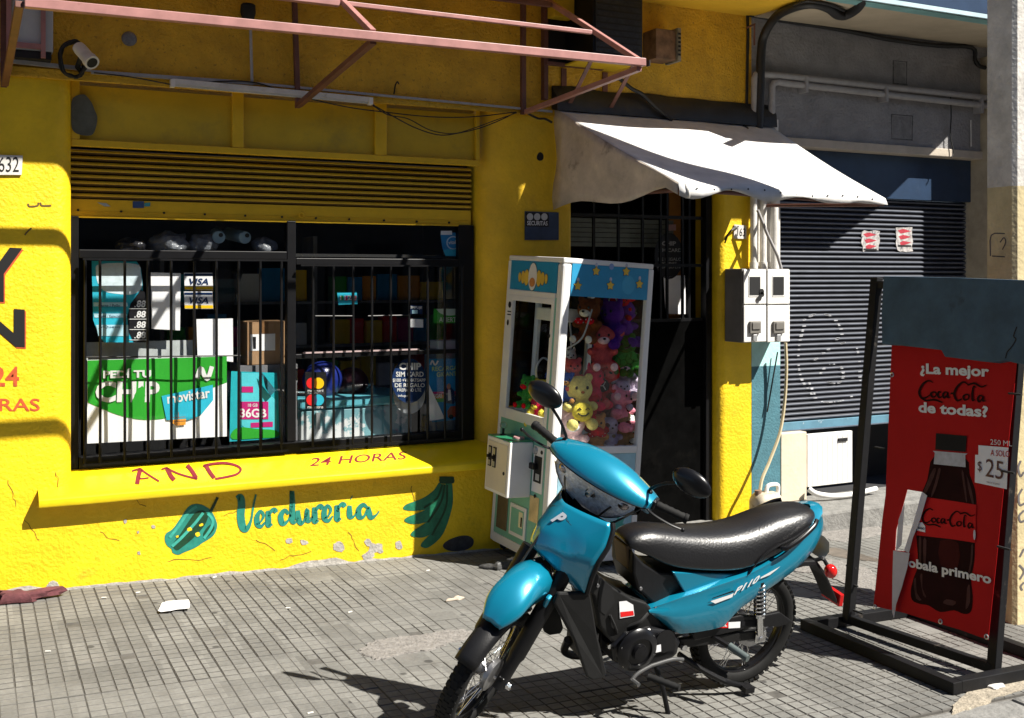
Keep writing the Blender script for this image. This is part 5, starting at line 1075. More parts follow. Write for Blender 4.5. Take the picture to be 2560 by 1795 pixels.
# ------------------------------------------------------------------ plush toys inside
def plushm(name, col): return mat('plush_'+name, col, .95, var=.22, vs=60, bump=.010, bs=160, spec=.06)
PC = dict(brown=(.20, .06, .02), tan=(.36, .22, .11), purple=(.10, .02, .28), coral=(.62, .10, .10), green=(.03, .14, .02), red=(.60, .008, .02), crimson=(.70, .02, .08), pink=(.85, .28, .38), palepink=(.88, .58, .62), lilac=(.55, .45, .58), yellow=(.82, .68, .22), orange=(.62, .28, .08), white=(.78, .76, .74), blue=(.02, .10, .45), darkred=(.16, .01, .015), bright=(.05, .30, .05), smile=(.85, .66, .08))
PM = {k: plushm(k, v) for k, v in PC.items()}
M_EYE = mat('toy_eye', (.01, .01, .01), .15, var=0)
M_LACE = mat('white_cord', (.6, .6, .58), .7)
def plush(label, px, py, hpx, col, y=-.56, kind='bear', face=(-.35, -1), roll=0, muzzle=None, extra=None, cat='plush toy'):
    """seated stuffed animal: one continuous body, eyes, nose and muzzle as parts; px,py = middle of the toy, hpx its height in photo pixels"""
    c = W(px, py, y); h = 1.16*hpx*(c-CAM).dot(Vector((_s, _c, 0)))/FPX
    f = Vector((face[0], face[1], 0)).normalized(); rt = Vector((-f.y, f.x, 0))
    Mx = Matrix.Translation(c) @ Matrix(((rt.x, -f.x, 0, 0), (rt.y, -f.y, 0, 0), (0, 0, 1, 0), (0, 0, 0, 1))) @ Matrix.Rotation(roll, 4, 'Y')
    t = thing('plush_toy', label, cat, M=Mx, group='plush toys in the claw machine'); s = h
    mb = MB()
    E = lambda x, yy, z, a, b, cc, sg=12, rg=8: mb.ell((x*s, yy*s, z*s), (a*s, b*s, cc*s), seg=sg, rg=rg)
    E(0, 0, -.18, .23, .20, .27); E(0, -.03, .22, .25, .22, .235, 16, 11); E(0, -.18, .16, .12, .10, .09)
    for q in (-1, 1):
        E(q*.24, -.10, -.08, .085, .16, .085); E(q*.18, -.24, -.38, .11, .17, .11)
        if kind == 'bear': E(q*.19, .0, .42, .085, .05, .09)
        elif kind == 'cat': mb.ell((q*.17*s, 0, .44*s), (.06*s, .04*s, .13*s), seg=10, rg=7)
        elif kind == 'dog': mb.ell((q*.26*s, -.02*s, .20*s), (.05*s, .09*s, .17*s), seg=10, rg=7)
        elif kind == 'big': mb.ell((q*.33*s, .0, .28*s), (.17*s, .05*s, .10*s), seg=10, rg=7)
    o = mb.build('body', PM[col], t, smooth=True, angle=180, world=False)
    rm_ = o.modifiers.new('merge', 'REMESH'); rm_.mode = 'VOXEL'; rm_.voxel_size = max(.004, h*.032); rm_.use_smooth_shade = True
    sm_ = o.modifiers.new('soft', 'SMOOTH'); sm_.factor = .6; sm_.iterations = 4
    for q in (-1, 1):
        mb = MB(); mb.ell((q*.10*s, -.235*s, .26*s), (.026*s, .018*s, .032*s), seg=8, rg=6); mb.build('eye', M_EYE, t, smooth=True, angle=180, world=False)
    mb = MB(); mb.ell((0, -.285*s, .185*s), (.035*s, .02*s, .026*s), seg=8, rg=6); mb.build('nose', M_EYE if col not in ('yellow',) else PM['brown'], t, smooth=True, angle=180, world=False)
    if muzzle:
        mb = MB(); mb.ell((0, -.20*s, .155*s), (.125*s, .095*s, .085*s), seg=12, rg=8); mb.build('muzzle', PM[muzzle], t, smooth=True, angle=180, world=False)
        for q in (-1, 1): mb = MB(); mb.ell((q*.18*s, -.385*s, -.38*s), (.08*s, .04*s, .08*s), seg=10, rg=7); mb.build('foot_pad', PM[muzzle], t, smooth=True, angle=180, world=False)
    if extra == 'bow':
        for q in (-1, 1): mb = MB(); mb.ell((q*.12*s, -.23*s, -.01*s), (.11*s, .04*s, .07*s), seg=10, rg=7); mb.build('bow', PM['red'], t, smooth=True, angle=180, world=False)
        for i in range(7): mb = MB(); mb.ell(((-.18+.06*i)*s, -.27*s, (-.01+.03*(-1)**i)*s), .013*s, seg=6, rg=4); mb.build('bow_dot', PM['white'], t, world=False)
    if extra == 'heart':
        mb = MB(); mb.ell((0, -.26*s, -.16*s), (.19*s, .07*s, .17*s), seg=14, rg=9); mb.build('held_ball', PM['smile'], t, smooth=True, angle=180, world=False)
        for q in (-1, 1): mb = MB(); mb.tube([((q*.075-.03)*s, -.325*s, -.11*s), (q*.075*s, -.335*s, -.08*s), ((q*.075+.03)*s, -.325*s, -.11*s)], .010*s, 6); mb.build('ball_eye', M_EYE, t, world=False)
        mb = MB(); mb.tube([(-.10*s, -.315*s, -.17*s), (-.04*s, -.335*s, -.215*s), (.04*s, -.335*s, -.215*s), (.10*s, -.315*s, -.17*s)], .014*s, 6); mb.build('ball_smile', M_EYE, t, world=False)
    if extra == 'loop':
        mb = MB(); mb.tube([(-.10*s, 0, .42*s), (0, 0, .72*s), (.10*s, 0, .42*s)], .012*s+.0008, 5); mb.build('hanging_cord', M_LACE, t, world=False)
    if extra == 'shell':
        mb = MB(); mb.ell((0, -.16*s, -.16*s), (.26*s, .10*s, .27*s), seg=14, rg=9); mb.build('shell', PM['bright'], t, smooth=True, angle=180, world=False)
        for i in range(5): a = 2*PI*i/5; mb = MB(); mb.tube([(.09*s*math.cos(a), -.262*s, -.16*s+.09*s*math.sin(a)), (.22*s*math.cos(a), -.225*s, -.16*s+.22*s*math.sin(a))], .010*s, 5); mb.build('shell_line', PM['green'], t, world=False)
        mb = MB(); mb.tube([(.09*s*math.cos(2*PI*i/5), -.262*s, -.16*s+.09*s*math.sin(2*PI*i/5)) for i in range(5)], .010*s, 5, closed=True); mb.build('shell_line', PM['green'], t, world=False)
    if extra == 'star':
        mb = MB(); mb.lathe([(.0, .01*s), (.12*s, .01*s), (.13*s, 0)], (0, -.205*s, -.10*s), (0, -1, .1), 18); mb.build('badge', M_PBLACK, t, world=False)
        for i in range(3): a = PI/2+2*PI*i/3; mb = MB(); mb.tube([(0, -.222*s, -.10*s), (.09*s*math.cos(a), -.222*s, -.10*s+.09*s*math.sin(a))], .010*s, 5); mb.build('badge_spoke', M_LACE, t, world=False)
    return t
plush('brown plush bear with a red dotted bow hanging by cords', 1474, 800, 105, 'brown', -0.495, extra='bow', muzzle='white', face=(-1, -.6))
plush('dim brown plush hanging behind the bear with the dotted bow', 1504, 795, 85, 'brown', -0.388, extra='loop')
plush('purple plush with long legs hanging in the middle', 1532, 810, 110, 'purple', -0.495, kind='cat', face=(-1, -.5), extra='loop')
plush('darker purple plush hanging right of the purple one', 1556, 806, 110, 'purple', -0.448, kind='cat', face=(.7, -1), extra='loop')
plush('small red plush strung above the two purple ones', 1556, 768, 60, 'red', -0.488, kind='big')
plush('coral pink plush with big ears below the brown bear', 1504, 868, 105, 'coral', -0.515, kind='big', muzzle='palepink')
plush('left plush turtle with a bright green shell hung upside down', 1555, 888, 92, 'green', -0.505, extra='shell', roll=.15)
plush('right plush turtle partly hidden by the cabinet edge', 1566, 886, 92, 'green', -0.508, extra='shell', roll=-.1)
plush('red plush bear lying with pink paws raised and a round badge', 1508, 950, 110, 'red', -0.485, muzzle='coral', extra='star', roll=.5)
plush('coral plush head at the left under the inner post', 1432, 936, 75, 'coral', -0.508, muzzle='coral')
plush('crimson plush cat in the middle of the sunlit pile', 1482, 968, 100, 'crimson', -0.515, kind='cat', face=(.6, -1))
plush('bright red plush below the crimson cat', 1474, 1030, 100, 'red', -0.530, face=(.8, -1))
plush('blue plush bird with an orange front at the cabinet corner', 1416, 968, 70, 'blue', -0.525, muzzle='orange', face=(-.6, -1))
plush('pale yellow plush bear holding a laughing yellow ball', 1446, 1003, 122, 'yellow', -0.555, extra='heart', face=(-.25, -1))
plush('lilac plush rabbit standing at the upper right', 1556, 940, 105, 'lilac', -0.495, muzzle='palepink', kind='cat')
plush('second lilac plush behind the rabbit at the glass edge', 1570, 940, 100, 'lilac', -0.448)
plush('lilac plush lower in the pile at right with round head', 1556, 985, 70, 'lilac', -0.545)
plush('pink plush bear leaning on the right side glass', 1548, 1018, 105, 'pink', -0.535, face=(.5, -1), muzzle='pink')
plush('dark red plush in the shaded middle of the pile', 1535, 1010, 110, 'darkred', -0.488)
plush('second dark red plush beside the pink bear', 1552, 1048, 90, 'darkred', -0.488, kind='dog')
plush('pale pink plush bear at the bottom left corner', 1432, 1085, 110, 'palepink', -0.565, muzzle='white', face=(-.5, -1))
plush('orange plush bear with a red bow at the bottom', 1488, 1082, 90, 'orange', -0.555, extra='bow', muzzle='tan')
plush('small lilac plush at the bottom middle', 1526, 1084, 80, 'lilac', -0.545)
plush('tan plush bear at the bottom right', 1552, 1080, 84, 'tan', -0.555, muzzle='tan')
plush('white plush dog with dark patches at the bottom right corner', 1562, 1066, 70, 'white', -0.525, kind='dog')
plush('white plush cat sitting far back at the left', 1424, 905, 60, 'white', -0.388, kind='cat')
plush('green plush dinosaur seen through the front glass', 1322, 978, 74, 'bright', -0.328, face=(-1, -.3), muzzle='red')
plush('yellow round faced plush next to the green dinosaur', 1356, 992, 84, 'smile', -0.408, face=(-1, -.5))
plush('red and yellow plush at the bottom of the front glass', 1346, 1028, 70, 'crimson', -0.408, face=(-1, -.4), muzzle='smile')
plush('dark red plush at the back of the front glass', 1375, 1045, 70, 'darkred', -0.488, face=(-1, -.4))
plush('blue plush behind the yellow faced toy', 1380, 958, 64, 'blue', -0.388, face=(-1, -.2))
# ------------------------------------------------------------------ advertising stand on its black steel base
sg = thing('advertising_stand', 'black steel stand with a torn red cola drink banner and a faded blue top board', 'sign stand', G(2120, 1547))
A_ = G(2381, 1732); B_ = G(2020, 1577); C_ = G(2560, 1657); PL = G(2120, 1547, .05); PR = G(2484, 1670, .05)
TL = W(2192, 694, PL.y); UPV = TL-PL; TR = PR+UPV*.985
along = (A_-B_).normalized(); ux = Vector((1, 0, -SLOPE)).normalized(); wid = (A_-B_).length
NRM = along.cross(UPV).normalized()
if NRM.x > 0: NRM = -NRM               # towards the viewer's left
M_STB = mat('black_stand_paint', (.006, .006, .007), .55, spec=.25, var=.3, vs=10, col2=(.13, .11, .09), c2s=7, c2t=.62, soft=.15, bump=.001, bs=40)
zb = Vector((0, 0, .030))
def sbar(name, a, b, w=.055, h=.055): mb = MB(); mb.bar(a, b, w, h); return mb.build(name, M_STB, sg, bevel=.003)
DEPTH = .74
sbar('base_beam', B_+zb-along*.03, A_+zb+along*.03); sbar('base_beam', B_+ux*DEPTH+zb-along*.03, A_+ux*DEPTH+zb+along*.03)
for P in (A_, B_): sbar('base_side', P+zb+ux*.03, P+zb+ux*(DEPTH-.03))
sbar('foot_rail', PL-along*.02, PR+along*.0, .04, .045)
for a, b in ((PL, TL), (PR, TR)): mb = MB(); mb.bar(a-Vector((0, 0, .02)), b, .045, .05, up=(0, 1, 0)); mb.build('post', M_STB, sg, bevel=.003)
sbar('top_rail', TL-UPV*.02, TR-UPV*.02, .04, .04)
def onpl(off): 
    p0 = PL+NRM*off
    return lambda px, py: hit(px, py, p0, NRM)
# faded top board with a ragged lower edge
M_BRD = mat('faded_blue_board', (.045, .090, .130), .75, var=.25, vs=6, col2=(.02, .03, .04), c2s=4, c2t=.60, soft=.15, bump=.003, bs=14)
fr_ = onpl(.045)
bp_ = [(2208, 690), (2400, 694), (2620, 702), (2620, 925), (2565, 912), (2535, 907), (2513, 901), (2480, 906), (2457, 904), (2420, 899), (2361, 892), (2352, 875), (2300, 869), (2235, 862), (2204, 861), (2203, 780)]
mb = MB(); mb.prism([fr_(*p) for p in bp_], -NRM*.10); mb.build('top_board', M_BRD, sg, bevel=.006)
mb = MB(); stroke(mb, [(2542, 817), (2534, 840), (2540, 848), (2530, 866), (2518, 880), (2514, 896)], 3, onpl(.0465), k=3); mb.build('board_crack', M_BLK, sg)
# banner: keyhole polygon leaves the torn opening
M_BAN = mat('banner_red', (.44, .008, .010), .62, spec=.12, var=.10, vs=3, bump=.004, bs=5)
M_BANL = mat('banner_label_red', (.56, .012, .014), .62, spec=.12, var=.08, vs=5)
M_BACK = mat('banner_reverse', (.55, .54, .60), .7, var=.12, vs=9)
bn = onpl(-.012)
outer = [(2230, 855), (2300, 862), (2400, 880), (2543, 905), (2530, 1030), (2512, 1200), (2492, 1400), (2471, 1600), (2400, 1574), (2351, 1560), (2260, 1532), (2184, 1515), (2196, 1400), (2206, 1300), (2214, 1240)]
hole = [(2258, 1264), (2241, 1325), (2238, 1376), (2262, 1378), (2292, 1286), (2306, 1230), (2269, 1224)]
keyed = outer+hole+[(2258.3, 1264.5), (2214.3, 1240.6)]
mb = MB(); mb.poly([bn(*p) for p in keyed]); banner = mb.build('banner', M_BAN, sg)
so_ = banner.modifiers.new('thick', 'SOLIDIFY'); so_.thickness = .0015
def bpatch(name, pts, m, k=1, sm=0): return patch(name, pts, onpl(-.012+.0016*k+.001), m, banner, smooth=sm)
def btext(body, bl, br, tl, m=None, k=3): return text(body, bl, br, tl, onpl(-.012+.0016*k+.001), m or M_PW, banner)
bpatch('torn_flap', [(2233, 1376), (2274, 1383), (2268, 1420), (2254, 1470), (2240, 1512), (2235, 1546), (2230, 1530), (2231, 1440)], M_BACK, 14)
bpatch('torn_flap', [(2305, 1229), (2318, 1239), (2300, 1300), (2282, 1345), (2272, 1383), (2260, 1376), (2282, 1310)], M_BACK, 12); bpatch('torn_flap', [(2246, 1300), (2262, 1256), (2258, 1310), (2254, 1362), (2240, 1378)], M_BACK, 10)
M_BTL = mat('bottle_dark', (.020, .004, .004), .7, spec=.08, var=.3, vs=9); M_BTL2 = mat('bottle_glint', (.075, .032, .028), .7, spec=.08, var=.3, vs=14); M_BTL3 = mat('bottle_mid', (.055, .008, .007), .7, spec=.08, var=.2)
bpatch('bottle_print', [(2336, 1140), (2414, 1146), (2424, 1185), (2437, 1222), (2441, 1262), (2438, 1310), (2437, 1360), (2436, 1402), (2428, 1450), (2432, 1490), (2428, 1528), (2410, 1535), (2385, 1526), (2350, 1530), (2322, 1514), (2300, 1510), (2280, 1500), (2277, 1475), (2284, 1445), (2295, 1410), (2291, 1345), (2290, 1300), (2300, 1245), (2318, 1200)], M_BTL, 1, 3)
for q in ([(2333, 1172), (2340, 1176), (2326, 1212), (2308, 1244), (2304, 1242), (2318, 1206)], [(2346, 1172), (2352, 1174), (2342, 1214), (2330, 1242), (2328, 1236), (2338, 1204)], [(2416, 1186), (2428, 1222), (2435, 1258), (2430, 1258), (2421, 1222)], [(2404, 1182), (2409, 1182), (2418, 1250), (2414, 1250)],
          [(2297, 1346), (2303, 1347), (2302, 1406), (2298, 1404)], [(2308, 1350), (2316, 1351), (2314, 1408), (2309, 1407)], [(2428, 1364), (2433, 1366), (2430, 1408), (2421, 1444), (2418, 1440), (2426, 1404)], [(2284, 1452), (2290, 1446), (2292, 1482), (2304, 1500), (2290, 1496)], [(2300, 1440), (2306, 1436), (2306, 1470), (2316, 1492), (2308, 1488)], [(2418, 1470), (2424, 1462), (2425, 1506), (2414, 1524), (2416, 1500)], [(2358, 1508), (2366, 1498), (2390, 1504), (2382, 1514)]): bpatch('bottle_glint', q, M_BTL2, 2, 2)
bpatch('bottle_glint', [(2350, 1352), (2396, 1358), (2394, 1420), (2352, 1414)], M_BTL3, 2, 2)
bpatch('bottle_cap', [(2340, 1083), (2417, 1090), (2414, 1130), (2338, 1124)], M_PBLACK, 3); bpatch('bottle_neck', [(2332, 1127), (2419, 1134), (2413, 1138), (2414, 1168), (2334, 1160), (2337, 1132)], mat('bottle_neck_pale', (.40, .42, .50), .4, var=.2, vs=30), 3)
bpatch('bottle_label', [(2318, 1243), (2380, 1252), (2441, 1262), (2438, 1357), (2380, 1348), (2291, 1338), (2298, 1290)], M_BANL, 3)
M_SCR = mat('print_dark_brown', (.022, .004, .004), .7, spec=.08)
def cola(x0, y0, w, dyx, h, k):
    """flowing two-word script with long initial swashes, drawn as brush strokes; box x0..x0+w, baseline y0"""
    q = lambda *p: [(x0+a*w, y0+dyx*a-b*h, *c) for a, b, *c in p]
    L_ = [q((.20, .92, .5), (.13, 1.0, .9), (.05, .78, 1.2), (.0, .36, 1.3), (.03, .02, 1.1), (.10, .05, .8), (.16, .22, .5)),
          q((.02, .02, .8), (.10, -.12, .9), (.22, -.06, 1.1), (.34, -.20, .7)),
          q((.21, .40, .8), (.17, .28, 1.1), (.19, .10, 1), (.235, .14, .7), (.245, .32, .8), (.21, .40, .8)),
          q((.32, .38, .6), (.285, .40, .9), (.27, .22, 1.1), (.29, .08, 1), (.33, .14, .5)),
          q((.41, .38, .6), (.37, .40, .9), (.345, .22, 1.1), (.365, .08, 1), (.405, .26, .8), (.415, .40, .8), (.41, .14, 1.1), (.45, .10, .5)),
          q((.455, .34, 1), (.495, .36, 1)),
          q((.72, .86, .5), (.64, 1.02, .9), (.55, .72, 1.2), (.51, .30, 1.3), (.55, -.04, 1.1), (.62, .06, .7)),
          q((.70, .86, .8), (.80, .98, 1), (.90, .80, .9), (.98, .92, .5)),
          q((.68, .34, .8), (.64, .20, 1.1), (.66, .02, 1), (.71, .08, .7), (.72, .28, .8), (.68, .34, .8)),
          q((.82, .74, .5), (.79, .80, .8), (.77, .40, 1.1), (.775, .02, 1.1), (.81, .06, .5)),
          q((.92, .26, .6), (.88, .30, .9), (.85, .12, 1.1), (.87, -.06, 1), (.91, .10, .8), (.93, .26, .8), (.925, .02, 1.1), (.97, .02, .4))]
    P = onpl(-.012+.0016*k+.001)
    for s_ in L_: mb = MB(); stroke(mb, s_, w*.028, P, k=6); mb.build('script_stroke', M_SCR, banner)
cola(2298, 995, 172, 8, 44, 3); cola(2306, 1306, 134, 14, 36, 5)
btext('¿La mejor', (2300, 942), (2473, 951), (2300, 908)); btext('de todas?', (2296, 1031), (2470, 1044), (2296, 1004)); btext('obala primero', (2271, 1424), (2478, 1468), (2271, 1394), None, 6)
bpatch('price_tag', [(2446, 1113), (2521, 1119), (2517, 1223), (2437, 1206), (2438, 1137), (2446, 1137)], M_PAPER, 3)
M_TRED = mat('print_tag_red', (.40, .02, .03), .5); M_TDK = mat('print_tag_dark', (.08, .012, .02), .5)
btext('250 ML', (2476, 1111), (2530, 1116), (2476, 1098)); btext('A SOLO', (2476, 1139), (2524, 1143), (2476, 1124), M_TRED, 5); btext('$', (2444, 1180), (2454, 1182), (2444, 1152), M_TDK, 5); btext('25', (2463, 1191), (2507, 1200), (2465, 1146), M_TDK, 5); btext('*PRECIO SUGERIDO', (2466, 1207), (2500, 1213), (2466, 1203), M_TDK, 5)
bpatch('seal', [(2292, 1326), (2292, 1314), (2298, 1306), (2306, 1306), (2313, 1316), (2313, 1331)], M_PAPER, 5, 0); btext('NUEVO', (2294, 1322), (2311, 1325), (2294, 1316), M_PBLACK, 6)
bpatch('recycle_mark', ellp(2436, 1337, 3, 13, 12), M_BACK, 5)
for p in ((2230, 937), (2187, 1517), (2351, 1554), (2466, 1592)):
    q = onpl(-.007)(*p); mb = MB(); mb.tube([q+along*.010*math.cos(a)+UPV.normalized()*.010*math.sin(a) for a in [i*PI/5 for i in range(10)]], .0035, 5, closed=True); mb.build('eyelet', M_ALU, banner, smooth=True)
for px, py in ((2128, 1417), (2132, 1462), (2146, 1530), (2200, 1120), (2538, 985), (2520, 1180), (2510, 1370)):
    q = onpl(.0)(px, py); mb = MB(); mb.bar(q-along*.035, q+along*.035, .012, .008); mb.build('cable_tie', M_BLK, sg)
# ------------------------------------------------------------------ painted concrete post at the kerb
PX0, PYA, PYB = 5.10, -2.54, -2.36
pb = Vector((PX0+.17, PYB, gz(PX0)))
post = thing('concrete_post', 'painted concrete post by the kerb with a cream lower half and scribbles', 'post', pb)
M_PU = mat('grey_white_post', (.52, .50, .46), .85, var=.25, vs=8, bump=.006, bs=50, col2=(.25, .24, .23), c2s=5, c2t=.62, soft=.15)
M_PL = mat('cream_yellow_post', (.50, .42, .24), .8, var=.18, vs=6, bump=.005, bs=40, col2=(.45, .16, .12), c2s=3, c2t=.66, soft=.1)
x0 = PX0; yb = PYA
def col(z0, z1, nm, m):
    mb = MB(); mb.loft([[Vector((x, y, z)) for x, y in ((x0, PYB), (x0, PYA+.02), (x0+.02, PYA), (x0+.33, PYA), (x0+.35, PYA+.02), (x0+.35, PYB))] for z in (z0, z1)]); return mb.build(nm, m, post)
zc_ = W(2500, 462, PYA).z
col(-.25, zc_, 'lower_shaft', M_PL); col(zc_, 7.5, 'upper_shaft', M_PU)
def onp(px, py): return W(px, py, PYA-.002)
M_GRAF = mat('grey_graffiti', (.10, .09, .09), .8)
for k, (py, pts) in enumerate(((1180, [(2552, 1152), (2546, 1170), (2552, 1190), (2560, 1180)]), (1240, [(2556, 1222), (2547, 1240), (2550, 1262), (2562, 1258)]), (1290, [(2560, 1276), (2548, 1290), (2552, 1304), (2564, 1300)]), (1380, [(2550, 1392), (2560, 1372)]), (1430, [(2548, 1412), (2560, 1428), (2550, 1448)]), (1470, [(2560, 1456), (2552, 1466), (2556, 1476)]))):
    mb = MB(); stroke(mb, pts, 5, onp, k=5); mb.build('painted_letter', M_GRAF, post)
def onl(px, py): return hit(px, py, (x0-.002, 0, 0), (1, 0, 0))
for pts in ([(2476, 640), (2478, 588), (2512, 584)], [(2480, 640), (2512, 642)], [(2500, 606), (2510, 594), (2514, 606), (2506, 624)]):
    mb = MB(); stroke(mb, pts, 3, onl, k=3); mb.build('pencil_mark', M_GRAF, post)
# ------------------------------------------------------------------ the parked motorcycle (built in its own axes: x forward, y left, z up)
def axle_pt(px, py, r): return hit(px, py, (GX0, 0, r), (SLOPE, 0, 1))
BR = .275
ra, fa = axle_pt(1858, 1564, BR), axle_pt(1200, 1662, BR)
fwd = (fa-ra).normalized(); WB = (fa-ra).length
l0 = Vector((0, 0, 1)).cross(fwd).normalized(); u0 = fwd.cross(l0)
LE = math.radians(12); bup = u0*math.cos(LE)+l0*math.sin(LE); blf = l0*math.cos(LE)-u0*math.sin(LE)
org = ra-bup*BR
BM = Matrix(((fwd.x, blf.x, bup.x, org.x), (fwd.y, blf.y, bup.y, org.y), (fwd.z, blf.z, bup.z, org.z), (0, 0, 0, 1)))
BI = BM.inverted()
def bpx(px, py, yl): return BI @ hit(px, py, org+blf*yl, blf)
bk = thing('motorcycle', 'shiny teal blue underbone motorcycle parked on its side stand before the shop', 'motorcycle', M=BM)
def teal_paint():
    m = mat('teal_metallic_paint', (.004, .215, .34), .30, .35, var=.0, coat=.9)
    return m
M_TP = teal_paint()
M_BPL = mat('black_plastic', (.008, .008, .009), .45, spec=.25, var=.15, vs=20, bump=.0006, bs=200)
M_GPL = mat('grey_black_plastic', (.012, .012, .012), .5, spec=.25, var=.15, vs=20, bump=.0006, bs=200)
M_GLB = mat('gloss_black', (.006, .006, .007), .28, var=.1, spec=.35)
M_CHR = mat('chrome', (.75, .75, .76), .12, 1.0, var=.05)
M_STL = mat('dull_steel', (.38, .38, .39), .35, .9, var=.2, vs=30)
M_RUB = mat('rubber', (.010, .010, .010), .75, spec=.25, var=.25, vs=30)
M_SEAT = mat('black_vinyl', (.004, .004, .005), .36, spec=.75, var=.15, vs=20, bump=.0012, bs=110)
M_SLK = glass('clear_lens', (.97, .98, 1), 1.2, .02)
ADJ = Matrix(((1, 0, .05, -.0135), (0, 1, 0, 0), (0, 0, 1.025, .003), (0, 0, 0, 1))); ID4 = Matrix.Identity(4)
def bb(mb, name, m, par=None, smooth=True, angle=45, bevel=0, T=None): return mb.build(name, m, par or bk, smooth=smooth, angle=angle, bevel=bevel, world=False, T=ADJ if T is None else T)
# steering: everything on the fork turns left about the head axis
RK = math.radians(26.5); AX = Vector((-math.sin(RK), 0, math.cos(RK))); PERP = Vector((math.cos(RK), 0, math.sin(RK)))
A0 = Vector((WB, 0, BR))-PERP*.04; DL = math.radians(38)
ST = Matrix.Translation(A0) @ Matrix.Rotation(DL, 4, AX) @ Matrix.Translation(-A0)
def wheel(name, c, T, drum_side=1):
    w = bpy.data.objects.new(name, None); COL.objects.link(w); w.parent = bk; w.empty_display_size = .1
    ax = Vector((0, 1, 0))
    def fin(mb, nm, m, angle=40, smooth=True): return bb(mb, nm, m, w, smooth, angle, 0, ID4 if T is None else T)
    hw = .036; prof = [(.216, -.026), (.232, -.034), (.250, -.036), (.265, -.030), (.2725, -.016), (.275, 0)]
    prof = prof+[(r, -h) for r, h in prof[-2::-1]]+[(.214, .020), (.214, -.020)]
    mb = MB(); mb.lathe(prof, c, ax, 64, close=True); fin(mb, 'tyre', M_RUB, 60)
    mb = MB()
    for i in range(56):
        for q, (r, hh, wd) in enumerate(((.2745, .0, .012), (.2705, .023, .011), (.2705, -.023, .011))):
            a = 2*PI*(i+.5*(q > 0))/56; d = Vector((math.cos(a), 0, math.sin(a))); tn = Vector((-math.sin(a), 0, math.cos(a)))
            o = c+d*(r+.001)+ax*hh; n_ = (d+ax*hh*10).normalized(); sx = n_.cross(tn)
            mb.hexa([o+tn*i_*.0105+sx*j_*wd+n_*k_ for k_ in (-.004, .0045 if name == 'rear_wheel' else .0003) for i_, j_ in ((-1, -1), (1, -1), (1, 1), (-1, 1))])
    tag(fin(mb, 'tread', M_RUB, 40, False), kind='stuff')
    mb = MB(); mb.lathe([(.212, -.024), (.219, -.025), (.219, -.020), (.206, -.012), (.203, 0), (.206, .012), (.219, .020), (.219, .025), (.212, .024)], c, ax, 56, close=True); fin(mb, 'rim', M_GLB if name == 'front_wheel' else M_GLB)
    mb = MB(); mb.lathe([(.0, -.05), (.030, -.05), (.034, -.035), (.052, -.033), (.055, -.028), (.034, -.022), (.030, 0), (.045, .020), (.066, .024), (.068, .045), (.050, .052), (.0, .052)], c, ax, 28); fin(mb, 'hub', M_STL)
    mb = MB()
    for i in range(36):
        a = 2*PI*i/36; sd = 1 if i % 2 else -1; b = a+(.5 if (i//2) % 2 else -.5)
        p = c+Vector((math.cos(a)*.050, sd*.030, math.sin(a)*.050)); q = c+Vector((math.cos(b)*.206, sd*.004, math.sin(b)*.206)); mb.tube([p, q], .0017, 5)
    tag(fin(mb, 'spokes', M_CHR), kind='stuff')
    mb = MB(); mb.tube([c-ax*.115, c+ax*.115], .009, 8); mb.lathe([(.0, .128), (.014, .128), (.015, .112), (.0, .112)], c, ax, 6); mb.lathe([(.0, -.128), (.014, -.128), (.015, -.112), (.0, -.112)], c, ax, 6); fin(mb, 'axle', M_CHR)
    return w
RC, FC = Vector((0, 0, BR)), Vector((WB, 0, BR))
wheel('rear_wheel', RC, None); wheel('front_wheel', FC, ST)
I4 = None
# fork legs, brake arm
for s_ in (1, -1):
    p = FC+Vector((0, s_*.085, 0)); mb = MB(); mb.tube([p-AX*.03, p+AX*.10, p+AX*.12, p+AX*.50], [.024, .027, .034, .036], 14); bb(mb, 'fork_leg', M_BPL, T=ST)
    mb = MB(); mb.box(-.018, .018, -.012, .012, -.03, .03, T=Matrix.Translation(p)); bb(mb, 'axle_lug', M_GLB, T=ST, smooth=False, bevel=.005)
mb = MB(); mb.bar(FC+Vector((.02, -.062, .01)), FC+Vector((.105, -.066, .055)), .014, .008); bb(mb, 'brake_arm', M_CHR, T=ST, smooth=False)
mb = MB(); mb.tube(smooth_curve([FC+Vector((.10, -.07, .055)), FC+Vector((.02, -.075, .16)), FC+Vector((-.10, -.07, .36)), FC+Vector((-.22, -.06, .56))], 5), .005, 6); bb(mb, 'brake_cable', M_CABLE, T=ST)
# front fender: bulbous arched shell
def arch(phi0, phi1, sect, n=22, c=FC):
    """sect(t) -> list of (y, r) across; angle measured from forward, upward"""
    rings = []
    for i in range(n+1):
        t = i/n; a = math.radians(phi0+(phi1-phi0)*t); rings.append([c+Vector((r*math.cos(a), y, r*math.sin(a))) for y, r in sect(t)])
    return rings
def fsect(t):
    e = math.sin(min(1, t/.35)*PI/2); hw = .038+.038*e; rt = .345+.130*math.sin(min(1, t)*PI/2)**.9; sk = .335+.03*min(1, t/.4); sk = min(sk, rt-.012)
    return [(-hw, sk), (-hw*1.03, sk+(rt-sk)*.35), (-hw*.92, sk+(rt-sk)*.72), (-hw*.55, rt-.008), (0, rt), (hw*.55, rt-.008), (hw*.92, sk+(rt-sk)*.72), (hw*1.03, sk+(rt-sk)*.35), (hw, sk)]
mb = MB(); mb.loft(arch(67, 113, fsect), closed=False); o = bb(mb, 'front_fender', M_TP, T=ST, angle=180); q = o.modifiers.new('t', 'SOLIDIFY'); q.thickness = .004
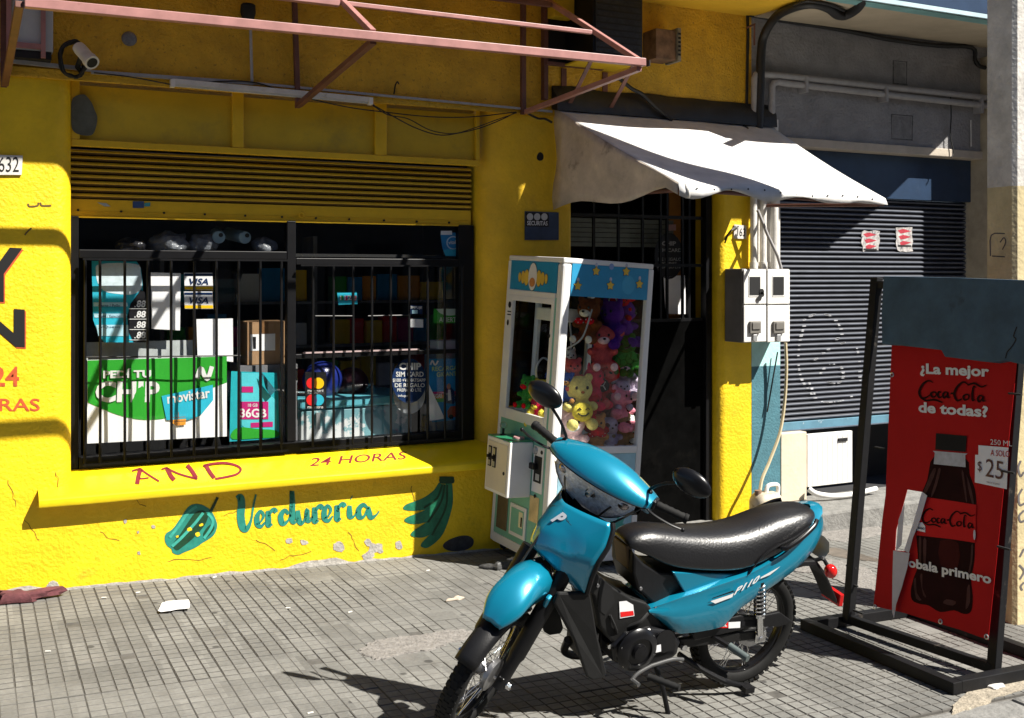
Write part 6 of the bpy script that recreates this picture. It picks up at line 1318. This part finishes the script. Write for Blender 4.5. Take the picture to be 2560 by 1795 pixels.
mb = MB(); mb.loft(arch(36, 118, lambda t: [(-.045, .285), (-.046, .298), (-.03, .310), (0, .314), (.03, .310), (.046, .298), (.045, .285)], 14), closed=False); o = bb(mb, 'mudguard', M_BPL, T=ST, angle=180); q = o.modifiers.new('t', 'SOLIDIFY'); q.thickness = .003
for s_ in (1, -1):
    pts = [FC+Vector((x, s_*.100, z)) for x, z in ((-.12, .36), (-.12, .26), (-.155, .17), (-.19, .18), (-.235, .29), (-.21, .38))]
    mb = MB(); mb.prism(pts, (0, -s_*.02, 0)); bb(mb, 'fender_side', M_TP, T=ST, smooth=False, bevel=.008)
# handlebar cowl with headlight
BX, BZ = .825, 1.035
def cowl(y):
    k = 1-(abs(y)/.245)**2; k = max(k, 0)
    return k
rings = []; lens = []; refl = []
for i in range(25):
    y = -.235+.47*i/24; k = cowl(y); s_ = k**.6 if k > 0 else 0
    top = BZ+.022+.058*k; fx = BX+.035+.085*s_; 
    rings.append([Vector((BX-.045-.01*k, y, BZ-.045)), Vector((BX-.050, y, BZ)), Vector((BX-.030, y, top-.012)), Vector((BX+.005, y, top)), Vector((BX+.03+.04*s_, y, top-.010-.012*k)), Vector((fx, y, BZ+.010+.010*k)), Vector((fx+.004, y, BZ-.006)), Vector((fx-.012, y, BZ-.010)), Vector((BX+.01, y, BZ-.055))])
    if abs(y) < .205:
        kk = max(0, 1-(abs(y)/.205)**2); hh = .012+.150*kk**.7
        lens.append([Vector((fx+.003+.012*math.sin(PI*j/8)*kk-(j/8)**1.6*.055*kk, y, BZ-.008-hh*j/8)) for j in range(9)])
        refl.append([Vector((fx-.014-(j/8)**1.6*.05*kk-.030*math.sin(PI*j/8)*kk**.5*(.6+.4*math.cos(y*26)), y*.96, BZ-.010-(hh-.006)*j/8)) for j in range(9)])
rings_c = rings; mb = MB(); mb.loft(rings, cap=True); bb(mb, 'handlebar_cowl', M_TP, T=ST, angle=50)
mb = MB(); mb.loft(lens, closed=False); hl = bb(mb, 'headlight', M_SLK, T=ST, angle=180)
mb = MB(); mb.loft(refl, closed=False); rf = bb(mb, 'reflector', mat('reflector_chrome', (.82, .85, .88), .25, .12, var=.35, vs=55, bump=.010, bs=45), hl, angle=180, T=ST)
mb = MB(); mb.lathe([(.0, .0), (.012, .0), (.014, -.03), (.03, -.035)], (BX+.10, 0, BZ-.075), (1, 0, -.15), 14); bb(mb, 'bulb', M_CHR, hl, T=ST)
for y in (-.14, .14):
    mb = MB(); mb.ell((BX+.065, y, BZ-.045), (.02, .028, .022), seg=12, rg=8); bb(mb, 'indicator_bulb', mat('smoky_chrome', (.35, .3, .28), .2, 1, var=.4, vs=90), hl, T=ST, angle=180)
low = [[Vector((BX-.046, y, BZ-.040)), Vector((BX-.015, y*.96, BZ-.06-.115*cowl(y))), Vector((BX+.031+.085*cowl(y)**.6-.055*max(0, 1-(abs(y)/.205)**2), y*.96, BZ-.010-.008-.150*max(0, 1-(abs(y)/.205)**2)**.7))] for y in [-.20+.40*i/16 for i in range(17)]]
mb = MB(); mb.loft(low, closed=False); o = bb(mb, 'cowl_underside', M_BPL, T=ST, angle=180)
for s_ in (1, -1):
    mb = MB(); mb.tube([(BX, s_*.19, BZ-.012), (BX-.015, s_*.25, BZ-.012)], .013, 10); bb(mb, 'handlebar', M_BLKM, T=ST)
    pts = [Vector((BX-.015-.03*t, s_*(.245+.12*t), BZ-.012)) for t in [i/10 for i in range(11)]]
    mb = MB(); mb.tube(pts, [.0185 if i % 2 else .0165 for i in range(11)], 12); mb.lathe([(.0, .012), (.020, .010), (.021, -.002), (.018, -.006)], pts[-1], pts[-1]-pts[0], 12); bb(mb, 'grip', M_RUB, T=ST)
    mb = MB(); mb.box(-.024, .022, -.024, .024, -.022, .02, T=Matrix.Translation((BX-.008, s_*.222, BZ-.008))); bb(mb, 'switch_housing', M_BPL, T=ST, smooth=False, bevel=.006)
    mb = MB(); mb.tube(smooth_curve([(BX+.02, s_*.205, BZ-.01), (BX+.055, s_*.25, BZ-.014), (BX+.050, s_*.33, BZ-.018), (BX+.03, s_*.385, BZ-.02)], 5), .0065, 8, flat=.7); mb.ell((BX+.03, s_*.388, BZ-.02), .009, seg=8, rg=6); bb(mb, 'brake_lever', M_BLKM, T=ST)
    mc = Vector((BX+.04, s_*.345, BZ+.185)); 
    mb = MB(); mb.tube(smooth_curve([(BX+.005, s_*.200, BZ+.03), (BX+.012, s_*.205, BZ+.055), (BX+.03, s_*.245, BZ+.11), mc+Vector((.012, -s_*.045, -.025))], 5), .0065, 8); mb.ell((BX+.005, s_*.200, BZ+.03), (.018, .018, .014), seg=10, rg=6); ms = bb(mb, 'mirror_stem', M_BLKM, T=ST)
    mb = MB(); mb.ell(mc, (.032, .084, .050), seg=20, rg=12)
    for v in mb.v:
        if v.x < mc.x-.004: v.x = mc.x-.004
    bb(mb, 'mirror_shell', M_GLB, ms, T=ST, angle=50)
    mb = MB(); mb.lathe([(.0, 0), (1, 0)], (0, 0, 0), (1, 0, 0), 24); mb.v = [Vector((mc.x-.0055, mc.y+v.y*.078, mc.z+v.z*.045)) for v in mb.v]; bb(mb, 'mirror_glass', M_CHR, ms, T=ST, smooth=False)
for k, (dy, dz) in enumerate(((.05, .0), (.08, -.02), (-.06, .0))):
    mb = MB(); mb.tube(smooth_curve([(BX+.03, dy*2.6, BZ-.03), (BX+.085, dy*1.8, BZ-.10+dz), (BX+.06, dy, BZ-.20), (BX+.02, dy*.5, BZ-.30)], 5), .0045, 6); bb(mb, 'control_cable', M_CABLE, T=ST)
# leg shield: ridged front cover, black rim, lower guards
zs_ = [.605, .64, .69, .75, .81, .87, .93, .985]; cx_ = [1.03, 1.07, 1.105, 1.120, 1.095, 1.035, .955, .89]; ex_ = [.965, .965, .965, .955, .920, .895, .890, .895]; ey_ = [.165, .175, .190, .205, .210, .198, .165, .10]
def itp(z, ys):
    z = min(max(z, zs_[0]), zs_[-1])
    for i in range(len(zs_)-1):
        if z <= zs_[i+1]: t = (z-zs_[i])/(zs_[i+1]-zs_[i]); return ys[i]+(ys[i+1]-ys[i])*t
    return ys[-1]
def shield(u, v, off=0.0):
    a = abs(u); zb_ = .735-.13*min(1, a/.8)**1.6; zt = .905-.01*a**2; z = zt+(zb_-zt)*v
    ed, ce, yy = itp(z, ex_), itp(z, cx_), itp(z, ey_)
    crease = .012*max(0, 1-abs((a-.55)/.25))*math.sin(min(1, max(0, (v-.25)/.4))*PI)
    return Vector((ed+(ce-ed)*(1-a**1.55)-crease+off, yy*u, z))
mb = MB(); mb.loft([[shield(-1+2*i/28, j/16) for i in range(29)] for j in range(17)], closed=False); o = bb(mb, 'leg_shield', M_TP, angle=180); q = o.modifiers.new('t', 'SOLIDIFY'); q.thickness = .005
for s_ in (1, -1):
    mb = MB(); mb.tube([shield(s_*1.0, j/14)+Vector((-.008, s_*.003, 0)) for j in range(15)], .011, 8); bb(mb, 'shield_rim', M_BPL)
    pts = [Vector((x, s_*y, z)) for x, y, z in ((1.075, .148, .612), (1.09, .15, .57), (1.0, .175, .42), (.93, .19, .262), (.905, .19, .245), (.85, .19, .245), (.838, .19, .270), (.90, .185, .44), (.945, .175, .612))]
    mb = MB(); mb.prism(pts, (0, -s_*.022, 0)); bb(mb, 'leg_guard', M_GPL, smooth=False, bevel=.008)
    for i in range(3):
        a_ = shield(s_*(.10+.07*i), .10+.03*i, .004); b_ = shield(s_*(.32+.07*i), .16+.03*i, .004); mb = MB(); mb.tube([a_, (a_+b_)/2+Vector((.003, 0, 0)), b_], .0028, 5); bb(mb, 'vent_rib', M_BPL)
inner = [[Vector((itp(z, ex_)-.012+.03*(1-abs(u)), itp(z, ey_)*u*.97, z)) for u in [-1+2*i/12 for i in range(13)]] for z in [.60+.041*j for j in range(8)]]
mb = MB(); mb.loft(inner, closed=False); bb(mb, 'inner_shield', M_BPL, angle=180)
# emblem letter on the shield
e0 = shield(.10, .34, .006); e1 = shield(.34, .34, .006); e2 = shield(.10, .12, .006); en = (e1-e0).cross(e2-e0).normalized()
if en.x < 0: en = -en
v_, f_ = TXT['P']; mb = MB(); mb.add([e0+(e1-e0)*x*.8+(e2-e0)*y+en*.009 for x, y in v_], f_); bb(mb, 'emblem', mat('silver_emblem', (.55, .58, .62), .3, .4), smooth=False)
mb = MB(); d_ = shield(.25, .42, .007); d2 = shield(.36, .42, .007); d3 = shield(.25, .38, .007); mb.poly([d_, d2, d2+(d3-d_), d3]); bb(mb, 'emblem', MATS['silver_emblem'], smooth=False)
# frame tunnel and under-seat body
tun = [(.93, .70), (.885, .655), (.80, .585), (.70, .525), (.62, .495), (.575, .455), (.54, .40), (.50, .36), (.50, .265), (.70, .275), (.79, .36), (.84, .42), (.885, .56), (.94, .60)]
mb = MB()
mb.loft([[Vector((x, y, z)) for x, z in [( .70+(a-.70)*s1, .47+(b-.47)*s1) for a, b in tun]] for y, s1 in ((-.105, .94), (-.098, 1), (.098, 1), (.105, .94))]); bb(mb, 'centre_cover', M_GPL, smooth=False, bevel=.006)
us = [(.70, .715), (.64, .66), (.56, .615), (.45, .60), (.15, .575), (.0, .60), (-.10, .60), (.12, .44), (.44, .40), (.53, .44), (.60, .50), (.66, .55), (.69, .62)]
mb = MB(); mb.prism([Vector((x, -.088, z)) for x, z in us], (0, .176, 0)); bb(mb, 'under_seat_body', M_BPL, smooth=False, bevel=.010)
for s_ in (1, -1):
    mb = MB(); mb.prism([Vector((x, s_*.112, z)) for x, z in ((.51, .622), (.14, .575), (.16, .55), (.43, .515))], (0, -s_*.02, 0)); bb(mb, 'side_infill', M_TP, smooth=False, bevel=.004)
    mb = MB(); mb.prism([Vector((x, s_*.107, z)) for x, z in ((.86, .63), (.80, .585), (.78, .52), (.82, .47), (.86, .50))], (0, -s_*.01, 0)); bb(mb, 'air_scoop', M_BLK, smooth=False)
q = [bpx(*p, .1085) for p in ((1548, 1504), (1566, 1502), (1583, 1512), (1586, 1540), (1550, 1546))]
mb = MB(); mb.poly(q); stk = bb(mb, 'decal', M_PAPER, smooth=False, T=ID4); mb = MB(); mb.poly([bpx(*p, .1095) for p in ((1551, 1530), (1583, 1527), (1585, 1538), (1552, 1543))]); bb(mb, 'decal_print', M_PRED, stk, smooth=False, T=ID4)
# side panels wrapping round the tail
stn = [(.605, .098, .452, .468), (.55, .112, .415, .488), (.50, .120, .375, .504), (.445, .126, .350, .520), (.37, .130, .349, .535), (.29, .132, .352, .552), (.225, .133, .360, .565), (.175, .133, .408, .575), (.14, .133, .436, .582), (.05, .131, .480, .612), (-.05, .127, .525, .652), (-.13, .121, .562, .692), (-.20, .110, .598, .735), (-.26, .093, .630, .772), (-.31, .066, .664, .800), (-.335, .034, .686, .812), (-.343, 0, .694, .816)]
full = stn+[(x, -y, a, b) for x, y, a, b in stn[-2::-1]]
rings = []
for i, (x, y, zl, zu) in enumerate(full):
    a, b = full[max(i-1, 0)], full[min(i+1, len(full)-1)]; tn = Vector((b[0]-a[0], b[1]-a[1], 0)).normalized(); nn = Vector((tn.y, -tn.x, 0))
    if nn.y*y < 0 or (y == 0 and nn.x > 0): nn = -nn
    rg = [Vector((x, y, 0))+nn*(.016*math.sin(PI*min(1, t*1.1))**.8 if t < .9 else .004)+Vector((0, 0, zl+(zu-zl)*t)) for t in (0, .12, .3, .5, .7, .88, 1.0)]
    rg = [rg[0]-nn*.012]+rg+[rg[-1]-nn*.02+Vector((0, 0, .006)), Vector((x+(.05 if x < -.2 else 0), y*.55, zu-.002))]
    rings.append(rg)
mb = MB(); mb.loft(rings, closed=False); panel = bb(mb, 'side_panel', M_TP, angle=60)
PY_ = .1515
def bflat(name, pts, y, m, par=None): mb = MB(); mb.poly([bpx(*p, y) for p in pts]); return bb(mb, name, m, par or bk, smooth=False, T=ID4)
def z5(x, y): return (1500+x*.3695, 1200+y*.3695)
v_, f_ = TXT['P110']; a_, b_, c_ = (bpx(*z5(*p), PY_) for p in ((903, 782), (1075, 684), (913, 738)))
mb = MB(); mb.add([a_+(b_-a_)*x+(c_-a_)*y for x, y in v_], f_); bb(mb, 'lettering', M_PW, panel, smooth=False, T=ID4)
bflat('stripe', [z5(748, 820), z5(880, 776), z5(905, 765), z5(896, 792), z5(780, 836)], PY_, M_PW, panel); bflat('stripe', [z5(1086, 668), z5(1088, 658), z5(1220, 584), z5(1196, 606), z5(1150, 642)], PY_, M_PW, panel); bflat('stripe', [z5(752, 806), z5(764, 796), z5(905, 746), z5(903, 758)], PY_, M_BPL, panel)
p_ = bpx(*z5(1299, 549), .118); mb = MB(); mb.lathe([(.0, .006), (.006, .006), (.007, .003), (.012, .003), (.013, 0)], p_, (0, 1, 0), 14); bb(mb, 'panel_bolt', M_ALU, panel, T=ID4)
# seat
ss = [(.715, .045, .735, .748), (.70, .068, .715, .765), (.66, .085, .70, .782), (.60, .098, .668, .790), (.54, .106, .635, .782), (.46, .114, .612, .770), (.36, .121, .598, .758), (.26, .128, .588, .752), (.16, .132, .584, .755), (.07, .132, .604, .770), (.0, .130, .630, .790), (-.07, .127, .656, .806), (-.15, .118, .700, .816), (-.22, .100, .742, .818), (-.27, .075, .765, .812), (-.30, .040, .778, .800)]
rings = []
for x, hw, zb_, zt in ss:
    rg = []
    for u, kz in ((-1, .04), (-1.05, .22), (-1.0, .48), (-.84, .76), (-.58, .95), (0, 1.0), (.58, .95), (.84, .76), (1.0, .48), (1.05, .22), (1, .04)): rg.append(Vector((x, hw*u, zb_+(zt-zb_)*kz)))
    rings.append(rg)
mb = MB(); mb.loft(rings); seat = bb(mb, 'seat', M_SEAT, angle=65)
for s_ in (1, -1):
    mb = MB(); mb.tube([shield(s_*(.30+.022*j), .40+.055*j, .0025) for j in range(11)], .0022, 5); bb(mb, 'panel_seam', M_BPL)
mb = MB(); mb.tube([r[6]+Vector((.001, 0, -.002)) for r in rings_c], .0025, 5); bb(mb, 'cowl_seam', M_BPL, T=ST); q = seat.modifiers.new('s', 'SUBSURF'); q.levels = q.render_levels = 2
for s_ in (1, -1):
    mb = MB(); mb.tube(smooth_curve([(-.22, s_*.105, .772), (-.12, s_*.133, .735), (.0, s_*.142, .700), (.08, s_*.140, .65), (.13, s_*.140, .590)], 5), .0035, 6); bb(mb, 'seat_seam', M_BPL, seat)
    mb = MB(); mb.tube(smooth_curve([(-.03, s_*.140, .692), (-.045, s_*.158, .698), (-.12, s_*.158, .735), (-.20, s_*.140, .775), (-.235, s_*.118, .792)], 5), .010, 8); bb(mb, 'grab_rail', M_GLB)
mb = MB(); mb.prism([Vector((x, -.05, z)) for x, z in ((.715, .725), (.69, .735), (.675, .69), (.68, .62), (.69, .62))], (0, .1, 0)); bb(mb, 'fuel_flap', mat('tan_plastic', (.10, .06, .025), .6), smooth=False, bevel=.006)
# tail: mudguard, number bracket, lamp, indicators
mb = MB(); mb.loft([[Vector((x, y, z)) for y, z in ((-.055, z0), (-.05, z0+.022), (0, z0+.03), (.05, z0+.022), (.055, z0))] for x, z0 in ((-.16, .53), (-.26, .545), (-.34, .54), (-.40, .48), (-.45, .41), (-.50, .335))]); bb(mb, 'rear_mudguard', M_BPL, smooth=False, bevel=.004)
mb = MB(); mb.loft([[Vector((x, y, z)) for y in (-.07, -.03, .03, .07)] for x, z in ((-.345, .685), (-.378, .655), (-.385, .61), (-.355, .575))], closed=False); bb(mb, 'tail_light', mat('silver_lens', (.5, .48, .47), .45, spec=.3), angle=180)
mb = MB(); mb.box(-.53, -.505, -.06, .06, .325, .385); bb(mb, 'reflector_bar', mat('red_reflector', (.45, .01, .01), .2), smooth=False, bevel=.004)
for s_ in (1, -1):
    c = Vector((-.385, s_*.095, .53)); mb = MB(); mb.tube(smooth_curve([(-.33, s_*.04, .56), (-.36, s_*.06, .575), (-.375, s_*.075, .555), c], 4), .009, 8); ms = bb(mb, 'indicator_stalk', M_BPL)
    mb = MB(); mb.ell(c, (.030, .030, .032), seg=16, rg=10); bb(mb, 'indicator_lens', mat('red_lens', (.50, .012, .01), .12, coat=.5, var=.1), ms, angle=180)
# engine, gearbox, cover
mb = MB(); mb.loft([[Vector((x*sc+.60*(1-sc), y, z*sc+.30*(1-sc))) for x, z in ((.44, .25), (.52, .215), (.66, .215), (.76, .26), (.78, .33), (.72, .385), (.60, .395), (.48, .37), (.43, .31))] for y, sc in ((-.13, .85), (-.11, 1), (.11, 1), (.13, .85))]); eng = bb(mb, 'engine', M_GLB, smooth=False, bevel=.01)
c = bpx(*z5(262, 1160), .15); c.y = .128
mb = MB(); mb.lathe([(.094, 0), (.096, .012), (.085, .026), (.06, .032), (.058, .024), (.035, .024), (.033, .034), (.0, .036)], c, (0, 1, 0), 32); bb(mb, 'engine_cover', M_GLB, eng, T=ID4)
mb = MB(); mb.lathe([(.028, .034), (.03, .040), (.0, .042)], c, (0, 1, 0), 20); bb(mb, 'cover_cap', M_BLKM, eng, T=ID4)
for i in range(6):
    a = i*PI/3+.3; mb = MB(); mb.lathe([(.0, .022), (.006, .022), (.007, .01)], c+Vector((math.cos(a)*.085, 0, math.sin(a)*.085)), (0, 1, 0), 6); bb(mb, 'bolt', M_STL, eng, T=ID4)
mb = MB(); mb.lathe([(.048, 0), (.05, .006), (.0, .008)], Vector((.53, .134, .335)), (0, 1, 0), 20); bb(mb, 'sprocket_cover', M_GLB, eng)
q_ = [z5(358, 1125), z5(412, 1112), z5(414, 1160), z5(360, 1172)]; bflat('decal', q_, .150, M_PAPER)
for i in range(7):
    mb = MB(); mb.box(.79+.016*i, .796+.016*i, -.055, .055, .27, .36); bb(mb, 'cooling_fin', M_STL if i % 2 else M_BLKM, eng, smooth=False)
mb = MB(); mb.tube(smooth_curve([(.90, -.03, .30), (.86, -.10, .20), (.70, -.15, .14), (.40, -.17, .16)], 6), .017, 10); bb(mb, 'exhaust_pipe', M_BLKM)
mb = MB(); mb.lathe([(.0, 0), (.032, .01), (.042, .08), (.042, .42), (.03, .48), (.0, .48)], (.40, -.17, .16), (-1, -.03, .22), 18); bb(mb, 'silencer', M_BLKM)
# swing arm, chain case, shocks
for s_ in (1, -1):
    mb = MB(); mb.bar((.42, s_*.085, .285), (-.03, s_*.098, .277), .022, .042); bb(mb, 'swing_arm', M_GPL, smooth=False, bevel=.005)
    t0, t1 = Vector((.055, s_*.125, .545)), Vector((.012, s_*.128, .285)); d = t1-t0
    mb = MB(); mb.tube([t0+d*.02, t0+d*.62], .012, 10); mb.tube([t0+d*.0, t0+d*.06], .024, 12); sh_ = bb(mb, 'shock_absorber', M_GLB)
    mb = MB(); hx = []; uu = d.normalized().orthogonal().normalized(); ww = d.normalized().cross(uu)
    for i in range(8*9+1): a = 2*PI*i/9; hx.append(t0+d*(.05+.57*i/72)+(uu*math.cos(a)+ww*math.sin(a))*.024)
    mb.tube(hx, .0052, 6); bb(mb, 'spring', M_CHR if s_ == 1 else M_STL, sh_)
    mb = MB(); mb.tube([t0+d*.62, t0+d*.97], .017, 12); mb.tube([t0+d*.60, t0+d*.64], .026, 12); bb(mb, 'damper_tube', M_CHR, sh_)
    mb = MB(); mb.box(-.028, .028, -.006, .006, -.026, .026, T=Matrix.Translation((.0, s_*.118, BR))); bb(mb, 'axle_plate', M_CHR, smooth=False, bevel=.004)
    mb = MB(); mb.bar((.25, s_*.10, .30), (.19, s_*.155, .27), .022, .014); pg_ = bb(mb, 'peg_bracket', M_BLKM, smooth=False)
    mb = MB(); mb.tube([(.195, s_*.150, .275), (.165, s_*.235, .262)], .0165, 12); mb.lathe([(.0, .004), (.0165, .004), (.017, 0)], (.165, s_*.235, .262), (-.03, s_*.085, -.013), 12); bb(mb, 'passenger_peg', mat('grey_rubber', (.07, .09, .09), .6, var=.2), pg_)
    pts = [Vector((.60-.008*i, s_*(.145+.011*i), .192)) for i in range(11)]
    mb = MB(); mb.tube(pts, [.0155 if i % 2 else .0185 for i in range(11)], 12, flat=.8); bb(mb, 'foot_peg', M_RUB)
mb = MB(); mb.prism([Vector((x, .092, z)) for x, z in ((.37, .335), (.30, .375), (.12, .385), (.02, .368), (-.10, .375), (-.19, .315), (-.10, .305), (.05, .322), (.36, .300))], (0, .022, 0)); cg = bb(mb, 'chain_case', M_BPL, smooth=False, bevel=.005)
a_, b_, c_ = (bpx(*z5(*p), .1165) for p in ((745, 1005), (868, 1000), (745, 958)))
mb = MB(); mb.poly([a_, b_, b_+(c_-a_), c_]); bb(mb, 'decal', M_PRED, cg, smooth=False, T=ID4); v_, f_ = TXT['MOTUL']; a2 = a_+(b_-a_)*.08+(c_-a_)*.2; mb = MB(); mb.add([a2+(b_-a_)*.84*x+(c_-a_)*.6*y+Vector((0, .001, 0)) for x, y in v_], f_); bb(mb, 'lettering', M_PW, cg, smooth=False, T=ID4)
bflat('decal', [z5(870, 962), z5(950, 958), z5(948, 1000), z5(870, 1004)], .1165, M_PAPER, cg); bflat('decal', [z5(958, 956), z5(1050, 950), z5(1048, 985), z5(956, 990)], .1165, M_PBLACK, cg)
mb = MB(); 
for k in range(2): mb.tube([(.44, .066, .30-.05*k+.02), (.0, .066, .30-.05*k+.012)], .006, 5)
bb(mb, 'chain', M_STL)
mb = MB(); mb.lathe([(.070, 0), (.074, .002), (.074, .006), (.05, .006), (.05, 0)], (0, .060, BR), (0, 1, 0), 28, close=True); bb(mb, 'sprocket', M_STL)
# side stand, gear lever, brake pedal
mb = MB(); mb.tube([(.545, .11, .215), (.52, .150, .12), (.497, .178, .012)], .011, 10); mb.box(-.035, .03, -.022, .022, -.008, .004, T=Matrix.Translation((.497, .180, .008))); bb(mb, 'side_stand', M_BLKM)
mb = MB(); mb.tube(smooth_curve([(.60, .155, .245), (.665, .160, .225), (.70, .165, .20)], 4), .008, 8); mb.tube([(.695, .160, .202), (.685, .20, .198)], .010, 8); mb.tube(smooth_curve([(.60, .155, .245), (.50, .158, .26), (.44, .155, .25)], 4), .008, 8); bb(mb, 'gear_lever', mat('dark_steel', (.12, .12, .12), .45, .6, var=.2))
mb = MB(); mb.tube(smooth_curve([(.36, .02, .19), (.28, .06, .14), (.16, .10, .08), (.06, .12, .05)], 5), .013, 8); mb.box(-.03, .02, -.02, .03, -.012, .012, T=Matrix.Translation((.06, .13, .05))); bb(mb, 'centre_stand', M_BLKM)
mb = MB(); mb.lathe([(.0, .014), (.014, .014), (.016, 0)], bpx(*z5(562, 1127), .11), (0, 1, 0), 8); bb(mb, 'pivot_bolt', M_CHR, T=ID4)
mb = MB(); mb.lathe([(.0, .008), (.010, .008), (.011, 0)], Vector((.785, .104, .33)), (0, 1, 0), 8); bb(mb, 'frame_bolt', M_CHR)

for p, q, r_ in (((.70, .10, .40), (.62, .12, .46), .008), ((.74, .09, .36), (.80, .11, .47), .006), ((.48, .10, .36), (.40, .10, .42), .010)):
    mb = MB(); mb.tube(smooth_curve([p, tuple((a+b)/2+(.015 if i == 1 else 0) for i, (a, b) in enumerate(zip(p, q))), q], 5), r_, 7); bb(mb, 'engine_hose', M_CABLE, eng)
mb = MB(); mb.loft([[Vector((x, y, z)) for x, z in ((.64, .40), (.72, .40), (.74, .46), (.66, .47))] for y in (-.04, .04)]); bb(mb, 'carburettor', M_STL, smooth=False, bevel=.006)
for x, z in ((.66, .565), (.575, .47), (.87, .60), (.90, .47)):
    mb = MB(); mb.lathe([(.0, .004), (.007, .004), (.008, 0)], Vector((x, .1065, z)), (0, 1, 0), 8); bb(mb, 'cover_screw', M_STL)
mb = MB(); mb.tube(smooth_curve([(.58, -.13, .20), (.68, -.17, .17), (.75, -.18, .19)], 5), .008, 8); bb(mb, 'brake_pedal', M_BLKM)
# ------------------------------------------------------------------ litter and small things on the pavement
def crumple(name, label, cat, px, py, rx, ry, rz, m, seed=1, freq=18, amp=.5):
    c = G(px, py, rz*.7); mb = MB(); mb.ell(c, (rx, ry, rz), seg=20, rg=10)
    mb.v = [c+(v-c)*(1+amp*noise.noise((v-c)*freq+Vector((seed, 0, 0)))) for v in mb.v]
    for v in mb.v: v.z = max(v.z, gz(v.x)+.002)
    return tag(mb.build(name, m, smooth=True, angle=40), label, cat)
pp = MB(); top = [(395, 1528), (405, 1508), (420, 1503), (450, 1501), (472, 1500), (475, 1512), (473, 1521), (440, 1524), (425, 1527), (402, 1530)]
g_ = [G(x, y, .010+.012*noise.noise(Vector((x*.05, y*.05, 0)))) for x, y in top]; pp.poly(g_); o = pp.build('paper_scrap', M_PAPER); q = o.modifiers.new('t', 'SOLIDIFY'); q.thickness = .002
tag(o, 'white scrap of paper lying flat on the tiles below the pepper', 'paper')
crumple('rag', 'dull maroon rag lying against the wall at the far left', 'rag', 34, 1492, .20, .05, .035, mat('maroon_cloth', (.10, .03, .035), .95, var=.35, vs=18, bump=.008, bs=30), 3, 14, .9)
crumple('twig_bundle', 'small dry beige wrapper knot on the pavement left of the front wheel', 'litter', 1140, 1497, .05, .012, .012, mat('dry_beige', (.42, .36, .29), .9, var=.3), 5, 40, 1.0)
for i, (px, py, la) in enumerate(((260, 1494, 'tiny white litter flake left of the white paper scrap'), (345, 1481, 'tiny white flake between wall and paper scrap'), (536, 1443, 'small white flake by the wall under the pepper'), (120, 1628, 'white cigarette end on the tiles at lower left'), (776, 1782, 'white stub near the bottom edge left of the wheel'), (875, 1530, 'pale stub on the tiles in front of the painted bananas'), (720, 1520, 'pale flake on the tiles in front of the painted script'), (1070, 1426, 'pale flake at the shade edge by the claw machine'))):
    c = G(px, py, .004); mb = MB(); mb.tube([c-Vector((.012, .004*(i % 3-1), 0)), c+Vector((.012, .004*(i % 3-1), 0))], .004, 6); tag(mb.build('litter', M_WHTD), la, 'litter')
crumple('dirty_bag', 'crumpled dark plastic bag lying in the shade under the claw machine', 'bag', 1245, 1412, .10, .06, .025, mat('dull_grey_plastic', (.05, .05, .05), .5, var=.5, vs=30, bump=.006, bs=40), 9, 20, .7)
crumple('paper_scrap', 'twisted pale paper in the shade beside the dark bag', 'paper', 1290, 1396, .06, .02, .012, M_PAPER, 4, 30, .8)
crumple('paper_scrap', 'crushed pale packet on the dirt beside the sign base', 'paper', 2490, 1716, .05, .03, .010, mat('packet', (.5, .48, .45), .7, var=.3, vs=30), 6, 25, .8)
crumple('white_bag', 'small crumpled white bag by the concrete step behind the sign', 'bag', 2133, 1303, .05, .03, .035, M_PAPER, 8, 22, .6)
# ------------------------------------------------------------------ houses across the street (they shade the low sky and show in the glass)
def across(x0, x1, h, m, nfl, label):
    t = thing('opposite_house', label, 'building', ((x0+x1)/2, -15.5, 0))
    mb = MB(); mb.box(x0, x1, -22, -15.5, -.26, h); mb.build('wall', m, t)
    for f in range(nfl):
        z = .8+f*3.1; n = max(2, int((x1-x0)/2.6))
        for i in range(n):
            xc = x0+(i+.5)*(x1-x0)/n; mb = MB(); mb.box(xc-.55, xc+.55, -15.52, -15.46, z, z+1.7); w_ = mb.build('window', MATS['dark_room'], t)
            mb = MB(); mb.box(xc-.65, xc+.65, -15.5, -15.38, z-.10, z-.001); mb.build('window_ledge', M_CONC, t)
    mb = MB(); mb.box(x0-.05, x1+.05, -15.6, -15.2, h-.3, h); mb.build('cornice', M_CONC, t)
across(-14, -5.02, 8.6, M_OPP, 2, 'brown rendered house across the street on the left'); across(-5, 4.0, 9.4, mat('opposite_wall_b', (.10, .095, .09), .85, var=.2, vs=1.5), 3, 'dark grey three storey house across the street'); across(4.02, 12, 8.2, M_OPP, 2, 'brown rendered house across the street on the right'); across(12.02, 24, 9.0, MATS['opposite_wall_b'], 2, 'dark grey house across the street at the far right')
